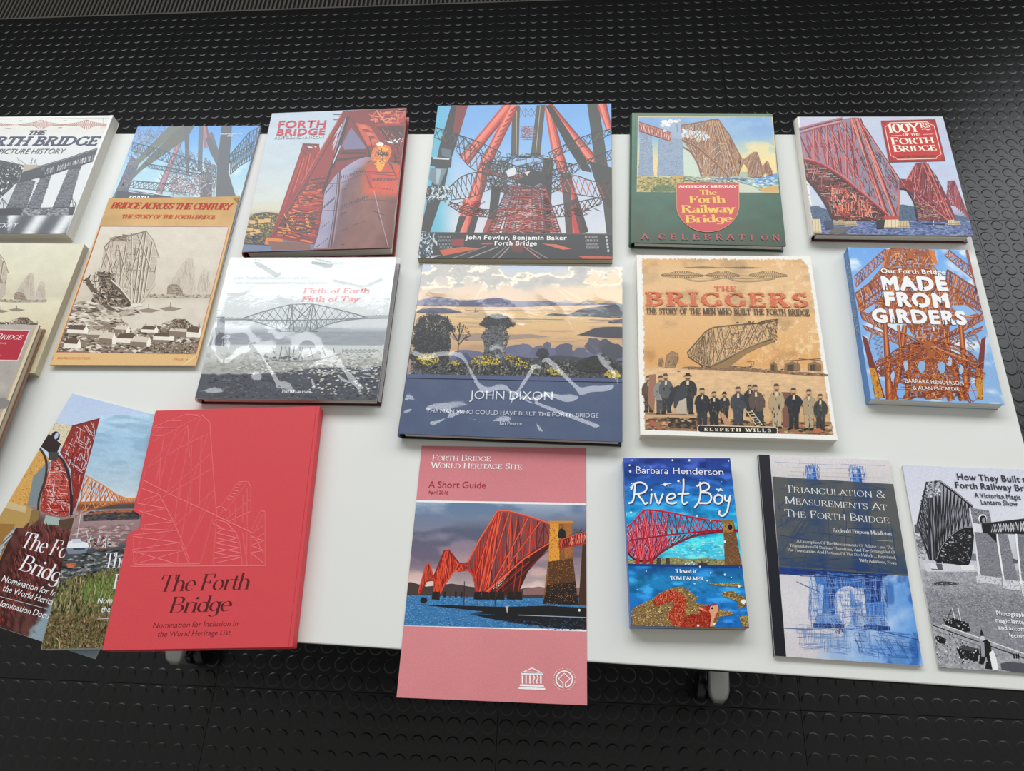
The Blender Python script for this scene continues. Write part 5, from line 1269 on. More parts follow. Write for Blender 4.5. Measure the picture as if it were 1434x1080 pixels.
# ---- hardback in clear sleeve, white with a grey bridge photograph
def cover_ff():
    b, fc, t, A = hardback('FF', 'hardback_book', 'white hardback in clear plastic sleeve with a long low grey bridge photo', '#d9dcdc', '#3a1416', jut=.002)
    A.haze = .03
    def g(U, V, X, Y):
        c = ramp(Y / 1000, [(0, '#dbe1e0'), (.42, '#e1e6e6'), (.495, '#dde2e3'), (.53, '#a8afb4'), (.60, '#a9b0b6'), (.615, '#d4d8d8'), (.68, '#dadcd8'), (.74, '#b9b9b2'), (.84, '#b4b5b0'), (1, '#9a9ca0')])
        hill = 505 + 14 * np.sin(X / 170) + 10 * fbm(X / 60, X * 0, 3, 1)
        c = mixc(c, np.broadcast_to(hexc('#b4bbbf'), c.shape), ((Y > hill) & (Y < 530)).astype(float))
        wat = .60 + .10 * (fbm(X / 60, Y / 4, 4, 4) - .5); c = np.where(((Y > 528) & (Y < 612))[..., None], np.stack([wat, wat + .03, wat + .05], -1) * 1.06, c)
        sand = fbm(X / 30, Y / 12, 5, 7); c = mixc(c, c * .86, sm(.5, .7, sand) * sm(640, 680, Y))
        dark = 800 + 30 * (fbm(X / 70, Y * 0, 4, 9) - .5) - sm(300, 900, X) * 40 - sm(1050, 1250, X) * 20
        d = mixc(np.broadcast_to(hexc('#595d66'), c.shape), np.broadcast_to(hexc('#484b54'), c.shape), fbm(X / 40, Y / 20, 4, 13))
        return mixc(c, d, sm(-3, 3, Y - dark))
    A.grid(170, 150, g)
    A.blobs(1500, (330, 640, 1260, 800), (3, 10), ['#8f9190', '#c9cac6', '#a8a9a4', '#e4e6e4'], aspect=3, ang=2, dens=lambda x, y: sm(640, 740, y) * .8); A.blobs(900, (150, 780, 1260, 960), (4, 14), ['#3c4048', '#6a6e76', '#585c64', '#33363d'], aspect=2.4, ang=3, dens=lambda x, y: (y > 810).astype(float)); A.up()
    A.blobs(60, (790, 780, 1240, 930), (6, 20), ['#d9dcdc', '#b9bcbc', '#cfc8b4'], aspect=2, ang=-12); A.lines([(1120, 815, 1240, 830), (1150, 800, 1230, 812)], 3, '#b4b8bb')
    A.poly([(205, 430), (250, 430), (252, 470), (246, 620), (188, 612), (200, 500)], '#777d84'); A.up()
    A.poly([(188, 500), (252, 500), (248, 600), (196, 604)], '#666b73'); A.up()
    ink = ['#8e959c', '#a2a9af', '#7d848c']
    T = smooth([(375, 438), (520, 392), (660, 356), (730, 350), (820, 350), (930, 372), (1060, 404), (1160, 432)], 5); B = smooth([(375, 446), (470, 470), (560, 498), (625, 522), (700, 524), (810, 520), (900, 486), (1010, 458), (1160, 440)], 5)
    deck = [(375, 448), (700, 450), (1160, 440)]
    A.truss(T, deck, 16, 4, None, cols=ink, posts=False); A.truss(deck, B, 22, 3.6, None, cols=ink); A.up()
    A.truss([(150, 432), (375, 436)], [(150, 452), (375, 450)], 9, 3, None, cols=ink); A.truss([(1160, 425), (1225, 418), (1300, 420)], [(1160, 442), (1300, 442)], 6, 3, None, cols=ink)
    for a, c in (((670, 356), (640, 522)), ((678, 354), (700, 522)), ((820, 350), (800, 520)), ((812, 350), (770, 522)), ((680, 356), (860, 506)), ((815, 352), (650, 515)), ((690, 354), (668, 520)), ((826, 352), (850, 505))): A.pl([a, c], 6, '#868d95')
    A.pl(T, 6, '#868d95'); A.pl(B, 6, '#8e959c'); A.pl([(120, 452), (375, 450), (700, 454), (1160, 442), (1300, 440)], 5, '#868d95'); A.up()
    A.lines([(600, 525, 680, 525), (780, 525, 850, 525)], 7, '#767c84')
    # reflection in the wet sand
    A.lines([(620, 624, 600, 716), (640, 624, 668, 700), (668, 624, 668, 712), (700, 624, 690, 690), (735, 626, 752, 712), (755, 626, 722, 716), (560, 626, 575, 670), (800, 628, 820, 690), (880, 630, 900, 680), (950, 630, 960, 668)], 7, ['#8a9096', '#9ba1a6']); A.pl(smooth([(440, 660), (520, 690), (600, 716), (740, 716), (860, 706), (1000, 670)], 5), 5, '#8f9499')
    A.truss([(1010, 640), (1240, 640)], smooth([(1010, 660), (1120, 668), (1240, 655)], 4), 8, 3.4, None, cols=['#a2a7ab', '#8f959a']); A.blobs(14, (500, 680, 760, 718), (10, 22), ['#6c7278'], aspect=2, ang=0); A.up()
    A.pl([(278, 104), (1360, 104)], 4, '#c98488'); A.pl([(318, 66), (308, 100)], 2, '#b9bfc0'); A.up()
    A.emit('cover_picture', M['satin'], fc, t)
    A.text('Firth of Forth', (754, 282), (1184, 280), 35, '#dd8688', 'slab', shear=.12); A.text('Firth of Tay', (745, 334), (1112, 333), 34, '#dd8688', 'slab', shear=.12); A.emit('title_lettering', M['satin'], fc, t)
    A.text('Two Railway Bridges of an Era', (306, 190), (796, 190), 22, '#b7bdbf', 'slabl', shear=.12); A.text('Zwei Eisenbahnbrucken einer Epoche', (296, 221), (908, 221), 22, '#b7bdbf', 'slabl', shear=.12); A.emit('subtitle_lettering', M['satin'], fc, t)
    A.text('Arnold Koerte', (800, 94), (1020, 94), 20, '#b3b9bb', 'slabl', shear=.12); A.emit('author_lettering', M['satin'], fc, t); A.text('Birkhauser', (618, 922), (808, 924), 22, '#d4d8dc', 'slab'); A.emit('publisher_lettering', M['satin'], fc, t)
    sleeve(b, .2467, .2274, t, 11, .0031, side=.005, creases=((-.1, -.02, -.085, -.09, .0016), (-.06, -.03, -.01, -.1, .0018), (-.085, .11, -.045, .085, .001), (.03, .1, .0, .11, .001), (.06, -.06, .1, -.1, .0015)))
cover_ff()

# ---- big square paperback, looking up inside the tower
def cover_jf():
    b, fc, t, A = softback('JF', 'paperback_book', 'large square paperback looking up through red and dark girders at blue sky', '#3a3c3e', '#cfc6ae', pages='cream_pages', rough=.32)
    A.haze = .10
    def g(U, V, X, Y):
        c = ramp(Y / 1000, [(0, '#7fa9d9'), (.25, '#86b0dd'), (.45, '#a5c0dc'), (.65, '#c3ccd6'), (.84, '#cfd0d6'), (1, '#b9bcc4')])
        c = mixc(c, np.broadcast_to(hexc('#6fb4c9'), c.shape), sm(300, 140, X))
        return mixc(c, np.clip(c * 1.06, 0, 1), fbm(X / 160, Y / 90, 4, 2))
    A.grid(60, 60, g)
    dk, dk2 = '#6a6a66', '#5a5b59'; pk = ['#a85c54', '#d9746a', '#e88d80', '#cf6f66']; D = ['#5c5c5a', '#6c6b68', '#77726c', '#646260']
    # centre tower
    A.poly([(628, 58), (674, 56), (668, 372), (618, 366)], dk); A.poly([(778, 54), (832, 52), (800, 372), (740, 370)], dk); A.up(); A.pl([(655, 60), (652, 360)], 3, '#c9b9a8'); A.pl([(800, 60), (772, 360)], 3, '#c9b9a8')
    A.truss([(676, 70), (780, 70)], [(672, 130), (776, 130)], 3, 3, None, cols=['#77706c', '#8c7c76']); web(A, [(672, 180), (778, 180), (770, 270), (672, 270)], 110, (20, 70), 3, ['#8c6c68', '#77706c', '#b48480'], [25, -25, 60, -60, 0])
    A.poly(smooth([(668, 372), (690, 366), (715, 372), (742, 366), (742, 380), (668, 384)], 3), dk2); A.up()
    # tubes
    tb = lambda a, c, wa, wb, s=None: A.tube(a, c, wa, wb, s or ['#8e4c48', '#c9655c', '#e58476', '#e9907f', '#c86a5f'])
    tb((610, 52), (330, 400), 60, 70); tb((640, 56), (470, 400), 56, 66); A.up()
    for k in range(9): 
        p = lerp((640, 70), (500, 360), k / 9); A.lines([(p[0] - 26, p[1] + 22, p[0] + 26, p[1] - 12)], 9, '#9a5c56')
    tb((470, 380), (370, 720), 64, 92); tb((370, 640), (330, 860), 90, 100); tb((845, 56), (905, 340), 40, 70); tb((905, 340), (950, 470), 66, 60); tb((950, 480), (990, 640), 70, 90); tb((990, 640), (1045, 850), 90, 110, ['#55504e', '#6c5a56', '#c75a50', '#d9685c']); tb((850, 52), (1130, 400), 46, 62); A.up()
    A.poly([(832, 56), (868, 52), (1080, 380), (1120, 470), (1060, 460), (960, 300)], dk2); A.poly([(250, 60), (355, 54), (300, 240), (240, 420), (200, 600), (120, 840), (60, 830), (130, 540), (180, 300)], '#4c5254')
    A.poly([(280, 60), (355, 54), (300, 230), (262, 230)], '#8a5a52'); A.poly([(1090, 46), (1160, 46), (1200, 300), (1244, 640), (1244, 860), (1210, 855), (1186, 640), (1130, 360)], '#626360'); tb((1180, 46), (1225, 200), 60, 40)
    A.poly([(1100, 400), (1244, 440), (1244, 700), (1190, 660), (1150, 560)], '#5c5d5b'); A.up()
    A.poly([(300, 740), (345, 740), (300, 850), (270, 850)], dk2); A.poly([(380, 740), (420, 740), (390, 850), (345, 850)], '#5c504e'); A.poly([(480, 740), (545, 740), (500, 850), (440, 850)], '#a8655e'); A.poly([(500, 560), (560, 560), (530, 760), (480, 760)], dk2)
    A.poly([(820, 380), (880, 380), (860, 850), (820, 850)], dk2); A.poly([(930, 480), (985, 480), (1000, 850), (960, 850)], '#6a6360'); A.up()
    # left machinery
    A.poly([(120, 375), (255, 385), (250, 440), (115, 430)], '#35393c'); A.up(); A.poly([(140, 376), (240, 384), (238, 392), (140, 386)], '#c9d2d6'); A.poly([(125, 440), (225, 448), (180, 550), (150, 545), (112, 510)], '#7e9099'); A.poly([(160, 448), (190, 450), (172, 540), (158, 540)], '#a9b9bf'); A.poly([(190, 320), (250, 330), (245, 380), (195, 370)], '#6f7d84'); A.up()
    mass(A, [(90, 560), (260, 560), (230, 640), (90, 650)], 260, (5, 16), ['#c9d4da', '#3c4448', '#77888f', '#23282a'], 3); A.lines([(172, 550, 174, 640), (200, 560, 240, 640), (150, 560, 110, 640)], 4, ['#d4dde0', '#b9c4c9']); A.up()
    # lattice arcs
    def arc(p, q, n, w, cols=None, cw=6): A.truss(smooth(p, 5), smooth(q, 5), n, w, None, cols=cols or D, posts=False); A.pl(smooth(p, 5), cw, '#5c5c5a'); A.pl(smooth(q, 5), cw * .8, '#62605e'); A.up()
    arc([(150, 190), (300, 240), (440, 290), (560, 350)], [(140, 250), (280, 310), (430, 350), (560, 410)], 11, 4.5)
    arc([(290, 230), (380, 300), (480, 400), (600, 440)], [(280, 330), (370, 440), (480, 480), (600, 500)], 8, 5)
    arc([(1244, 200), (1080, 245), (950, 300), (850, 350)], [(1244, 230), (1090, 300), (960, 340), (840, 410)], 11, 5)
    arc([(1244, 330), (1100, 390), (980, 430), (860, 460)], [(1244, 390), (1090, 420), (980, 490), (860, 500)], 10, 5)
    arc([(240, 560), (330, 490), (450, 470), (600, 520)], [(250, 640), (380, 620), (500, 570), (600, 560)], 12, 5)
    arc([(240, 650), (350, 690), (480, 700), (640, 700)], [(230, 670), (340, 730), (480, 745), (640, 740)], 14, 5, ['#7a5854', '#5c5c5a', '#8f6a66'])
    arc([(640, 700), (800, 690), (980, 660), (1200, 620)], [(640, 740), (800, 745), (980, 735), (1180, 660)], 16, 5, ['#7a5854', '#5c5c5a', '#8f6a66'])
    arc([(900, 560), (1000, 490), (1110, 520), (1230, 540)], [(900, 580), (1000, 600), (1120, 620), (1235, 640)], 9, 5, ['#b9655c', '#c97a70', '#77605c'])
    tb((445, 455), (690, 515), 14, 22, ['#8e4c48', '#c9685e']); A.poly([(640, 480), (690, 480), (688, 518), (640, 505)], '#d07468')
    web(A, [(420, 380), (620, 340), (840, 350), (960, 450), (900, 600), (560, 620), (440, 560)], 330, (40, 150), 3.2, D + ['#55514e', '#3f3d3c'], [12, -12, 30, -30, 60, -60, 0, 90])
    arc([(430, 420), (560, 400), (700, 440), (860, 395), (1000, 420)], [(440, 480), (580, 500), (700, 520), (850, 490), (1000, 470)], 26, 4, ['#4c4a48', '#5c5957', '#6c6764'])
    arc([(520, 520), (640, 560), (720, 570), (820, 555), (930, 510)], [(500, 560), (620, 610), (720, 625), (840, 605), (950, 560)], 20, 4, ['#4c4a48', '#7a5854', '#5c5957'])
    A.poly([(700, 470), (740, 450), (800, 470), (850, 460), (830, 500), (850, 545), (800, 535), (760, 560), (700, 545), (640, 530), (690, 500)], '#4a4846'); A.poly(smooth([(590, 460), (640, 440), (650, 480), (600, 500)], 3), '#d7dbe0'); A.poly([(700, 470), (740, 460), (720, 490)], '#d9cfd0'); A.up()
    for a_, b_, c_, d_, n_ in (((600, 560), (470, 850), (640, 560), (540, 850), 9), ((640, 560), (565, 850), (680, 560), (640, 850), 11), ((680, 560), (640, 850), (745, 560), (760, 850), 12), ((745, 560), (760, 850), (790, 560), (835, 850), 11), ((790, 560), (860, 850), (830, 560), (930, 850), 9)):
        A.truss([a_, b_], [c_, d_], n_ * 2, 3.4, None, cols=['#8c504c', '#b4625c', '#6c5854', '#5c5654', '#c9847c']); A.pl([a_, b_], 8, '#6c5552'); A.pl([c_, d_], 8, '#8a5a56'); A.up()
    web(A, [(600, 620), (780, 620), (800, 850), (560, 850)], 200, (14, 60), 2.6, ['#b4625c', '#c9827a', '#8a4c48', '#e2c9c8'], [0, 25, -25])
    for y_ in (620, 690, 760, 820): A.pl(smooth([(600 - (y_ - 560) * .45, y_ + 10), (700, y_), (830 + (y_ - 560) * .35, y_ + 10)], 5), 6, '#a4605a')
    A.up()
    web(A, [(250, 640), (480, 640), (480, 740), (300, 740)], 80, (20, 80), 3.4, ['#a8605a', '#77605c', '#5c5654'], [20, -30, 50]); web(A, [(880, 700), (1180, 640), (1180, 730), (900, 760)], 70, (20, 80), 3, ['#77605c', '#8f6a66', '#5c5654'], [20, -30, 50])
    # track deck at the bottom
    A.poly([(50, 838), (1244, 850), (1246, 1010), (40, 1005)], '#4b4947'); A.up(); A.pl([(60, 842), (1244, 852)], 6, '#6c6a68')
    for q, c in (([(180, 950), (320, 930), (430, 940), (200, 985)], '#c97560'), ([(250, 885), (330, 880), (330, 925), (260, 925)], '#9a4c44'), ([(810, 910), (900, 915), (995, 942), (940, 948)], '#cf7c68'), ([(1020, 985), (1244, 990), (1244, 1005), (1060, 1003)], '#c97060'), ([(440, 905), (520, 905), (500, 915), (436, 915)], '#c06a5c'), ([(600, 890), (700, 890), (690, 965), (630, 960)], '#7d4e48'), ([(110, 985), (190, 982), (120, 1003), (90, 1003)], '#b9b4c0')): A.poly(q, c)
    A.up(); A.lines([(540, 930, 350, 1004), (590, 930, 500, 1004), (610, 932, 540, 1004), (700, 930, 800, 1004), (720, 930, 850, 1004), (800, 925, 1000, 1000), (830, 920, 1060, 1000), (470, 925, 260, 1000)], 6, ['#8c8784', '#2f2e2d', '#a39c97', '#c98a7c'])
    for x0 in (175, 1080):
        for r in range(4):
            for k in range(9): A.lines([(x0 + k * 9 + r * 3, 862 + r * 22, x0 + k * 9 - 4 + r * 3, 876 + r * 22)], 3.4, '#b4aeb0' if x0 > 500 else '#9aa0a6')
    for r in range(5): A.ell((1208 + r * 3, 870 + r * 21), 7, 9, '#b9b9bb'); A.lines([(120 + r * 10, 870 + r * 6, 130 + r * 8, 880 + r * 10)], 8, '#c9cdd2')
    A.up(); mass(A, [(55, 850), (150, 850), (130, 1000), (45, 1000)], 200, (6, 18), ['#c9d2da', '#55636c', '#23282c', '#8fa0aa'], 1.8, 80); A.up()
    A.emit('cover_picture', M['gloss'], fc, t)
    A.text('John Fowler, Benjamin Baker', (342, 884), (964, 887), 25, '#f0efec', 'bold', track=.05); A.emit('author_lettering', M['gloss'], fc, t)
    A.text('Forth Bridge', (516, 920), (781, 921), 25, '#f0efec', 'bold', track=.05); A.emit('title_lettering', M['gloss'], fc, t)
cover_jf()

# ---- hardback with the great red column
def cover_fb():
    b, fc, t, A = hardback('FB', 'hardback_book', 'glossy hardback with an orange-clad worker roped to a huge red bridge column', '#7e2228', '#7e2228', jut=.0005, rough=.3)
    A.haze = .085
    def g(U, V, X, Y):
        c = ramp(Y / 1000, [(0, '#bcc8d6'), (.25, '#c0cdd6'), (.45, '#c3cfd4'), (.65, '#cfd4ce'), (.72, '#d6cfba'), (.76, '#b5b0a4'), (.8, '#8f8a80'), (1, '#6f7684')])
        return c * (1 + .05 * (fbm(X / 140, Y / 40, 3, 4)[..., None] - .5))
    A.grid(50, 60, g)
    # town and river at lower left
    A.poly(smooth([(90, 760), (150, 742), (220, 738), (280, 750), (300, 800), (240, 900), (60, 900)], 3), '#6c6440'); A.up(); mass(A, [(85, 755), (285, 745), (270, 900), (60, 895)], 620, (5, 13), ['#8f8a4c', '#54502f', '#b9a05a', '#4a4838', '#7d7446', '#d2b478'], 1.5, 0)
    for x, y in ((90, 790), (150, 785), (75, 840), (120, 850), (190, 780), (95, 868)): A.poly([(x, y), (x + 40, y + 2), (x + 38, y + 26), (x - 2, y + 24)], '#d9b27c'); A.poly([(x - 2, y), (x + 20, y - 12), (x + 42, y + 2)], '#6c5a44')
    A.up(); A.poly([(60, 890), (260, 898), (240, 960), (50, 950)], '#45454a'); mass(A, [(60, 880), (250, 890), (240, 950), (50, 945)], 200, (5, 14), ['#6c6a68', '#33343a', '#8f7a5c', '#25262b'], 2.5, 5); A.poly([(50, 950), (260, 960), (540, 950), (530, 985), (45, 1000)], '#7a86a0'); A.up(); A.poly([(200, 905), (300, 905), (330, 960), (300, 962), (190, 950)], '#d98a3c'); A.poly([(210, 930), (480, 940), (500, 985), (240, 990)], '#8c6a64'); A.up()
    R_ = ['#8c332c', '#b4483c', '#c95f4e', '#7a2e2a']
    # distant tower
    q = [(430, 330), (440, 292), (548, 292), (560, 350), (600, 330), (700, 180), (720, 90), (760, 500), (520, 950), (240, 905), (260, 820)]
    A.poly(q, '#9c4238'); A.up()
    A.poly([(470, 306), (535, 306), (520, 318), (482, 318)], '#c3cdd6'); A.lines([(440, 292, 550, 296), (430, 325, 520, 420), (455, 300, 545, 400), (500, 300, 570, 365)], 12, ['#7a2e2a', '#a8433a']); A.up()
    for k in range(15): A.pl([(432 + k * 10, 340 + abs(k - 7) * 8), (250 + k * 22, 880)], 6, ['#c25a4a', '#8a3630', '#d06e5a', '#a8483c'][k % 4])
    A.up()
    A.poly([(560, 350), (640, 250), (700, 180), (720, 90), (760, 110), (640, 480), (470, 530), (330, 740), (250, 890), (230, 900), (300, 720), (460, 500)], '#9c463e'); A.up()
    A.tube((715, 90), (440, 560), 34, 30, ['#6a2826', '#a8483e', '#8f3c36', '#c2685a']); A.tube((440, 560), (240, 890), 30, 26, ['#6a2826', '#a8483e', '#8f3c36']); A.up()
    mass(A, [(470, 530), (600, 520), (560, 900), (300, 880)], 10, (5, 10), ['#8a3630'])
    body = [(480, 530), (600, 500), (590, 640), (530, 950), (260, 890), (330, 760)]
    A.poly(body, '#8c3e36'); A.up(); web(A, body, 900, (30, 150), 8, ['#a8483c', '#c96450', '#6c2e2a', '#d98060', '#7d3832'], [2, -6, 10, -12, 24]); web(A, [(300, 750), (540, 740), (520, 900), (270, 880)], 140, (20, 70), 6, ['#e0a05a', '#6c2e2a', '#4a2422'], [0, 12, 60])
    for k in range(9): A.pl([(490 - k * 20, 540 + k * 40), (590 - k * 6, 530 + k * 46)], 8, ['#b4584a', '#71302c'][k % 2])
    A.up()
    A.lines([(640, 95, 700, 98), (645, 130, 690, 132), (640, 190, 670, 192)], 4, '#6c5c64')
    # iron work above the column
    A.poly([(705, 72), (1128, 50), (1110, 470), (860, 420), (700, 450), (560, 660), (600, 560), (640, 440)], '#8c4038'); A.up()
    A.poly([(700, 300), (760, 180), (850, 300), (860, 330), (720, 335)], '#83809a'); A.poly([(790, 150), (880, 170), (960, 290), (940, 300), (860, 300)], '#c9685a'); A.up()
    for k in range(6): A.poly([(805 + k * 22, 170 + k * 22), (850 + k * 18, 165 + k * 24), (890 + k * 12, 200 + k * 18), (850 + k * 14, 205 + k * 18)], ['#d07a64', '#9a4a40'][k % 2])
    A.poly([(915, 90), (1120, 80), (1118, 165), (920, 170)], '#a8554a'); A.poly([(925, 178), (1115, 170), (1105, 245), (990, 240)], '#6c3836'); A.poly([(975, 270), (1110, 252), (1105, 275), (1030, 288)], '#e9e6ea'); A.up()
    web(A, [(860, 70), (1125, 60), (1120, 160), (900, 165)], 160, (30, 110), 9, ['#c96a58', '#7a3632', '#8c4038', '#d98a74'], [0, -3, 50, 130, 90]); web(A, [(930, 175), (1115, 170), (1105, 320), (980, 290)], 150, (20, 80), 6, ['#5c302e', '#b46a5c', '#442626'], [30, 60, 120, 150]); web(A, [(980, 300), (1105, 290), (1095, 430), (1010, 430)], 100, (20, 80), 9, ['#7a3a34', '#4c2826', '#95483e'], [0, 5, 80])
    A.poly([(680, 240), (720, 120), (740, 130), (700, 270), (670, 360), (650, 350)], '#9a96ae'); A.lines([(745, 110, 640, 450), (760, 120, 870, 320), (740, 112, 570, 620), (870, 320, 905, 450), (700, 335, 860, 330), (690, 350, 860, 352), (640, 400, 880, 370)], 14, ['#5c2c2c', '#7a3834', '#4a2626']); A.lines([(700, 160, 640, 300), (690, 300, 640, 420), (670, 250, 640, 330)], 7, '#c9c4d2'); A.up()
    # the great column
    L_ = smooth([(512, 985), (548, 860), (575, 700), (590, 600), (640, 520), (700, 460), (790, 400), (860, 375)], 6); Rr = smooth([(1090, 430), (1080, 520), (1062, 640), (1045, 760), (1028, 960)], 6)
    col = L_ + [(960, 390), (1030, 420)] + Rr + [(1028, 975)]
    A.poly(col, '#94706c'); A.up()
    lf = lambda Y: np.interp(Y, [p[1] for p in L_[::-1]], [p[0] for p in L_[::-1]])
    rf = lambda Y: np.interp(Y, [376, 400, 430, 520, 640, 760, 960], [870, 990, 1088, 1080, 1062, 1045, 1026])
    span(A, 90, 90, 378, 978, lf, rf, lambda U, V, X, Y: (lambda s: mixc(mixc(ramp(s, [(0, '#a4a0b8'), (.16, '#9a94a8'), (.26, '#7e6468'), (.5, '#8c6862'), (.8, '#8f6a64'), (1, '#7d5a56')]), np.broadcast_to(hexc('#cf6242'), X.shape + (3,)), sm(790, 900, X) * sm(660, 600, Y) * (1 - .4 * sm(470, 420, Y))), ramp(s, [(0, '#a39cb4'), (.2, '#8d7078'), (1, '#7a5652')]), sm(430, 380, Y) * .5) * (1 + .14 * (fbm(X / 50, Y / 70, 4, 6)[..., None] - .5)))((X - np.interp(Y, [380, 460, 520, 600, 700, 860, 985], [840, 700, 640, 590, 575, 548, 512])) / 470))
    for y0, y1 in ((470, 545), (640, 720)): A.pl(smooth([(575, y1 + 10), (700, y1), (850, y0 + 20), (1070, y0 + 30)], 5), 3, '#6a4a4c')
    A.pl([(686, 470), (680, 600), (655, 780), (628, 970)], 10, '#6c4a4e'); A.pl([(672, 480), (664, 610), (640, 790), (612, 972)], 4, '#57424a'); A.up(); A.pl([(694, 470), (688, 600), (664, 780), (640, 970)], 3, '#b49aa0')
    for (xa, ya, xb, yb, n) in ((590, 620, 640, 560, 8), (575, 720, 655, 650, 9), (560, 850, 620, 800, 5), (535, 970, 615, 910, 6), (695, 520, 860, 475, 12), (690, 715, 880, 640, 16), (900, 535, 1055, 535, 16), (690, 600, 740, 585, 4), (690, 760, 730, 740, 5), (690, 870, 740, 850, 5), (770, 830, 860, 800, 7), (690, 960, 720, 955, 3), (900, 580, 1050, 600, 8)):
        A.lines([(xa + (xb - xa) * k / n, ya + (yb - ya) * k / n, xa + (xb - xa) * k / n + 4, ya + (yb - ya) * k / n - (20 if n > 8 else 9)) for k in range(n)], 5, '#4c3438')
    A.poly([(845, 470), (890, 470), (900, 585), (880, 585), (850, 500)], '#b9583e'); A.lines([(850, 470, 895, 585), (780, 470, 1050, 480), (860, 500, 855, 480)], 5, ['#7a3c30', '#b4604a']); A.pl([(910, 600), (950, 760), (1005, 970)], 4, '#b9a5a8'); A.lines([(900, 730, 980, 760), (930, 735, 950, 790)], 6, '#6c4c50'); A.up()
    # roped worker
    A.poly(smooth([(905, 320), (940, 300), (1000, 300), (1025, 330), (1015, 380), (985, 410), (900, 400), (890, 370)], 4), '#d9824e'); A.poly([(930, 395), (990, 395), (975, 440), (955, 475), (935, 470), (925, 430)], '#eea652'); A.up(); A.poly([(940, 310), (1000, 312), (995, 350), (945, 352)], '#e8a458'); A.poly([(930, 350), (1010, 350), (1000, 372), (940, 370)], '#5c4444'); A.poly([(945, 372), (985, 372), (980, 400), (950, 400)], '#c98a5c'); A.ell((950, 292), 24, 13, '#f2ead8'); A.up(); A.lines([(925, 345, 1005, 345), (960, 320, 965, 400), (940, 330, 1000, 360), (900, 320, 880, 240), (895, 400, 860, 420), (1015, 400, 1062, 525), (1000, 400, 1040, 470)], 5, ['#3a2a2c', '#6c5048'])
    mass(A, [(890, 300), (1020, 300), (1010, 400), (940, 470), (895, 400)], 90, (4, 10), ['#f0b878', '#b4603c', '#7d4c40', '#e8c890'], 1.5)
    A.emit('cover_picture', M['gloss'], fc, t)
    A.text('FORTH', (272, 184), (598, 180), 44, '#cd5660', 'bold'); A.text('BRIDGE', (264, 234), (590, 228), 40, '#cd5660', 'bold'); A.emit('title_lettering', M['gloss'], fc, t)
    A.text('RESTORING AN ICON', (254, 260), (580, 254), 17, '#8b929a', 'sans'); A.up(); A.text('RESTORING AN ICON', (251, 258), (577, 252), 16, '#e9edf0', 'sans'); A.emit('subtitle_lettering', M['gloss'], fc, t)
cover_fb()

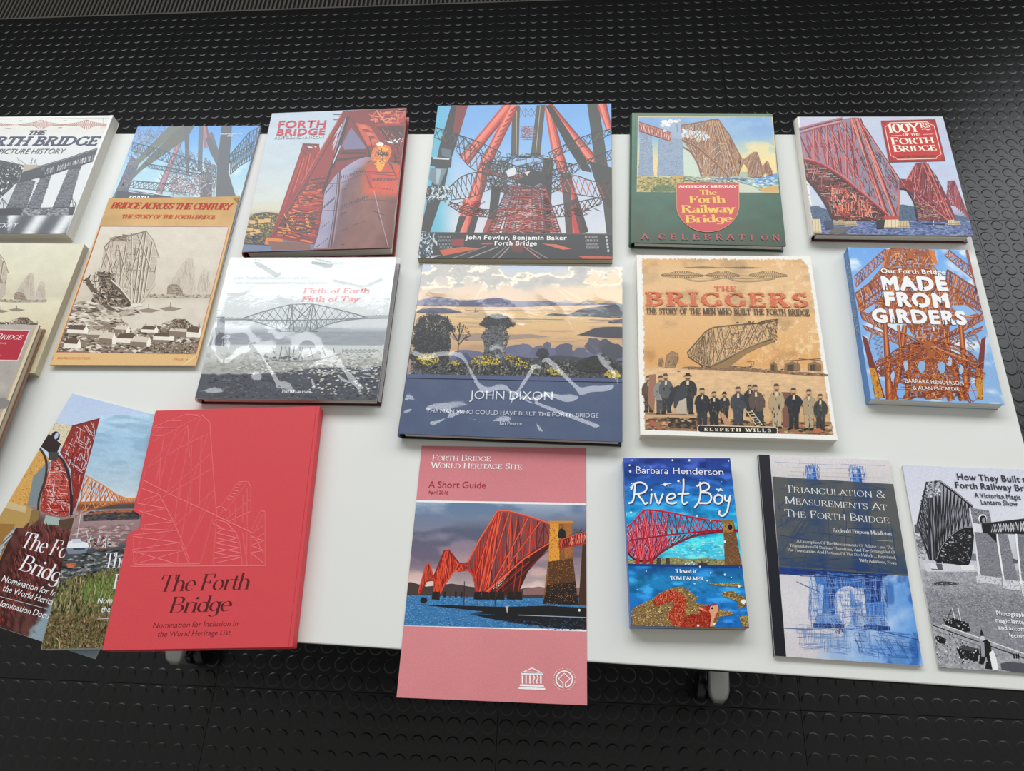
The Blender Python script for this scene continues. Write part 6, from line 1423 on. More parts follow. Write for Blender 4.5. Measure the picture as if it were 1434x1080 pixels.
# ---- green hardback with painted bridge
def cover_am():
    b, fc, t, A = hardback('AM', 'hardback_book', 'dark green hardback with a painted bridge and red title shield', '#3c5c4c', '#20392f', rough=.34)
    A.haze = .07
    def g(U, V, X, Y):
        c = ramp(V, [(0, '#64826f'), (.5, '#486b5c'), (.8, '#426353'), (1, '#3a5849')])
        n = fbm(X / 130, Y / 60, 5, 21); return mixc(c * .93, c * 1.12, n)
    A.grid(60, 60, g)
    A.lines([(66, 150, 60, 200), (66, 250, 58, 300), (62, 350, 58, 380), (62, 480, 56, 530), (60, 560, 58, 590)], 5, ['#c9cdb4', '#a8b8a0']); A.lines([(58, 650, 60, 780)], 8, '#9a4a50'); A.pl([(98, 68), (80, 955)], 3, '#4a6a5c'); A.up()
    fr = [(114, 88), (1040, 92), (1085, 613), (106, 608)]
    A.poly(fr, '#d9c48c'); A.up()
    inn = [(120, 94), (1034, 98), (1079, 608), (113, 603)]
    lf = lambda Y: np.interp(Y, [92, 608], [120, 113]); rf = lambda Y: np.interp(Y, [92, 608], [1034, 1079])
    def sky(U, V, X, Y):
        c = ramp(V, [(0, '#8fb0d4'), (.25, '#94b8d0'), (.45, '#bcc8b4'), (.58, '#e2cf94'), (.72, '#e6cf90'), (.8, '#cfd2b4'), (1, '#c9b98a')])
        c = mixc(c, np.broadcast_to(hexc('#7fa3cf'), c.shape), sm(.4, .65, fbm(X / 140, Y / 70, 4, 5)) * sm(320, 150, Y) * .8)
        return mixc(c, np.broadcast_to(hexc('#edd79c'), c.shape), sm(.45, .6, fbm(X / 80, Y / 40, 4, 8)) * sm(220, 300, Y) * sm(800, 900, X) * .8)
    span(A, 90, 60, 94, 605, lf, rf, sky)
    # land and water
    A.poly([(420, 440), (520, 450), (560, 500), (430, 515)], '#9fae84'); A.poly([(440, 510), (700, 512), (1076, 505), (1079, 590), (700, 590), (440, 560)], '#93b4c4'); A.poly([(900, 520), (980, 505), (1072, 480), (1076, 560), (940, 560)], '#6c98cf'); A.up()
    mass(A, [(440, 505), (1074, 505), (1078, 600), (440, 560)], 900, (4, 14), ['#a9c8d6', '#7d9ec0', '#d9e2d2', '#6f93c4', '#b4c9a8', '#5f86b8'], 3, 3)
    A.poly([(820, 470), (870, 470), (872, 512), (806, 512)], '#a9b89a'); A.poly([(950, 585), (1078, 560), (1079, 608), (960, 608)], '#d0a868'); A.poly(smooth([(780, 540), (880, 556), (960, 600), (970, 612), (780, 612)], 3), '#c9cdb8'); A.pl(smooth([(810, 545), (900, 565), (965, 605)]), 5, '#7d9c6c'); A.up()
    A.poly([(113, 500), (200, 505), (350, 515), (440, 505), (520, 530), (560, 545), (380, 560), (378, 606), (113, 604)], '#96965f'); A.up(); mass(A, [(113, 505), (440, 510), (540, 540), (380, 560), (378, 606), (113, 604)], 1300, (4, 13), ['#b4ab68', '#6f7d52', '#d0b87c', '#55694c', '#8c8a54', '#c9a86a'], 2.4, -8)
    A.poly(smooth([(200, 606), (240, 570), (300, 560), (350, 575), (378, 600)], 3) + [(378, 606)], '#6d7d58'); mass(A, [(200, 606), (250, 565), (370, 575), (378, 606)], 200, (4, 9), ['#4f6448', '#7d8c60', '#5f6f4c'], 1.5)
    A.poly([(352, 500), (390, 476), (432, 480), (440, 515), (350, 518)], '#c9a05c'); A.poly([(345, 500), (385, 472), (432, 478), (410, 502), (392, 485)], '#b4834a'); A.up()
    # granite piers
    A.poly([(130, 200), (208, 225), (222, 500), (118, 498)], '#8fa0b6'); A.poly([(262, 130), (408, 118), (440, 495), (246, 500), (258, 250)], '#93a4ba'); A.up()
    for q in ([(130, 205), (208, 228), (222, 500), (118, 498)], [(258, 240), (412, 250), (440, 495), (246, 500)]): mass(A, q, 500, (4, 9), ['#8090aa', '#a4b0c2', '#8796ae', '#9aa8a8'], 2.2, 3)
    A.poly([(262, 125), (405, 118), (418, 250), (262, 215)], '#9fb0c4'); A.lines([(310, 130, 306, 210), (380, 125, 386, 200)], 8, '#8394aa'); A.poly([(360, 120), (408, 118), (408, 132), (362, 134)], '#b9a878'); A.up()
    # approach truss
    A.poly([(122, 125), (260, 172), (345, 205), (335, 262), (250, 232), (124, 190)], '#b9847a'); A.up(); A.truss([(122, 140), (260, 180), (345, 212)], [(124, 186), (250, 226), (336, 256)], 15, 4, None, cols=['#8c4f48', '#e0c0ac', '#9c5c52', '#a8685c']); A.pl([(122, 128), (260, 172), (345, 205)], 7, '#94584c'); A.pl([(124, 190), (250, 232), (336, 260)], 6, '#8c5044'); A.up()
    # steam
    for (x, y, r, c) in ((300, 130, 26, '#e6e8ea'), (285, 150, 18, '#cfd6de'), (340, 124, 22, '#dfe2e6'), (310, 170, 16, '#aab8c9'), (375, 122, 18, '#e9ebec'), (395, 118, 14, '#c4cdd8'), (298, 190, 14, '#c4ced9'), (322, 150, 16, '#f2f3f2')): A.ell((x, y), r, r * .62, c, 14, rough=.2)
    A.up()
    # cantilevers
    def cant(top, bot, fill, n, w, cols, dens):
        q = list(top) + list(bot)[::-1]; A.poly(q, fill); A.up(); mass(A, q, dens, (4, 10), ['#c9ccc4', '#9a6c50', '#b9b4a4', '#8094a8', '#86583f'], 1.6); A.truss(top, bot, n, w, None, cols=cols); A.up()
    cols = ['#8f6448', '#a87a58', '#b98c68', '#7a5440']
    T = [(412, 152), (560, 126), (625, 112), (668, 112), (740, 215), (825, 378)]; B = smooth([(422, 250), (470, 320), (520, 400), (548, 500), (600, 520), (790, 512), (800, 440), (820, 392)], 5)
    A.poly([(425, 300), (470, 330), (530, 430), (548, 510), (430, 500)], '#c4d2c0'); A.up()
    cant(T, B, '#a4917c', 24, 4.5, cols, 1500)
    A.poly([(420, 180), (520, 195), (600, 220), (585, 260), (480, 240), (420, 225)], '#c4ced4'); mass(A, [(420, 180), (560, 190), (610, 230), (560, 260), (420, 235)], 200, (8, 20), ['#dfe4e4', '#b4c2cc', '#cfd8da'], 1.6)
    web(A, [(430, 160), (620, 120), (670, 118), (790, 480), (600, 510), (560, 480), (430, 250)], 420, (20, 90), 3, cols + ['#d9cdb4'], [60, 75, 90, 100, 45, -45])
    for a, c, w in (((668, 115), (800, 500), 12), ((655, 116), (775, 500), 9), ((640, 118), (745, 500), 8), ((630, 116), (585, 500), 9), ((612, 118), (608, 500), 8), ((690, 140), (810, 440), 6), ((575, 505), (640, 130), 6), ((600, 130), (470, 300), 6), ((740, 215), (600, 500), 5)): A.tube(a, c, w, w, ['#7d5440', '#b98a66', '#cfa880'])
    A.up(); A.pl(T, 8, '#94684c'); A.pl(smooth([(418, 250), (520, 300), (640, 400), (740, 505)], 6), 13, '#86583f'); A.up(); A.pl(smooth([(418, 246), (520, 296), (640, 396), (740, 500)], 6), 4, '#c09a76'); A.pl(smooth([(422, 300), (480, 340), (530, 430), (550, 505)], 6), 10, '#8c5f46'); A.up()
    cant([(820, 380), (850, 382), (905, 334), (935, 334), (970, 440)], smooth([(806, 500), (815, 430), (840, 412), (868, 450), (876, 505), (965, 505), (985, 460)], 4), '#a88468', 16, 3.5, cols, 300)
    cant([(965, 440), (998, 396), (1008, 398), (1040, 476)], [(975, 500), (990, 470), (1005, 500), (1045, 488)], '#a88468', 8, 3, cols, 60)
    A.poly([(548, 500), (625, 500), (640, 545), (540, 540)], '#a89c84'); A.poly([(760, 498), (830, 500), (840, 515), (752, 515)], '#a8aca4'); mass(A, [(430, 505), (860, 515), (850, 545), (430, 530)], 260, (4, 12), ['#6c88a8', '#d0c8a0', '#8c9a88', '#e4e2cc'], 3, 2)
    A.pl([(640, 518), (860, 524)], 6, '#6f86a0'); A.up()
    A.emit('cover_picture', M['gloss'], fc, t)
    # shield
    S = [(380, 547), (806, 547), (808, 700)] + [(594 + 214 * math.cos(a), 700 + 184 * math.sin(a)) for a in np.linspace(0, math.pi, 30)] + [(382, 700)]
    A.poly([(594 + (x - 594) * 1.012, 690 + (y - 690) * 1.012) for x, y in S], '#d9b870'); A.up(); A.poly(S, '#c8555a'); A.up(); A.emit('title_shield', M['gloss'], fc, t)
    for st, a, c, cp in (('The', (540, 630), (655, 630), 34), ('Forth', (468, 686), (718, 684), 48), ('Railway', (414, 754), (780, 750), 52), ('Bridge', (442, 820), (762, 816), 50)): A.text(st, a, c, cp, '#e9c25c', 'serifb')
    A.emit('title_lettering', M['gloss'], fc, t)
    A.text('ANTHONY MURRAY', (394, 582), (794, 581), 17, '#f2e2d2', 'slab'); A.emit('author_lettering', M['gloss'], fc, t)
    for k, ch in enumerate('A CELEBRATION'):
        if ch == ' ': continue
        x = 108 + k * 78.5 + (30 if k == 0 else 0) - (10 if k else 0); y = 935 + k * .6; A.text(ch, (x, y), (x + (48 if ch != 'I' else 24), y + 1), 38, '#b4585c', 'serifb')
    A.emit('subtitle_lettering', M['gloss'], fc, t)
cover_am()

# ---- hundred years hardback
def cover_hy():
    b, fc, t, A = hardback('HY', 'hardback_book', 'white-spined hardback with red title plate and pink-red bridge, at the back table corner', '#e9e4dc', '#4c1220', rough=.32)
    A.haze = .05
    def g(U, V, X, Y):
        c = ramp(V, [(0, '#c4cdd8'), (.2, '#c0c6dc'), (.4, '#b9cfe4'), (.6, '#c0cfe2'), (.76, '#c9cfdc'), (.88, '#8590b4'), (1, '#5c6c9c')])
        return mixc(c, np.broadcast_to(hexc('#c4b4d0'), c.shape), sm(.45, .7, fbm(X / 160, Y / 60, 4, 3)) * .5)
    A.grid(60, 70, g)
    A.poly([(70, 60), (96, 60), (215, 900), (185, 905)], '#e9e6da'); A.up()
    A.lines([(85 + k * 3.9, 200 + k * 24, 92 + k * 3.9 + (k % 3) * 4, 212 + k * 24) for k in range(26)], 4, ['#8a8678', '#5c5a52', '#b4b09e']); A.up()
    A.poly(smooth([(172, 700), (230, 696), (290, 720), (560, 760), (790, 690), (900, 700), (1310, 780)], 3) + [(1310, 840), (200, 840)], '#5d6f86'); A.up(); mass(A, [(172, 700), (290, 715), (330, 800), (190, 800)], 260, (4, 10), ['#4c5f74', '#6c8096', '#54687c'], 1.6); mass(A, [(790, 690), (880, 696), (930, 790), (790, 800)], 260, (4, 10), ['#4c5f74', '#6c8096', '#54687c'], 1.6)
    A.poly([(185, 800), (1310, 800), (1325, 910), (200, 900)], '#67759f'); A.up(); mass(A, [(185, 800), (1310, 800), (1325, 908), (200, 898)], 900, (4, 16), ['#7d8bb4', '#55648f', '#8f98b8', '#4a5880'], 3, 1)
    rd = ['#8f3f44', '#b4585a', '#6c2e38', '#cf7c74', '#a04c4e', '#5a2834']
    def fillw(q, base, n, ang, w=3.4, ln=(16, 80)):
        A.poly(q, base); A.up(); web(A, q, n, ln, w, rd + ['#c9c4d4', '#3c2028'], ang)
    # distant and middle towers
    q = [(1130, 630), (1140, 518), (1190, 516), (1290, 770), (1200, 700), (1150, 690)]; fillw(q, '#8c5a6c', 160, [60, 65, 100, 0]); A.truss([(1140, 518), (1190, 516), (1290, 770)], [(1150, 690), (1190, 700), (1290, 790)], 9, 4, None, cols=rd); A.up(); A.pl(smooth([(1150, 690), (1210, 700), (1300, 790)]), 6, '#a85c60')
    q = [(855, 500), (920, 392), (985, 388), (1060, 480), (1130, 620), (1200, 790), (1150, 810), (930, 800), (905, 680), (850, 590)]
    fillw(q, '#7c4450', 700, [60, 65, 110, 0, 90]); A.truss([(855, 500), (920, 392), (985, 388), (1190, 780)], [(850, 580), (980, 620), (1070, 700), (1150, 790)], 15, 5, None, cols=rd); A.up()
    mass(A, [(900, 640), (1040, 690), (1150, 800), (930, 800)], 500, (4, 12), ['#8f6c64', '#6c4a4c', '#b48a7c', '#4c3438'], 3, 0)
    for a, c in (((985, 390), (1190, 795)), ((1000, 400), (1165, 790)), ((965, 395), (1140, 790)), ((920, 395), (850, 520)), ((930, 620), (1140, 790))): A.tube(a, c, 11, 13, ['#7d343c', '#b85a58', '#d9837a'])
    A.pl(smooth([(840, 580), (930, 600), (1060, 690), (1150, 790)]), 12, '#a04a4c'); A.poly([(800, 505), (860, 508), (910, 540), (890, 590), (850, 590), (800, 575)], '#8c3f46'); A.up()
    web(A, [(800, 505), (860, 508), (910, 540), (890, 590), (800, 575)], 60, (14, 40), 3, rd, [0, 45, -45])
    # the near cantilever fills the left
    upper = [(92, 150), (250, 110), (470, 74), (515, 74), (590, 180), (690, 340), (800, 505), (800, 575), (790, 780), (740, 785), (640, 700), (500, 570), (380, 480), (250, 400), (125, 370)]
    A.poly(upper, '#8f8a9c'); A.up(); web(A, upper, 800, (20, 90), 4, rd + ['#5a2834', '#4a2430', '#b4b4c4'], [60, 75, 95, 110, 45])
    lower = smooth([(125, 370), (250, 400), (380, 480), (500, 570), (640, 700), (740, 785)], 4) + [(740, 800), (330, 800), (290, 700), (220, 590), (135, 495)]
    A.poly(lower, '#54323a'); A.up(); web(A, lower, 1500, (16, 90), 4.5, ['#8f3f3c', '#3a2228', '#c96a54', '#6c2e34', '#8a6c68', '#2c1a20', '#a84c44', '#b4a4a0'], [0, 3, -4, 60, 110, 90, 20])
    web(A, [(300, 540), (500, 600), (640, 720), (620, 790), (340, 790)], 420, (20, 90), 5, ['#d9745c', '#b4503f', '#3a1e22', '#e6a08c'], [85, 95, 0, 60, 120])
    T = [(92, 180), (250, 135), (400, 92)]; Bt = [(120, 350), (260, 400), (400, 490)]
    A.truss([(95, 190), (460, 84)], [(125, 370), (250, 400), (380, 480), (540, 600)], 8, 9, None, cols=['#a8545a', '#c9787a', '#8a3f46']); A.up()
    for y in range(4): A.pl([(92, 150 + y * 14), (250, 108 + y * 12), (400, 74 + y * 12)], 7, ['#c9848a', '#8c454c', '#d9a0a0', '#9c5056'][y])
    A.up()
    for a, c, w in (((200, 160), (205, 370), 12), ((290, 130), (300, 410), 14), ((425, 110), (430, 500), 12), ((300, 130), (560, 580), 9), ((390, 100), (700, 720), 10), ((225, 160), (400, 480), 8), ((520, 130), (520, 560), 8)): A.tube(a, c, w, w, ['#7d3a42', '#b46064', '#d4908c'])
    A.up()
    web(A, [(540, 110), (690, 340), (800, 505), (790, 640), (640, 330)], 260, (20, 90), 3.4, ['#5a2834', '#8f3f44', '#3c2028'], [58, 62, 110, 90])
    for a, c, w in (((470, 80), (720, 780), 24), ((500, 78), (700, 600), 14), ((520, 80), (772, 770), 22), ((505, 78), (690, 500), 12), ((545, 130), (800, 510), 12), ((480, 76), (660, 680), 10)): A.tube(a, c, w, w * 1.1, ['#6c2e36', '#a04c4e', '#cf766c', '#e59a88'])
    A.up(); A.pl(smooth([(118, 366), (240, 396), (380, 480), (520, 590), (650, 700), (745, 785)], 8), 20, '#9c4148'); A.up(); A.pl(smooth([(118, 360), (240, 390), (380, 473), (520, 583), (650, 692), (745, 777)], 8), 8, '#cf7a74'); A.pl(smooth([(138, 492), (220, 590), (290, 700), (335, 790)], 5), 16, '#54323a'); A.pl([(798, 580), (792, 770)], 14, '#c9706a'); A.up()
    A.pl(smooth([(800, 578), (840, 580), (870, 610), (905, 680), (930, 790)], 6), 10, '#3c2228')
    # granite feet
    for x0, x1, y0, y1, c in ((170, 250, 790, 890, '#d9c8a4'), (330, 420, 795, 830, '#b4a084'), (420, 500, 800, 835, '#c4b08c'), (690, 800, 790, 856, '#e2d2b0'), (790, 870, 800, 852, '#cdb994'), (1140, 1190, 795, 832, '#d9c8a8'), (1190, 1228, 800, 832, '#cdb994')):
        A.poly([(x0 + 6, y0), (x1 - 6, y0), (x1 + 4, y1), (x0 - 2, y1)], c); A.up(); A.lines([(x0 + (x1 - x0) * k / 4, y0 + 4, x0 + (x1 - x0) * k / 4, y1) for k in range(1, 4)], 4, '#a8956f'); A.lines([(x0, y1 - 8, x1, y1 - 8)], 5, '#9c8a68')
    A.poly([(640, 795), (700, 795), (690, 860), (640, 858)], '#33343f'); A.poly([(270, 800), (335, 798), (340, 860), (280, 860)], '#4c5468'); A.poly([(340, 850), (480, 840), (400, 890), (300, 885)], '#6c6a68'); A.poly([(690, 770), (795, 768), (800, 792), (690, 795)], '#b45450'); A.lines([(1040, 800, 1040, 832), (960, 820, 1120, 826), (1000, 805, 1000, 830)], 5, ['#d9cfc0', '#4c4c5c']); A.up()
    mass(A, [(340, 770), (640, 775), (660, 800), (330, 800)], 160, (5, 12), ['#2c1a20', '#8f4a3c', '#54323a'], 2)
    A.emit('cover_picture', M['satin'], fc, t)
    # title plate
    P = lambda u, v: (670 + (1052 - 670) * u + v * (728 - 670 + (1125 - 1052 - 58) * u), 97 - 10 * u + v * (390 - 97) + v * u * 0)
    R = lambda u0, v0, u1, v1: [P(u0, v0), P(u1, v0), P(u1, v1), P(u0, v1)]
    A.poly(R(0, 0, 1, 1), '#9a2a34'); A.up(); A.poly(R(.03, .035, .97, .965), '#c4383c'); A.up()
    n = .10; oct_ = [P(.05 + n, .06), P(.95 - n, .06), P(.95 - n, .06 + .03), P(.95, .06 + n), P(.95, .94 - n), P(.95 - n, .94 - .03), P(.95 - n, .94), P(.05 + n, .94), P(.05 + n, .91), P(.05, .94 - n), P(.05, .06 + n), P(.05 + n, .09)]
    A.pl(oct_, 4.5, '#f0e2d0', close=True)
    for u, v in ((.06, .065), (.94, .065), (.06, .935), (.94, .935)): A.ell(P(u, v), 8, 7, '#8c1f2c')
    A.lines([P(.13, .37) + P(.33, .365), P(.71, .36) + P(.90, .355)], 2.6, '#f0dccc'); A.up(); A.emit('title_plate', M['satin'], fc, t)
    A.text('100', (722, 183), (880, 179), 62, '#f4ead8', 'serifb', track=-.04); A.text('Y', (878, 179), (950, 176), 62, '#f4ead8', 'serifb'); A.text('RS', (950, 148), (1020, 145), 34, '#f4ead8', 'serifb'); A.pl(smooth([(958, 160), (980, 154), (1000, 162), (1022, 154)], 5), 6, '#f4ead8')
    A.text('OF THE', (826, 206), (948, 203), 17, '#f4ead8', 'serifb'); A.text('F', (746, 266), (806, 265), 50, '#f4ead8', 'serifb'); A.text('ORTH', (806, 265), (1048, 256), 42, '#f4ead8', 'serifb'); A.text('B', (762, 318), (826, 316), 46, '#f4ead8', 'serifb'); A.text('RIDGE', (826, 316), (1066, 307), 38, '#f4ead8', 'serifb'); A.emit('title_lettering', M['satin'], fc, t)
    A.text('Edited by Roland Paxton', (766, 362), (1076, 352), 17, '#6c1420', 'serifb'); A.emit('editor_lettering', M['satin'], fc, t)
cover_hy()

# ---- Made from Girders
def cover_mg():
    b, fc, t, A = softback('MG', 'paperback_book', 'thick blue-spined paperback with big white capitals over orange girders', '#5f97d8', '#3f7cc0', rough=.32)
    A.haze = .04
    def g(U, V, X, Y):
        c = ramp(V, [(0, '#6fa6e4'), (.2, '#7fb0e6'), (.5, '#7faee2'), (1, '#8fb4dc')])
        c = mixc(c, np.broadcast_to(hexc('#e4edf6'), c.shape), sm(.50, .68, fbm(X / 120, Y / 80, 5, 9)) * .9)
        return c
    A.grid(50, 70, g)
    o = ['#a8582f', '#c4703a', '#8a4426', '#d98c50', '#9c5230', '#6c3420']
    SP = lambda y: 78 + (y - 50) * (222 - 78) / 920
    # flanking towers
    def blade(q, n, w=4, ln=(14, 60), base='#a0603c', ang=(0, 60, 120, 90)):
        A.poly(q, base); A.up(); web(A, q, n, ln, w, o + ['#e2a878', '#7fa8d8'], list(ang))
    A.poly([(300, 60), (340, 60), (320, 150), (280, 170)], '#d9813c'); A.poly([(560, 60), (600, 70), (620, 160), (575, 130)], '#d07a3c'); A.up()
    blade([(330, 52), (560, 55), (600, 160), (560, 420), (330, 420), (290, 180)], 900, 4)
    blade([(280, 170), (600, 170), (720, 300), (880, 470), (700, 520), (300, 510), (140, 430), (130, 350)], 1400, 4.5, base='#a8623e')
    A.poly([(140, 360), (230, 300), (300, 280), (300, 340), (200, 400)], '#8fb6e2'); A.poly([(150, 430), (235, 385), (240, 420), (200, 450)], '#8fb8e4'); A.poly([(700, 400), (790, 400), (860, 450), (760, 470)], '#8fb8e4'); A.poly([(250, 240), (290, 225), (280, 275), (235, 285)], '#8fb8e4'); A.poly([(720, 240), (780, 290), (860, 360), (800, 345)], '#9ab8da'); A.up()
    # side arms: lattice beams going up to the tower top
    for s in (0, 1):
        f = (lambda p: p) if s == 0 else (lambda p: (1008 - p[0] + (p[1] - 200) * .16, p[1] + 6))
        L = lambda a, b_, c, d, n, w, cw: (A.truss([f(a), f(b_)], [f(c), f(d)], n, w, None, cols=o), A.pl([f(a), f(b_)], cw, '#8a5030'), A.pl([f(c), f(d)], cw, '#9c5a34'), A.up())
        L((115, 225), (300, 60), (125, 290), (330, 90), 11, 4, 6); L((120, 330), (330, 180), (140, 400), (350, 260), 12, 6, 12)
        L((140, 410), (300, 290), (150, 440), (320, 330), 8, 5, 9)
        L((150, 440), (520, 640), (160, 480), (520, 670), 18, 5, 7); L((165, 520), (500, 650), (180, 545), (500, 690), 12, 4, 5)
        L((240, 740), (540, 640), (240, 775), (540, 690), 14, 5, 7); L((250, 800), (520, 740), (255, 830), (520, 800), 10, 4, 5)
        # leg tubes
        for a, c, wa, wb in (((300, 500), (330, 970), 26, 50), ((420, 520), (360, 970), 30, 44), ((240, 500), (200, 640), 8, 8), ((460, 640), (430, 970), 24, 40), ((380, 520), (400, 720), 16, 20)):
            A.tube(f(a), f(c), wa, wb, ['#7a3c22', '#b4602f', '#d98848', '#b4642f', '#8a4526'])
        A.up()
        A.truss([f((215, 570)), f((270, 760))], [f((280, 560)), f((290, 740))], 6, 2.6, None, cols=['#6c7c98', '#8f6c58', '#a8a09c'])
        A.poly([f((160, 580)), f((190, 600)), f((300, 960)), f((240, 965)), f((210, 800))], '#7a3c28'); A.poly([f((205, 780)), f((240, 778)), f((290, 960)), f((245, 965))], '#c98a34'); A.up(); mass(A, [f((205, 780)), f((240, 778)), f((290, 960)), f((245, 965))], 90, (5, 12), ['#e0a848', '#8c4a26', '#d0983c'], 2)
    blade([(420, 500), (700, 505), (640, 660), (700, 900), (620, 970), (500, 960), (440, 780), (520, 660)], 1100, 4, base='#8f5636')
    web(A, [(240, 660), (900, 700), (900, 930), (300, 940)], 170, (40, 160), 3, o + ['#5c3020'], [30, -30, 35, -25, 60, -60])
    for e_ in ((330, 965), (440, 965), (560, 968), (700, 975), (830, 985), (250, 790), (900, 830)):
        d_ = (e_[0] - 560, e_[1] - 650); L_ = math.hypot(*d_); n_ = (-d_[1] / L_ * 17, d_[0] / L_ * 17)
        A.truss([(560 + n_[0], 650 + n_[1]), (e_[0] + n_[0], e_[1] + n_[1])], [(560 - n_[0], 650 - n_[1]), (e_[0] - n_[0], e_[1] - n_[1])], 10, 3.4, None, cols=o); A.up()
        for q_ in (1, -1): A.pl([(560 + q_ * n_[0], 650 + q_ * n_[1]), (e_[0] + q_ * n_[0], e_[1] + q_ * n_[1])], 6, '#9c5630')
        A.up()
    for r_ in (95, 160, 230, 290):
        P1 = [(575 + r_ * 1.05 * math.cos(q_), 800 + r_ * .62 * math.sin(q_)) for q_ in np.linspace(math.pi * .95, math.pi * 2.05, 16)]; P2 = [(575 + (r_ - 24) * 1.05 * math.cos(q_), 806 + (r_ - 24) * .62 * math.sin(q_)) for q_ in np.linspace(math.pi * .95, math.pi * 2.05, 16)]
        A.truss(P1, P2, 20, 3, None, cols=o + ['#5c3020']); A.pl(P1, 6, '#8a4a2a'); A.pl(P2, 5, '#b8683a'); A.up()
    for c in ((520, 775), (640, 780)): A.ell(c, 24, 34, '#8fb0d6', 14, rough=.2)
    for c in ((395, 920), (830, 930)): A.ell(c, 26, 48, '#86b0e4', 16, rough=.12)
    for c in ((345, 830), (425, 770), (760, 790), (690, 740)): A.ell(c, 14, 30, '#a8c0dc', 12, rough=.2)
    A.up(); web(A, [(360, 850), (860, 870), (850, 975), (370, 965)], 110, (30, 130), 3.4, o, [20, -20, 60, -60, 0])
    A.truss(smooth([(440, 960), (520, 850), (610, 820), (700, 860), (770, 965)], 4), smooth([(470, 965), (530, 880), (610, 850), (690, 890), (740, 965)], 4), 14, 4, None, cols=['#6c3a24', '#c47c48']); A.up()
    for k in range(9): A.pl([(560, 640), (330 + k * 60, 560 if k % 2 else 740)], 7, o[k % 5])
    for c in ((560, 640), (450, 100), (575, 700)): A.ell(c, 26, 26, '#a8603a', 12, rough=.25)
    A.up(); A.poly([(785, 66), (800, 66), (860, 330), (835, 260)], '#a05238'); A.pl([(150, 305), (170, 400)], 3, '#d9cfc4'); A.up()
    A.emit('cover_picture', M['satin'], fc, t)
    A.text('Our Forth Bridge', (274, 206), (668, 216), 26, '#f4f2ec', 'bold'); A.emit('subtitle_lettering', M['satin'], fc, t)
    W = '#f6f5f2'
    A.text('MADE', (284, 305), (692, 309), 74, W, 'black'); A.text('FROM', (300, 402), (708, 415), 76, W, 'black'); A.text('GIRDERS', (226, 500), (806, 516), 72, W, 'black'); A.up()
    for x, y in ((300, 295), (528, 292), (408, 392), (346, 492), (366, 486), (655, 508), (695, 500), (500, 405), (640, 380)): A.lines([(x, y - 12, x + 2, y + 6), (x + 2, y + 6, x - 3, y + 18), (x + 2, y + 6, x + 7, y + 18), (x, y - 8, x + 8, y)], 5, '#3c4450'); A.ell((x, y - 16), 4, 4, '#3c4450', 8)
    A.pl([(592, 532), (594, 556)], 7, W)
    A.emit('title_lettering', M['satin'], fc, t)
    A.text('BARBARA HENDERSON', (420, 870), (778, 886), 23, '#efece6', 'sans'); A.text('& ALAN McCREDIE', (470, 912), (750, 920), 21, '#efece6', 'sans'); A.emit('author_lettering', M['satin'], fc, t)
    # lettering down the spine
    w, h = A.w, A.h
    V, adv, cm_ = layout('MADE FROM GIRDERS', 'bold'); V, F = V
    L = h * .52; X = V[:, 0] / adv * L; Y = V[:, 1] * .0085
    me = bpy.data.meshes.new('spine_lettering'); me.from_pydata([(-w/2 - .00035 - (i % 2) * 0, h/2 - .018 - a, .0045 + c_) for i, (a, c_) in enumerate(zip(X, Y))], [], F); me.update()
    sp = [o_ for o_ in b.children if o_.name.startswith('spine')][0]; link('spine_lettering', me, flat('white_ink', '#eef0f2', .4), sp)
cover_mg()

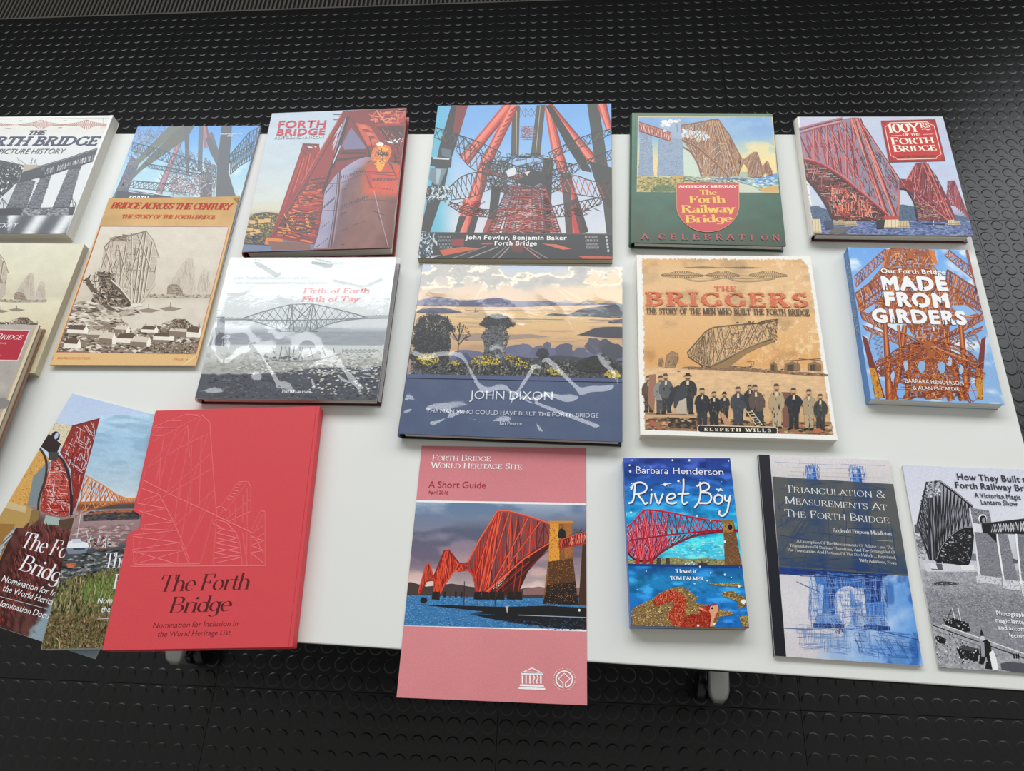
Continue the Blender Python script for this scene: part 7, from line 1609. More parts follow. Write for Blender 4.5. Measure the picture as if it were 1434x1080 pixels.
# ---- sepia booklet and its twin photograph
def old_photo(A, F, tone, far_only=False, k=1.0):
    """the half-built cantilever over the village; F maps sketch units (1141 wide master) to this cover"""
    c = lambda h: '#' + ''.join('%02x' % int(255 * min(1, max(0, v))) for v in (hexc(h) * tone))
    P = lambda pts: [F(p) for p in pts]
    Ls = lambda L: [F(l[:2]) + F(l[2:]) for l in L]
    ink = [c(q) for q in ('#8a7a6c', '#a09080', '#6f6054', '#b4a696')]
    pale = [c(q) for q in ('#d9cfc0', '#cfc4b4', '#e2dacb')]
    # misty far towers
    for q, col, n in (([(715, 610), (712, 560), (745, 500), (800, 420), (830, 390), (860, 400), (875, 600)], '#cfc4b4', 220), ([(880, 600), (885, 520), (920, 450), (950, 470), (955, 600)], '#d3c9ba', 80)):
        A.poly(P(q), c(col)); A.up(); web(A, P(q), n, (20 * k, 90 * k), 2.2 * k, [c('#bdb1a1'), c('#c6bbac'), c('#b3a796')], [75, 90, 100])
    q = P(smooth([(708, 612), (712, 555), (740, 542), (775, 550), (800, 590), (795, 608)], 3)); A.poly(q, c('#9c8c7c')); A.up(); web(A, q, 60, (14 * k, 50 * k), 3 * k, [c('#7d6e60'), c('#b4a696')], [10, 170, 40])
    A.poly(P([(585, 598), (720, 606), (960, 600), (960, 622), (700, 624), (580, 618)]), c('#b4a898')); A.up(); mass(A, P([(585, 596), (960, 600), (960, 620), (580, 618)]), 130, (4 * k, 10 * k), [c('#8f8272'), c('#c9bfae')], 2.5, 2)
    for x, y in ((725, 680), (600, 690)): A.poly(P([(x - 60, y), (x, y - 10), (x + 70, y + 2), (x + 20, y + 14), (x - 30, y + 12)]), c('#9a8c7c')); A.lines(Ls([(x + 4, y - 34, x + 4, y)]), 4 * k, c('#8a7a6c'))
    A.poly(P([(860, 620), (800, 690), (740, 700), (760, 640)]), c('#cfc5b6')) if 0 else None
    A.up()
    if far_only == 2: return
    # big cantilever
    out = [(235, 510), (330, 440), (352, 330), (400, 270), (500, 250), (590, 232), (630, 290), (662, 380), (640, 470), (638, 560), (560, 660), (500, 670), (280, 640), (290, 590)]
    A.poly(P([(352, 330), (400, 275), (590, 240), (655, 370), (636, 560), (550, 650), (500, 660), (380, 520), (330, 450)]), c('#c6baa9')); A.up()
    web(A, P(out), 420, (30 * k, 120 * k), 3 * k, ink + pale, [70, 78, 85, 100, 110, 10, -8])
    hull = P([(232, 520), (262, 505), (290, 560), (330, 590), (310, 470), (390, 480), (400, 540), (500, 650), (495, 672), (300, 668), (275, 640), (290, 605)])
    A.poly(hull, c('#75665a')); A.up(); mass(A, hull, 420, (5 * k, 16 * k), [c('#564a40'), c('#a39482'), c('#7f7062'), c('#c4b8a6'), c('#463c34')], 3.5)
    web(A, P([(310, 465), (400, 470), (450, 560), (500, 650), (320, 600)]), 220, (20 * k, 90 * k), 4 * k, [c('#5c5046'), c('#463c34'), c('#9c8c7c')], [0, 8, -10, 60, 120]); web(A, P([(380, 270), (520, 250), (500, 300), (380, 300)]), 70, (14 * k, 60 * k), 4 * k, ink, [0, 10, -20])
    for a, e, w in (((508, 250), (504, 650), 9), ((440, 330), (448, 560), 8), ((560, 300), (520, 648), 12), ((590, 240), (540, 650), 13), ((600, 330), (556, 650), 12), ((625, 300), (575, 640), 10), ((480, 290), (430, 600), 8), ((430, 320), (470, 460), 7), ((575, 250), (500, 500), 9), ((540, 260), (620, 470), 6), ((380, 310), (330, 470), 6), ((352, 330), (440, 600), 6)):
        A.pl(P([a, e]), w * k, c('#8a7c6d')); 
        A.pl(P([(a[0] + 4, a[1]), (e[0] + 3, e[1])]), w * .45 * k, c('#e0d8ca'))
    A.up(); A.pl(P([(352, 330), (390, 290), (500, 265), (590, 240)]), 6 * k, c('#8f8070')); A.pl(P([(590, 240), (630, 290), (664, 392)]), 5 * k, c('#a39584')); A.pl(P([(505, 462), (636, 470)]), 4 * k, c('#a39584')); A.pl(P([(250, 508), (300, 588)]), 18 * k, c('#6c5e52'))
    A.pl(P([(380, 520), (440, 575), (502, 655)]), 18 * k, c('#6c5e52')); A.up(); A.pl(P([(388, 516), (448, 570), (512, 652)]), 8 * k, c('#ddd4c4')); A.pl(P([(640, 540), (555, 655)]), 9 * k, c('#cfc4b4')); A.poly(P([(500, 655), (560, 652), (570, 668), (510, 676)]), c('#e2dacc')); A.up()
    # shore, village
    q = P([(150, 650), (240, 640), (500, 690), (560, 690), (440, 730), (380, 780), (150, 790), (120, 750)]); A.poly(q, c('#cdc2b2')); A.up(); mass(A, q, 420, (5 * k, 20 * k), [c('#85766a'), c('#e2d9ca'), c('#a5978a'), c('#b9ad9e'), c('#6c5e52')], 4, 6)
    q = P([(110, 780), (280, 790), (450, 740), (480, 790), (600, 800), (760, 740), (830, 760), (905, 810), (880, 940), (80, 930)]); A.poly(q, c('#8c7d70')); A.up(); mass(A, q, 900, (5 * k, 20 * k), [c('#6c5e52'), c('#ded5c6'), c('#a19282'), c('#57493f'), c('#c4b8a8')], 3, 4)
    for (x, y, w, h, f) in ((140, 800, 110, 44, 1), (250, 830, 120, 40, 0), (120, 880, 90, 50, 1), (410, 800, 80, 40, 0), (420, 850, 120, 50, 1), (630, 840, 110, 40, 1), (720, 810, 120, 60, 0), (560, 800, 90, 34, 1), (500, 870, 110, 50, 0), (320, 850, 90, 60, 0), (820, 815, 80, 56, 1)):
        A.poly(P([(x, y), (x + w * .2, y - h * .6), (x + w, y - h * .5), (x + w * .85, y + h * .1)]), c('#695a4e' if f else '#d5cab9')); A.poly(P([(x, y), (x + w * .85, y + h * .1), (x + w * .85, y + h * .6), (x, y + h * .5)]), c('#e8e1d4' if (w + f) % 2 else '#8a7b6e')); A.poly(P([(x + w * .85, y + h * .1), (x + w, y - h * .5), (x + w * 1.1, y + h * .1), (x + w * 1.08, y + h * .6), (x + w * .85, y + h * .6)]), c('#efe9de')); A.up()
        A.lines(Ls([(x + w * .3, y - h * .9, x + w * .3, y - h * .5), (x + w * .9, y - h * .8, x + w * .9, y - h * .4)]), 8 * k, c('#b4a696'))
    A.poly(P([(770, 745), (815, 742), (830, 800), (730, 795)]), c('#7a6b5e')); A.up(); mass(A, P([(740, 745), (830, 745), (835, 800), (725, 800)]), 90, (5 * k, 12 * k), [c('#5c4e44'), c('#a89a8a')], 1.5)
    mass(A, P([(620, 880), (890, 880), (880, 940), (600, 930)]), 420, (4 * k, 12 * k), [c('#6c5e50'), c('#a39482'), c('#8a7b6c')], 2)

def cover_bc():
    b, fc, t, A = softback('BC', 'booklet', 'tan-bordered sepia booklet with half-built bridge above a village, one corner folded', '#d9b078', zb=.0052, rough=.42, group='thin booklets', cat='booklet')
    A.haze = .05
    def g(U, V, X, Y):
        c = ramp(V, [(0, '#c9a16a'), (.08, '#cfa873'), (.2, '#d8b27c'), (.9, '#e2bd88'), (1, '#ddb57c')])
        return c * (1 + .14 * (fbm(X / 70, Y / 50, 4, 5)[..., None] - .5) - .10 * (sm(60, 20, abs(Y - 190)) * sm(560, 380, X))[..., None])
    A.grid(50, 60, g)
    A.poly([(328, 208), (1066, 212), (876, 944), (78, 934)], '#d98a70'); A.up(); inn = [(332, 212), (1061, 216), (872, 940), (84, 930)]
    lf = lambda Y: np.interp(Y, [212, 935], [332, 83]); rf = lambda Y: np.interp(Y, [212, 940], [1061, 872])
    span(A, 90, 80, 213, 936, lf, rf, lambda U, V, X, Y: ramp(V, [(0, '#ddd5c6'), (.3, '#dad1c1'), (.52, '#d2c7b7'), (.56, '#cdc2b0'), (.62, '#d8cfc0'), (1, '#d2c8b8')]) * (1 + .08 * (fbm(X / 60, Y / 40, 4, 3)[..., None] - .5)))
    A.clip = (A.clip[0], A.clip[1], A.clip[2], A.clip[3])
    old_photo(A, lambda p: (p[0], p[1]), 1.0)
    # keep the borders clean
    BR_ = '#e0ba84'
    A.poly([(20, 1020), (78, 936), (330, 205), (300, 205), (20, 960)], BR_); A.poly([(78, 934), (876, 944), (890, 1020), (30, 1020)], BR_); A.poly([(876, 944), (1066, 212), (1130, 205), (900, 1010)], BR_); A.up(); A.pl([(330, 210), (1064, 214), (874, 942), (81, 932)], 3, '#d0785c', close=True)
    A.poly([(1090, 50), (1118, 50), (1112, 74)], '#a98654'); A.pl([(1088, 50), (1112, 76)], 3, '#8c6c40'); A.pl([(800, 1006), (880, 950)], 5, '#ecd0a0'); A.up()
    A.emit('cover_picture', M['matte'], fc, t)
    A.text('BRIDGE ACROSS THE CENTURY', (385, 110), (1070, 117), 33, '#c8402c', 'serifb', shear=.15, track=-.06, space=.42); A.emit('title_lettering', M['matte'], fc, t)
    A.text('THE STORY OF THE FORTH BRIDGE', (446, 167), (982, 171), 21, '#d0603c', 'serifb', shear=.15, track=-.04, space=.42); A.emit('subtitle_lettering', M['matte'], fc, t)
    A.text('MOUBRAY HOUSE PRESS', (84, 972), (270, 973), 11, '#c0603c', 'slabl'); A.emit('publisher_lettering', M['matte'], fc, t); A.text('PRICE 4.95', (748, 978), (832, 979), 9, '#c0603c', 'slabl'); A.emit('price_lettering', M['matte'], fc, t)
cover_bc()

# ---- blue girder paperback lying under it
def cover_bg():
    b, fc, t, A = softback('BG', 'paperback_book', 'paperback with grey and pink girders on blue sky, tucked under the sepia booklet', '#5f86b8', rough=.32)
    A.haze = .085
    A.grid(50, 60, lambda U, V, X, Y: mixc(ramp(Y / 700, [(0, '#6f9fdc'), (.3, '#7fb2e4'), (.6, '#a3cfe4'), (.9, '#bcd8e0'), (1.2, '#7c8a94')]), np.broadcast_to(hexc('#dbe8ea'), U.shape + (3,)), sm(.5, .7, fbm(X / 160, Y / 60, 4, 6)) * sm(300, 560, Y)))
    gy = ['#7b8285', '#8a8f90', '#6f7780', '#7c7f8c', '#8c8496']; pk = ['#a8848c', '#c0989c', '#947680']
    web(A, [(262, 78), (600, 74), (330, 400), (150, 400)], 420, (20, 110), 4, gy + ['#9fb6d4', '#8a9cc0'], [110, 118, 60, 20, 75])
    A.poly([(210, 330), (280, 390), (160, 700), (50, 700)], '#6c7182'); web(A, [(190, 330), (290, 380), (200, 640), (90, 640)], 200, (30, 120), 5, gy + pk, [112, 60, 20])
    A.tube((690, 74), (450, 660), 30, 60, ['#8c7880', '#b48c90', '#c49c9c', '#a08088']); A.truss([(640, 200), (440, 520)], [(660, 420), (560, 640)], 9, 4, None, cols=gy)
    A.tube((850, 74), (880, 260), 50, 60, ['#8c747c', '#b49094', '#a0848c']); A.tube((900, 130), (960, 320), 40, 50, ['#7c7f86', '#947c84']); A.up()
    A.poly([(640, 74), (760, 74), (700, 180), (300, 460), (60, 700), (40, 700), (330, 380)], '#767b74'); A.poly([(540, 74), (650, 74), (240, 440), (220, 400)], '#7d827c'); A.up()
    A.poly([(672, 74), (720, 74), (715, 500), (690, 500)], '#71777c'); A.poly([(800, 74), (840, 74), (830, 470), (790, 470)], '#7a7f86'); A.poly([(820, 470), (915, 480), (915, 710), (812, 710)], '#6c7078'); A.up()
    def beam(T, B, n, w=5): A.truss(T, B, n, w, None, cols=['#5f6a74', '#6f7a84', '#56606c']); A.pl(T, 9, '#626d76'); A.pl(B, 8, '#6a747c'); A.up()
    beam([(225, 215), (400, 262), (600, 320), (950, 430)], [(215, 290), (380, 340), (560, 400), (930, 500)], 16); beam([(330, 400), (520, 430), (700, 470), (950, 520)], [(370, 440), (540, 465), (700, 500), (930, 540)], 14, 4); beam([(230, 550), (400, 565), (620, 580), (800, 590)], [(180, 610), (400, 630), (620, 650), (760, 660)], 13, 4)
    beam([(1340, 74), (1240, 130), (1070, 330)], [(1335, 220), (1200, 290), (1070, 400)], 10); beam([(1290, 200), (1180, 280), (1080, 340)], [(1260, 360), (1160, 420), (1075, 495)], 9)
    web(A, [(520, 480), (950, 470), (950, 690), (560, 690)], 460, (20, 80), 4, gy + pk + ['#dbe0e8'], [80, 100, 10, 50, -40]); web(A, [(850, 330), (970, 430), (940, 600), (840, 560)], 160, (20, 80), 6, gy, [60, 75, 100, 0]); web(A, [(650, 260), (800, 300), (800, 520), (600, 480)], 160, (20, 90), 3, gy, [90, 80, 30, 140])
    A.poly([(1000, 74), (1090, 74), (1060, 480), (1130, 710), (950, 710), (960, 420)], '#6c7176'); A.poly([(860, 180), (900, 165), (975, 300), (960, 420), (900, 300)], '#74787e'); A.poly([(90, 640), (300, 650), (560, 690), (700, 720), (60, 720)], '#4c5664'); A.up()
    for k in range(4): A.lines([(190, 622 + k * 12, 410, 664 + k * 5)], 4, ['#d4dbe4', '#5c6876'][k % 2])
    A.up(); A.emit('cover_picture', M['gloss'], fc, t)
    A.text('FORTH', (182, 728), (352, 730), 42, '#f2f4f4', 'bold'); A.emit('title_lettering', M['gloss'], fc, t)
    A.text('SHORT ESSAYS ON', (988, 149), (1180, 147), 11, '#e6ecf2', 'bold'); A.text('STEEL', (1050, 166), (1100, 165), 12, '#f2f2e6', 'bold'); A.emit('author_lettering', M['gloss'], fc, t)
cover_bg()

# ---- picture history, black and white, top left
def cover_ph():
    b, fc, t, A = softback('PH', 'paperback_book', 'white paperback with a black and white viaduct photo, overhanging the back table edge', '#e2e3de', rough=.36)
    A.haze = .06
    def g(U, V, X, Y):
        c = ramp(Y / 960, [(0, '#dcdfda'), (.1, '#dfe0da'), (.4, '#d6dadb'), (.8, '#dcdfe0'), (1, '#cfd2d6')])
        return mixc(c, np.broadcast_to(hexc('#d9c8b8'), c.shape), sm(40, 10, abs(Y - 175)) * .5 * (fbm(X / 40, Y / 20, 3, 2)))
    A.grid(50, 50, g)
    A.pl([(-600, 98), (840, 82)], 1.6, '#8c8a88'); rdk = ['#b8796c', '#c9908a', '#a8685c']
    for cx in (-420, 310, 655):
        w = 170; T = smooth([(cx - w, 130), (cx - 60, 116), (cx - 12, 100), (cx + 12, 100), (cx + 60, 116), (cx + w, 132)], 5); B = smooth([(cx - w, 136), (cx - 60, 142), (cx - 12, 164), (cx + 12, 164), (cx + 60, 144), (cx + w, 138)], 5)
        A.truss(T, B, 22, 2.4, None, cols=rdk); A.pl(T, 3, '#b8796c'); A.pl(B, 3, '#b8796c')
    A.truss([(-130, 116), (0, 118), (100, 132)], [(-130, 150), (0, 146), (100, 136)], 16, 2.4, None, cols=rdk); A.lines([(-600, 134, 840, 134), (760, 140, 820, 140), (780, 80, 778, 150)], 2.4, '#b4907c'); A.poly([(760, 140), (825, 140), (818, 158), (758, 158)], '#e6c8b8'); A.up()
    A.lines([(x, 104, x + 26, 103) for x in (140, 480, 650)] + [(40, 162, 80, 161), (440, 156, 470, 155)], 5, ['#9a8a80', '#8c7c74'])
    # viaduct
    A.poly([(-400, 420), (0, 400), (180, 440), (160, 540), (80, 620), (0, 690), (-400, 800)], '#55585c'); A.up(); mass(A, [(-60, 405), (180, 440), (150, 560), (0, 680), (-60, 690)], 260, (6, 18), ['#2f3236', '#a9aeb2', '#6c7074', '#dfe2e4', '#43464a'], 2); web(A, [(-60, 405), (180, 440), (150, 560), (0, 680), (-60, 690)], 160, (30, 100), 5, ['#2c2f33', '#3c4044'], [40, 110, 0, 75])
    A.poly([(0, 690), (60, 640), (100, 620), (40, 760), (-80, 780), (-80, 740)], '#cfd4d8')
    A.poly([(185, 435), (320, 440), (300, 500), (170, 500)], '#b4a898'); A.lines([(240, 430, 236, 380), (255, 440, 270, 395), (200, 440, 150, 400), (150, 430, 130, 380), (280, 440, 262, 400), (120, 430, 90, 412), (230, 430, 250, 385)], 3, '#6c6a6a'); A.up()
    for q, c in (([(150, 530), (270, 560), (190, 790), (30, 800)], '#6a6e72'), ([(320, 505), (390, 515), (300, 780), (195, 778)], '#70747a'), ([(530, 445), (612, 445), (520, 775), (390, 780)], '#696d73')):
        A.poly(q, c); A.up(); A.lines([(lerp(q[0], q[3], k / 14) + lerp(q[1], q[2], k / 14)) for k in range(1, 14)], 3, ['#55595e', '#82868c']); mass(A, q, 500, (4, 12), ['#5a5e63', '#83878c', '#4c5055', '#757980'], 2, 2)
    A.poly([(160, 500), (320, 440), (520, 382), (640, 340), (765, 302), (745, 395), (620, 440), (520, 460), (400, 510), (150, 570)], '#4f5357'); A.up()
    A.truss([(330, 470), (520, 420), (740, 352)], [(320, 520), (520, 462), (736, 396)], 22, 4, None, cols=['#c9cdd0', '#2c2f33', '#8c9094']); A.pl([(180, 490), (330, 445), (520, 390), (760, 308)], 5, '#8a8e92'); A.pl([(300, 540), (420, 500), (530, 462), (740, 398)], 6, '#34373b'); A.poly([(500, 450), (620, 425), (615, 462), (520, 475)], '#53575b'); A.poly([(320, 455), (342, 455), (336, 480), (312, 480)], '#6c7074'); A.up()
    A.poly([(-400, 780), (570, 755), (560, 820), (-400, 830)], '#44474c'); A.poly([(180, 775), (305, 780), (300, 820), (160, 820)], '#8c9096'); A.poly([(385, 765), (525, 765), (515, 822), (345, 822)], '#868a90'); A.poly([(305, 785), (380, 770), (345, 820), (302, 815)], '#3c3f44'); A.up(); mass(A, [(160, 770), (525, 765), (515, 822), (160, 822)], 200, (5, 14), ['#6c7076', '#a4a8ac', '#5c6066'], 3, 0)
    A.lines([(20, 690, 30, 780), (20, 690, 0, 740), (20, 695, 45, 735), (545, 665, 555, 760), (548, 670, 525, 740), (555, 700, 580, 745), (575, 720, 560, 780), (30, 700, 60, 745)], 4, '#55595e'); A.up()
    lf = lambda Y: np.interp(Y, [820, 960], [-560, -626]); rf = lambda Y: np.interp(Y, [820, 962], [552, 502])
    span(A, 90, 20, 820, 960, lf, rf, lambda U, V, X, Y: (lambda s: ramp(.55 + .45 * np.sin((X + .7 * Y - 620) / 34.0) * (X > 60) - .45 * (X <= 60), [(0, '#55595f'), (.4, '#6c7076'), (.75, '#b4b8bc'), (1, '#dfe2e3')]))(0) * (1 + .1 * (fbm(X / 30, Y / 12, 3, 7)[..., None] - .5)))
    A.up(); A.poly([(770, 300), (858, 62), (835, 62), (500, 962), (515, 962)], '#e4e5e0'); A.up()
    A.emit('cover_picture', M['satin'], fc, t)
    A.text('THE', (208, 210), (335, 209), 30, '#3c4660', 'slab', shear=.25); A.text('THE FORTH BRIDGE'[4:], (-225, 292), (728, 291), 62, '#3f4962', 'slab', shear=.22, track=.03); A.emit('title_lettering', M['satin'], fc, t)
    A.text('A PICTURE HISTORY', (-80, 355), (480, 353), 34, '#6c6a6c', 'sans', shear=.2); A.emit('subtitle_lettering', M['satin'], fc, t)
    A.text('SHEILA MACKAY', (-300, 914), (124, 911), 30, '#dfe2e6', 'sans', shear=.2); A.emit('author_lettering', M['satin'], fc, t)
cover_ph()

# ---- cream book with the same old photograph
def cover_cr():
    b, fc, t, A = softback('CR', 'paperback_book', 'cream paperback with a faded old bridge photograph, behind the red-labelled book', '#d9d5bf', pages='cream_pages', rough=.45)
    A.haze = .04
    A.grid(50, 40, lambda U, V, X, Y: ramp((Y - 30) / 420, [(0, '#dfdcc4'), (.4, '#dbd6be'), (.62, '#cfc8b0'), (.7, '#ddd6bc'), (1, '#d9cfb0')]) * (1 + .07 * (fbm(X / 40, Y / 30, 4, 8)[..., None] - .5)))
    F = lambda p: ((p[0] - 745) * .62 + 92, (p[1] - 380) * .62 + 175)
    old_photo(A, F, .97, k=.62)
    A.emit('cover_picture', M['matte'], fc, t)
cover_cr()

# ---- grey book with the red label
def cover_rl():
    b, fc, t, A = hardback('RL', 'hardback_book', 'grey mottled hardback with a red title label, stacked on the cream paperback', '#aaa39b', '#8c6a58', zb=.012, pages='cream_pages', rough=.45, sq=.002)
    A.haze = .04
    A.grid(60, 70, lambda U, V, X, Y: ramp((Y - 430) / 560, [(0, '#b3aca4'), (.4, '#aaa49e'), (.62, '#b4ada5'), (.7, '#8f8a88'), (.76, '#aba59f'), (1, '#a49f9a')]) * (1 + .14 * (fbm(X / 40, Y / 24, 4, 3)[..., None] - .5)))
    A.poly([(195, 436), (-149, 1308), (-162, 1308), (178, 436)], '#d3c8ac'); A.pl([(176, 440), (-10, 900), (-160, 1290)], 5, '#c2a87c'); A.poly([(-100, 812), (20, 790), (50, 810), (30, 845), (-100, 850)], '#8a8684'); A.up(); A.blobs(20, (0, 560, 130, 760), (3, 6), ['#8c857e'])
    A.emit('cover_picture', M['matte'], fc, t)
    A.poly([(-300, 452), (148, 460), (88, 612), (-360, 606)], '#e0c8c0'); A.up(); A.poly([(-300, 456), (142, 464), (85, 607), (-360, 601)], '#b03c48'); A.up(); A.emit('title_label', M['matte'], fc, t)
    A.text('The Forth Bridge', (-230, 500), (104, 508), 25, '#f0e2dc', 'serif', shear=.2, small=.8); A.emit('title_lettering', M['matte'], fc, t)
    A.text('A photographic history', (-150, 524), (30, 529), 9, '#e2c4c0', 'serif'); A.text('of the building years', (-140, 585), (8, 589), 9, '#e2c4c0', 'serif'); A.emit('subtitle_lettering', M['matte'], fc, t)
cover_rl()

# ---- nomination volumes and their red slipcase
TILT = math.radians(1.4)
def cover_n1():
    b, fc, t, A = softback('N1', 'paperback_book', 'bridge photo volume fanned out lowest, with a brown water reflection, left of the red slipcase', '#b9c4cc', rough=.4, group='nomination volumes')
    A.haze = .03
    def g(U, V, X, Y):
        c = ramp(V, [(0, '#b7c9e4'), (.2, '#c0d0e2'), (.45, '#c9cfd4'), (.6, '#6c4440'), (.8, '#5c3c3a'), (1, '#6a4844')])
        n = fbm(X / 16, Y / 40, 4, 4); c = mixc(c, c * .72, sm(.4, .6, n) * sm(.5, .6, V))
        w = (Y - 620) * .95 + X * 1.35 - 430 + 60 * (fbm(X / 20, Y / 12, 3, 8) - .5)
        return mixc(c, np.broadcast_to(hexc('#8fa2ac'), c.shape), sm(0, 26, w - 50) * sm(.6, .72, V))
    A.grid(100, 130, g)
    # stone arch towers
    A.poly([(205, 142), (290, 158), (255, 235), (228, 248), (170, 190)], '#d6cbb0'); A.poly([(150, 240), (195, 290), (100, 480), (0, 500), (-60, 480), (30, 440)], '#d2a25c'); A.up(); mass(A, [(205, 142), (290, 158), (240, 240), (170, 195)], 160, (3, 7), ['#c4b894', '#e2d8be', '#b4a680'], 1.5); mass(A, [(150, 240), (195, 290), (110, 470), (0, 490), (40, 430)], 520, (3, 8), ['#e2b46c', '#b4864a', '#c9954f', '#a9824c', '#dcae64'], 1.6, 30)
    A.ell((218, 200), 17, 20, '#2c2a33', rot=20); A.up(); A.ell((222, 198), 7, 14, '#b4c4dc', rot=20); A.poly([(182, 182), (240, 230), (225, 262), (190, 262), (150, 232)], '#3a2c2c'); A.poly([(0, 470), (60, 470), (110, 475), (150, 500), (90, 560), (-60, 560)], '#b4945c'); A.poly([(20, 452), (105, 476), (100, 500), (10, 478)], '#c9b48c'); A.up()
    A.poly([(-80, 540), (60, 545), (30, 620), (-40, 780), (-80, 800)], '#9c7444'); A.poly([(140, 470), (165, 400), (180, 390), (170, 440), (130, 490)], '#8a8c94'); A.poly([(130, 360), (185, 300), (200, 300), (140, 470), (110, 470)], '#7d8a90'); A.up()
    # red cantilever behind
    q = [(283, 160), (395, 128), (330, 360), (300, 470), (275, 520), (285, 420), (278, 330), (236, 262)]; A.poly(q, '#8a3a36'); A.up(); web(A, q, 620, (10, 50), 2.6, ['#a83a34', '#c44c3e', '#6c2a28', '#d9a49c', '#8c302c', '#c9c0c8'], [100, 110, 60, 30]); A.pl([(283, 160), (395, 130)], 5, '#7a2c2a')
    q = smooth([(205, 290), (235, 280), (262, 330), (275, 400), (278, 500), (240, 515), (180, 500), (158, 480), (175, 380)], 3); A.poly(q, '#a84840'); A.up(); web(A, q, 420, (10, 60), 2.6, ['#c9554a', '#8c2f2c', '#5c2626', '#d98a80', '#e0c0bc'], [0, 8, 20, 60, 100])
    A.pl(smooth([(200, 268), (240, 285), (268, 345), (280, 420), (280, 510)]), 11, '#3c3236'); A.pl(smooth([(150, 235), (180, 290), (180, 360), (155, 440), (150, 490)]), 9, '#4c3c36'); A.up(); A.pl(smooth([(206, 264), (246, 284), (275, 345), (286, 430)]), 3, '#8c8c96'); A.poly([(180, 510), (238, 520), (230, 550), (172, 545)], '#a4b4ac')
    A.poly([(125, 490), (158, 492), (150, 530), (110, 560)], '#8a744c'); A.poly([(230, 530), (290, 520), (285, 560), (240, 575)], '#5c4c3c'); A.poly([(190, 262), (232, 262), (222, 300), (194, 292)], '#4a4a4a'); A.up()
    mass(A, [(120, 540), (270, 560), (240, 700), (60, 900), (-40, 960), (0, 780)], 1500, (3, 9), ['#7c3a38', '#5a2f30', '#8a4f48', '#6c4a48', '#48302e'], 5, 78)
    for k in range(34): A.pl([(60 - k * 6 + A.rnd.uniform(-6, 6), 560 + k * 10), (20 - k * 6, 600 + k * 11)], 5, ['#9aa4ac', '#b4bcc0', '#6c6460'][k % 3])
    A.lines([(x, 880 - (x) * 1.2 + 20 * (k % 2), x + 8, 892 - x * 1.2) for k, x in enumerate(range(-60, 60, 4))], 3, '#5c3a38'); A.up()
    A.emit('cover_picture', M['satin'], fc, t)
    A.text('The Forth', (76, 634), (330, 700), 58, '#eceaf0', 'didone', track=-.04); A.text('Bridge', (70, 722), (262, 790), 58, '#eceaf0', 'didone', track=-.04); A.emit('title_lettering', M['satin'], fc, t)
    A.text('Nomination for Inclusion in', (4, 768), (330, 862), 22, '#eef0f2', 'sans'); A.text('the World Heritage List', (8, 806), (278, 884), 22, '#eef0f2', 'sans'); A.pl([(-10, 826), (180, 876)], 1.5, '#dfe2e4'); A.text('Nomination Document', (-18, 862), (250, 934), 22, '#eef0f2', 'sans'); A.emit('subtitle_lettering', M['satin'], fc, t)
cover_n1()

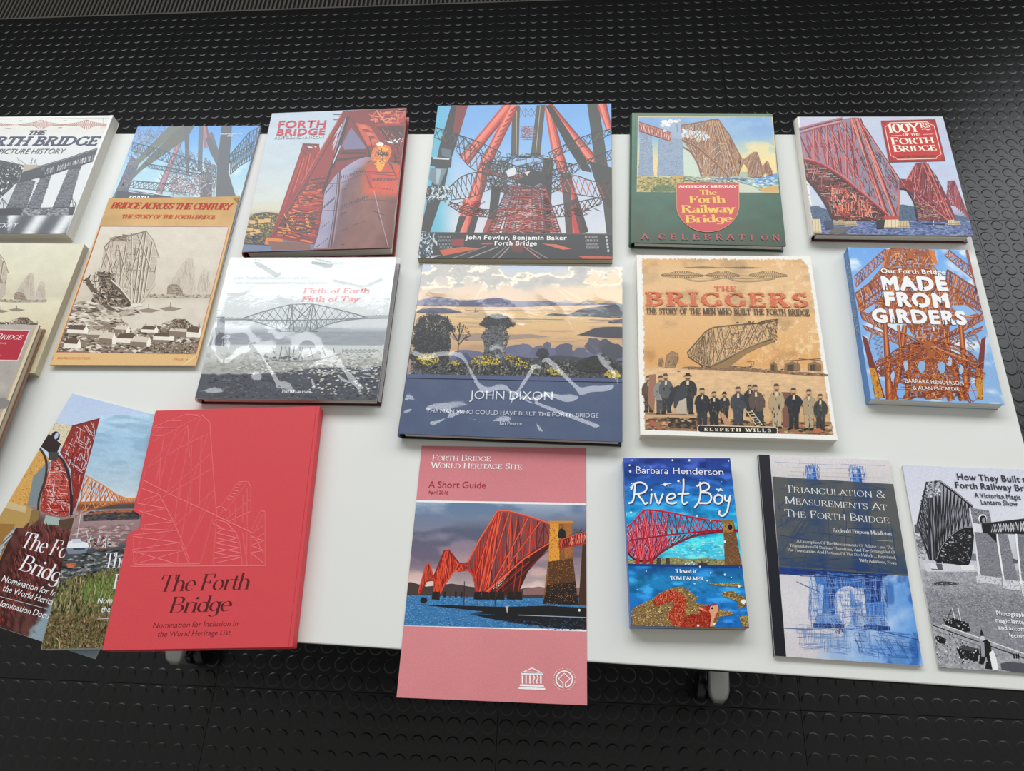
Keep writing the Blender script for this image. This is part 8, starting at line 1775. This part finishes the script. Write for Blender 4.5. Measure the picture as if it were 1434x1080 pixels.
def cover_n2():
    b, fc, t, A = softback('N2', 'paperback_book', 'bridge photo volume with moored boats and grassy shore, half inside the red slipcase', '#c4ccd0', rough=.4, group='nomination volumes')
    for ch in b.children: pass
    A.haze = .03
    def g(U, V, X, Y):
        c = ramp(V, [(0, '#b9d7ea'), (.12, '#a3c6e0'), (.24, '#a9c4d6'), (.34, '#b9cdd9'), (.40, '#cfd6d9'), (.418, '#5c4c48'), (.437, '#54504f'), (.445, '#9fa8b0'), (.47, '#a08a8a'), (.53, '#9a7d7c'), (.57, '#8c7474'), (.60, '#55585c'), (.66, '#4c4f50'), (.70, '#6c6a4e'), (.78, '#66703f'), (.88, '#6a6648'), (1, '#5c5240')])
        cl = sm(.45, .7, fbm(X / 80, Y / 18, 5, 5)) * sm(.36, .2, V); return mixc(c, np.broadcast_to(hexc('#8faec6'), c.shape), cl * .7) * (1 + .10 * (fbm(X / 20, Y / 8, 4, 7)[..., None] - .5))
    A.grid(100, 140, g)
    og = ['#c9703a', '#e0954e', '#a8542c', '#b4603a']
    T = [(338, 355), (400, 390), (462, 432), (500, 446), (540, 446)]; B = [(296, 520), (330, 500), (400, 478), (465, 464), (500, 460), (540, 462)]; dk_ = [(300, 462), (400, 458), (470, 460)]
    A.truss(T[:3], dk_, 9, 3.4, None, cols=og); A.truss(dk_, B[:4], 8, 3, None, cols=og); A.truss(T[2:], B[3:], 9, 2.4, None, cols=og); A.pl(T, 5, '#d98a48'); A.pl(B, 4, '#b4603a'); A.pl(dk_, 5, '#c4743c'); A.up()
    A.poly([(350, 500), (430, 492), (500, 488), (540, 490), (545, 508), (340, 512)], '#a8684c'); A.poly([(330, 512), (420, 503), (500, 498), (545, 502), (545, 526), (330, 536)], '#45474c'); A.up(); mass(A, [(330, 498), (545, 490), (545, 526), (330, 534)], 160, (3, 9), ['#5c5450', '#7a5c4c', '#3c4048'], 2.5, -2)
    mass(A, [(300, 560), (520, 545), (500, 600), (440, 640), (290, 600)], 300, (3, 12), ['#b49a98', '#8a6f70', '#c4acaa', '#7c6a6c'], 4, -4)
    A.lines([(322, 500, 306, 600), (344, 575, 350, 612)], 2.6, '#d0d0d0')
    A.poly([(262, 618), (300, 608), (356, 622), (350, 640), (270, 645)], '#e2e4e8'); A.poly([(264, 640), (350, 640), (338, 662), (272, 665)], '#7c8690'); A.poly([(285, 606), (318, 604), (328, 620), (290, 622)], '#c4ccd6'); A.poly([(290, 640), (340, 640), (335, 646), (292, 648)], '#3c4a5c'); A.up()
    A.poly([(345, 600), (400, 590), (438, 598), (432, 640), (380, 645), (350, 630)], '#8c7c78'); A.up(); mass(A, [(345, 596), (400, 588), (438, 598), (432, 642), (352, 640)], 160, (3, 9), ['#d4cccb', '#5c5050', '#a05448', '#3c3a40', '#b4b0b0'], 2); A.lines([(362, 590, 352, 618), (395, 588, 385, 620), (420, 592, 415, 640)], 3, '#d9d9dc')
    q = [(250, 690), (330, 660), (420, 645), (520, 640), (500, 740), (400, 730), (300, 760), (215, 800), (225, 740)]; A.poly(q, '#4c5052'); A.up(); mass(A, q, 520, (3, 12), ['#2f3336', '#8c9296', '#6c7072', '#a4a8aa', '#3c4042', '#5c5a50'], 3.4, -6)
    mass(A, [(268, 700), (300, 700), (296, 716), (262, 716)], 40, (4, 9), ['#d07058', '#c45a44'], 1.6); A.poly([(318, 642), (330, 628), (345, 640), (340, 690), (318, 690)], '#8fa4b4') if 0 else None
    mass(A, [(215, 790), (300, 750), (400, 730), (500, 700), (480, 800), (440, 1060), (150, 1060)], 3400, (3, 11), ['#7a7650', '#62643f', '#8a7c5a', '#4c4836', '#9c9070', '#6b5a42', '#747a50', '#3e3a2e'], 2.6, 100, )
    mass(A, [(340, 760), (500, 740), (470, 860), (330, 850)], 700, (3, 9), ['#6a8446', '#5c733c', '#7a8c50', '#55643a'], 2.6, 95); mass(A, [(150, 900), (420, 900), (400, 1060), (150, 1060)], 900, (3, 8), ['#5a4a3c', '#7c5c48', '#4c3f34', '#8a6c50', '#6c5c3c'], 1.8)
    for k in range(60): x, y = A.rnd.uniform(210, 440), A.rnd.uniform(720, 850); A.pl([(x, y + 30), (x + A.rnd.uniform(-8, 10), y)], 1.6, ['#a89a70', '#c4b488', '#7c7048'][k % 3])
    A.pl(smooth([(225, 990), (236, 1010), (240, 1040), (256, 1046)]), 2.5, '#c4b490'); A.up()
    A.emit('cover_picture', M['satin'], fc, t)
    A.text('The Forth', (408, 718), (640, 704), 56, '#eceaf0', 'didone', track=-.04); A.text('Bridge', (442, 800), (610, 790), 56, '#eceaf0', 'didone', track=-.04); A.emit('title_lettering', M['satin'], fc, t)
    A.text('Nomination for Inclusion in', (382, 858), (700, 846), 22, '#eef0f2', 'sans'); A.text('the World Heritage List', (398, 892), (660, 882), 22, '#eef0f2', 'sans'); A.pl([(384, 918), (440, 916)], 1.5, '#dfe2e4'); A.emit('subtitle_lettering', M['satin'], fc, t)
    b.location.z = TZ + .0071; b.rotation_euler = (0, TILT, b.rotation_euler[2])
SPOT['N2'] = (SPOT['N2'][0][:5] + (.0124,), SPOT['N2'][1])
cover_n2()

def slipcase():
    (x, y, w, h, a, t0), H = SPOT['N3']; A = Art(H, w, h); T = .018
    red = print_mat('x', .6) and mat('red_card', '#d6464d', rough=.6, spec=.35, noise=.03, nscale=60, bump=.25, bscale=900)
    b = empty('slipcase', (x, y, TZ + .0034), 0); b.rotation_euler = (0, TILT, math.radians(a))
    tag(b, 'red card slipcase embossed with bridge lines, holding the fanned volumes', 'slipcase')
    W, Hh = w / 2, h / 2; n = A.m([(172, 470), (195, 489), (192, 538), (150, 562)])
    notch = [tuple(p) for p in n]
    out = [(-W, -Hh), (W, -Hh), (W, Hh), (-W, Hh), (-W, notch[0][1]), (max(notch[1][0], -W + .006), notch[1][1]), (max(notch[2][0], -W + .006), notch[2][1]), (-W, notch[3][1])]
    bm_obj('top_panel', prism_bm(out, T - .0015, T, bev=.0004), red, b); bm_obj('bottom_panel', prism_bm([(-W, -Hh), (W, -Hh), (W, Hh), (-W, Hh)], 0, .0015, bev=.0004), red, b)
    bm_obj('side_wall', box_bm(W - .0015, W + .0045, -Hh, Hh, .0008, T - .0008, bev=.0007), red, b)
    bm_obj('side_wall', box_bm(-W + .001, W - .0015, Hh - .0015, Hh, .0015, T - .0015), red, b); bm_obj('side_wall', box_bm(-W + .001, W - .0015, -Hh, -Hh + .0015, .0015, T - .0015), red, b)
    # bevelled edge strip on the closed side
    bmv = bmesh.new()
    vs = [bmv.verts.new(p) for p in ((W - .001, -Hh, T - .0002), (W + .0045, -Hh, T - .004), (W + .0045, Hh, T - .004), (W - .001, Hh, T - .0002), (W - .001, -Hh, T - .006), (W - .001, Hh, T - .006))]
    for f in ((0, 1, 2, 3), (4, 1, 0), (3, 2, 5), (4, 5, 2, 1), (0, 3, 5, 4)): bmv.faces.new([vs[i] for i in f])
    bm_obj('edge_strip', bmv, red, b)
    # embossed lines: small raised ridges
    Ls = [[(245, 130), (380, 75), (443, 78), (474, 108)], [(245, 130), (345, 132), (437, 84), (380, 75)], [(300, 103), (362, 103)], [(345, 132), (290, 165), (240, 163)], [(240, 163), (290, 128)], [(247, 190), (300, 150)], [(474, 108), (500, 480)], [(443, 78), (385, 210), (345, 400), (330, 520)],
          [(290, 165), (255, 360)], [(225, 160 + 130), (385, 120), (335, 260), (300, 390)], [(385, 120), (392, 250)], [(345, 132), (300, 240), (262, 400)], [(275, 250), (268, 380)], [(218, 298), (350, 215), (466, 155)], [(466, 155), (392, 380), (355, 600)], [(205, 345), (330, 410), (440, 460), (650, 560)], [(300, 395), (480, 235)], [(480, 300), (245, 440)], [(490, 385), (165, 690)], [(494, 400), (375, 630)],
          [(200, 380), (270, 405), (330, 520)], [(195, 430), (262, 408)], [(180, 440), (300, 460), (190, 480)], [(185, 470), (325, 515), (200, 530)], [(200, 500), (210, 450), (262, 408)], [(330, 520), (375, 630), (390, 670)], [(195, 545), (340, 550), (160, 570)], [(160, 575), (350, 600), (160, 630)], [(375, 630), (160, 640)], [(160, 635), (350, 690)], [(165, 690), (370, 632)], [(165, 570), (165, 690)], [(165, 690), (435, 686)], [(152, 698), (700, 692)], [(435, 686), (485, 500)], [(215, 300), (205, 345), (180, 440)],
          [(400, 200), (395, 480)], [(440, 170), (430, 460)], [(358, 330), (350, 430)], [(230, 640), (350, 480)], [(165, 690), (215, 520)], [(395, 600), (470, 395)], [(350, 600), (340, 690)], [(355, 600), (390, 690)],
          [(500, 455), (520, 450), (590, 350), (628, 348), (640, 368), (640, 480)], [(525, 452), (540, 470), (625, 352)], [(545, 420), (565, 425)], [(553, 408), (573, 413)], [(560, 396), (583, 400)], [(568, 384), (592, 388)], [(576, 372), (602, 376)], [(586, 360), (612, 364)], [(500, 455), (502, 500)], [(515, 480), (535, 462)], [(540, 505), (640, 420)], [(545, 515), (640, 470)], [(580, 430), (575, 515)], [(608, 400), (606, 520)], [(625, 375), (625, 530)], [(555, 460), (550, 505)],
          [(485, 520), (500, 505), (540, 515), (580, 560), (595, 600), (605, 690)], [(485, 520), (530, 545), (500, 560), (590, 580), (495, 600), (595, 620), (490, 640), (600, 660), (485, 685)], [(500, 510), (485, 690)], [(505, 540), (580, 555)], [(500, 580), (590, 600)], [(495, 620), (600, 640)], [(490, 665), (600, 650)],
          [(640, 550), (680, 468), (698, 470), (698, 690)], [(655, 555), (694, 475)], [(645, 560), (690, 530)], [(640, 575), (695, 590), (640, 610), (695, 630), (640, 640), (690, 680)], [(640, 570), (660, 580), (690, 640)], [(625, 530), (620, 690)], [(640, 560), (640, 690)], [(605, 555), (625, 690)], [(650, 590), (695, 560)]]
    bmv = bmesh.new()
    for P in Ls:
        q = A.m(P)
        for i in range(len(q) - 1):
            p0, p1 = q[i], q[i + 1]
            p0 = np.clip(p0, (-W + .001, -Hh), (W, Hh)); p1 = np.clip(p1, (-W + .001, -Hh), (W, Hh))
            d = p1 - p0; L = np.linalg.norm(d)
            if L < .001: continue
            d /= L; nn = np.array([-d[1], d[0]]) * .0010
            if any(inpoly(np.array([p[0]]), np.array([p[1]]), [(-W - .01, notch[0][1] + .002), (max(notch[1][0], -W + .006) + .001, notch[1][1]), (max(notch[2][0], -W + .006) + .001, notch[2][1]), (-W - .01, notch[3][1] - .002)])[0] for p in (p0, p1)): continue
            v = [bmv.verts.new((*r, z)) for r, z in (((p0 - nn), T - .00002), ((p0 + nn), T - .00002), ((p1 + nn), T - .00002), ((p1 - nn), T - .00002), (p0 + d * .0003, T + .0003), (p1 - d * .0003, T + .0003))]
            for f in ((0, 3, 5, 4), (1, 4, 5, 2), (0, 4, 1), (3, 2, 5)): bmv.faces.new([v[k] for k in f])
    tp = [c for c in b.children if c.name.startswith('top_panel')][0]
    e = bm_obj('embossed_drawing', bmv, mat('red_card_lit_ridge', '#dc5359', rough=.45, spec=.45), tp)  # lighter red than the card stands in for light caught on the ridges
    A.haze = .02; A.K = .95
    A.text('The Forth', (262, 800), (634, 788), 66, '#5a0f16', 'didone', shear=.16, track=-.05); A.text('Bridge', (303, 886), (556, 878), 64, '#5a0f16', 'didone', shear=.16, track=-.05); A.emit('title_lettering', M['matte'], tp, T)
    A.text('Nomination for Inclusion in', (240, 948), (588, 938), 21, '#6c1219', 'sans', shear=.1); A.text('the World Heritage List', (260, 984), (556, 975), 21, '#6c1219', 'sans', shear=.1); A.emit('subtitle_lettering', M['matte'], tp, T)
slipcase()

bpy.context.view_layer.update()
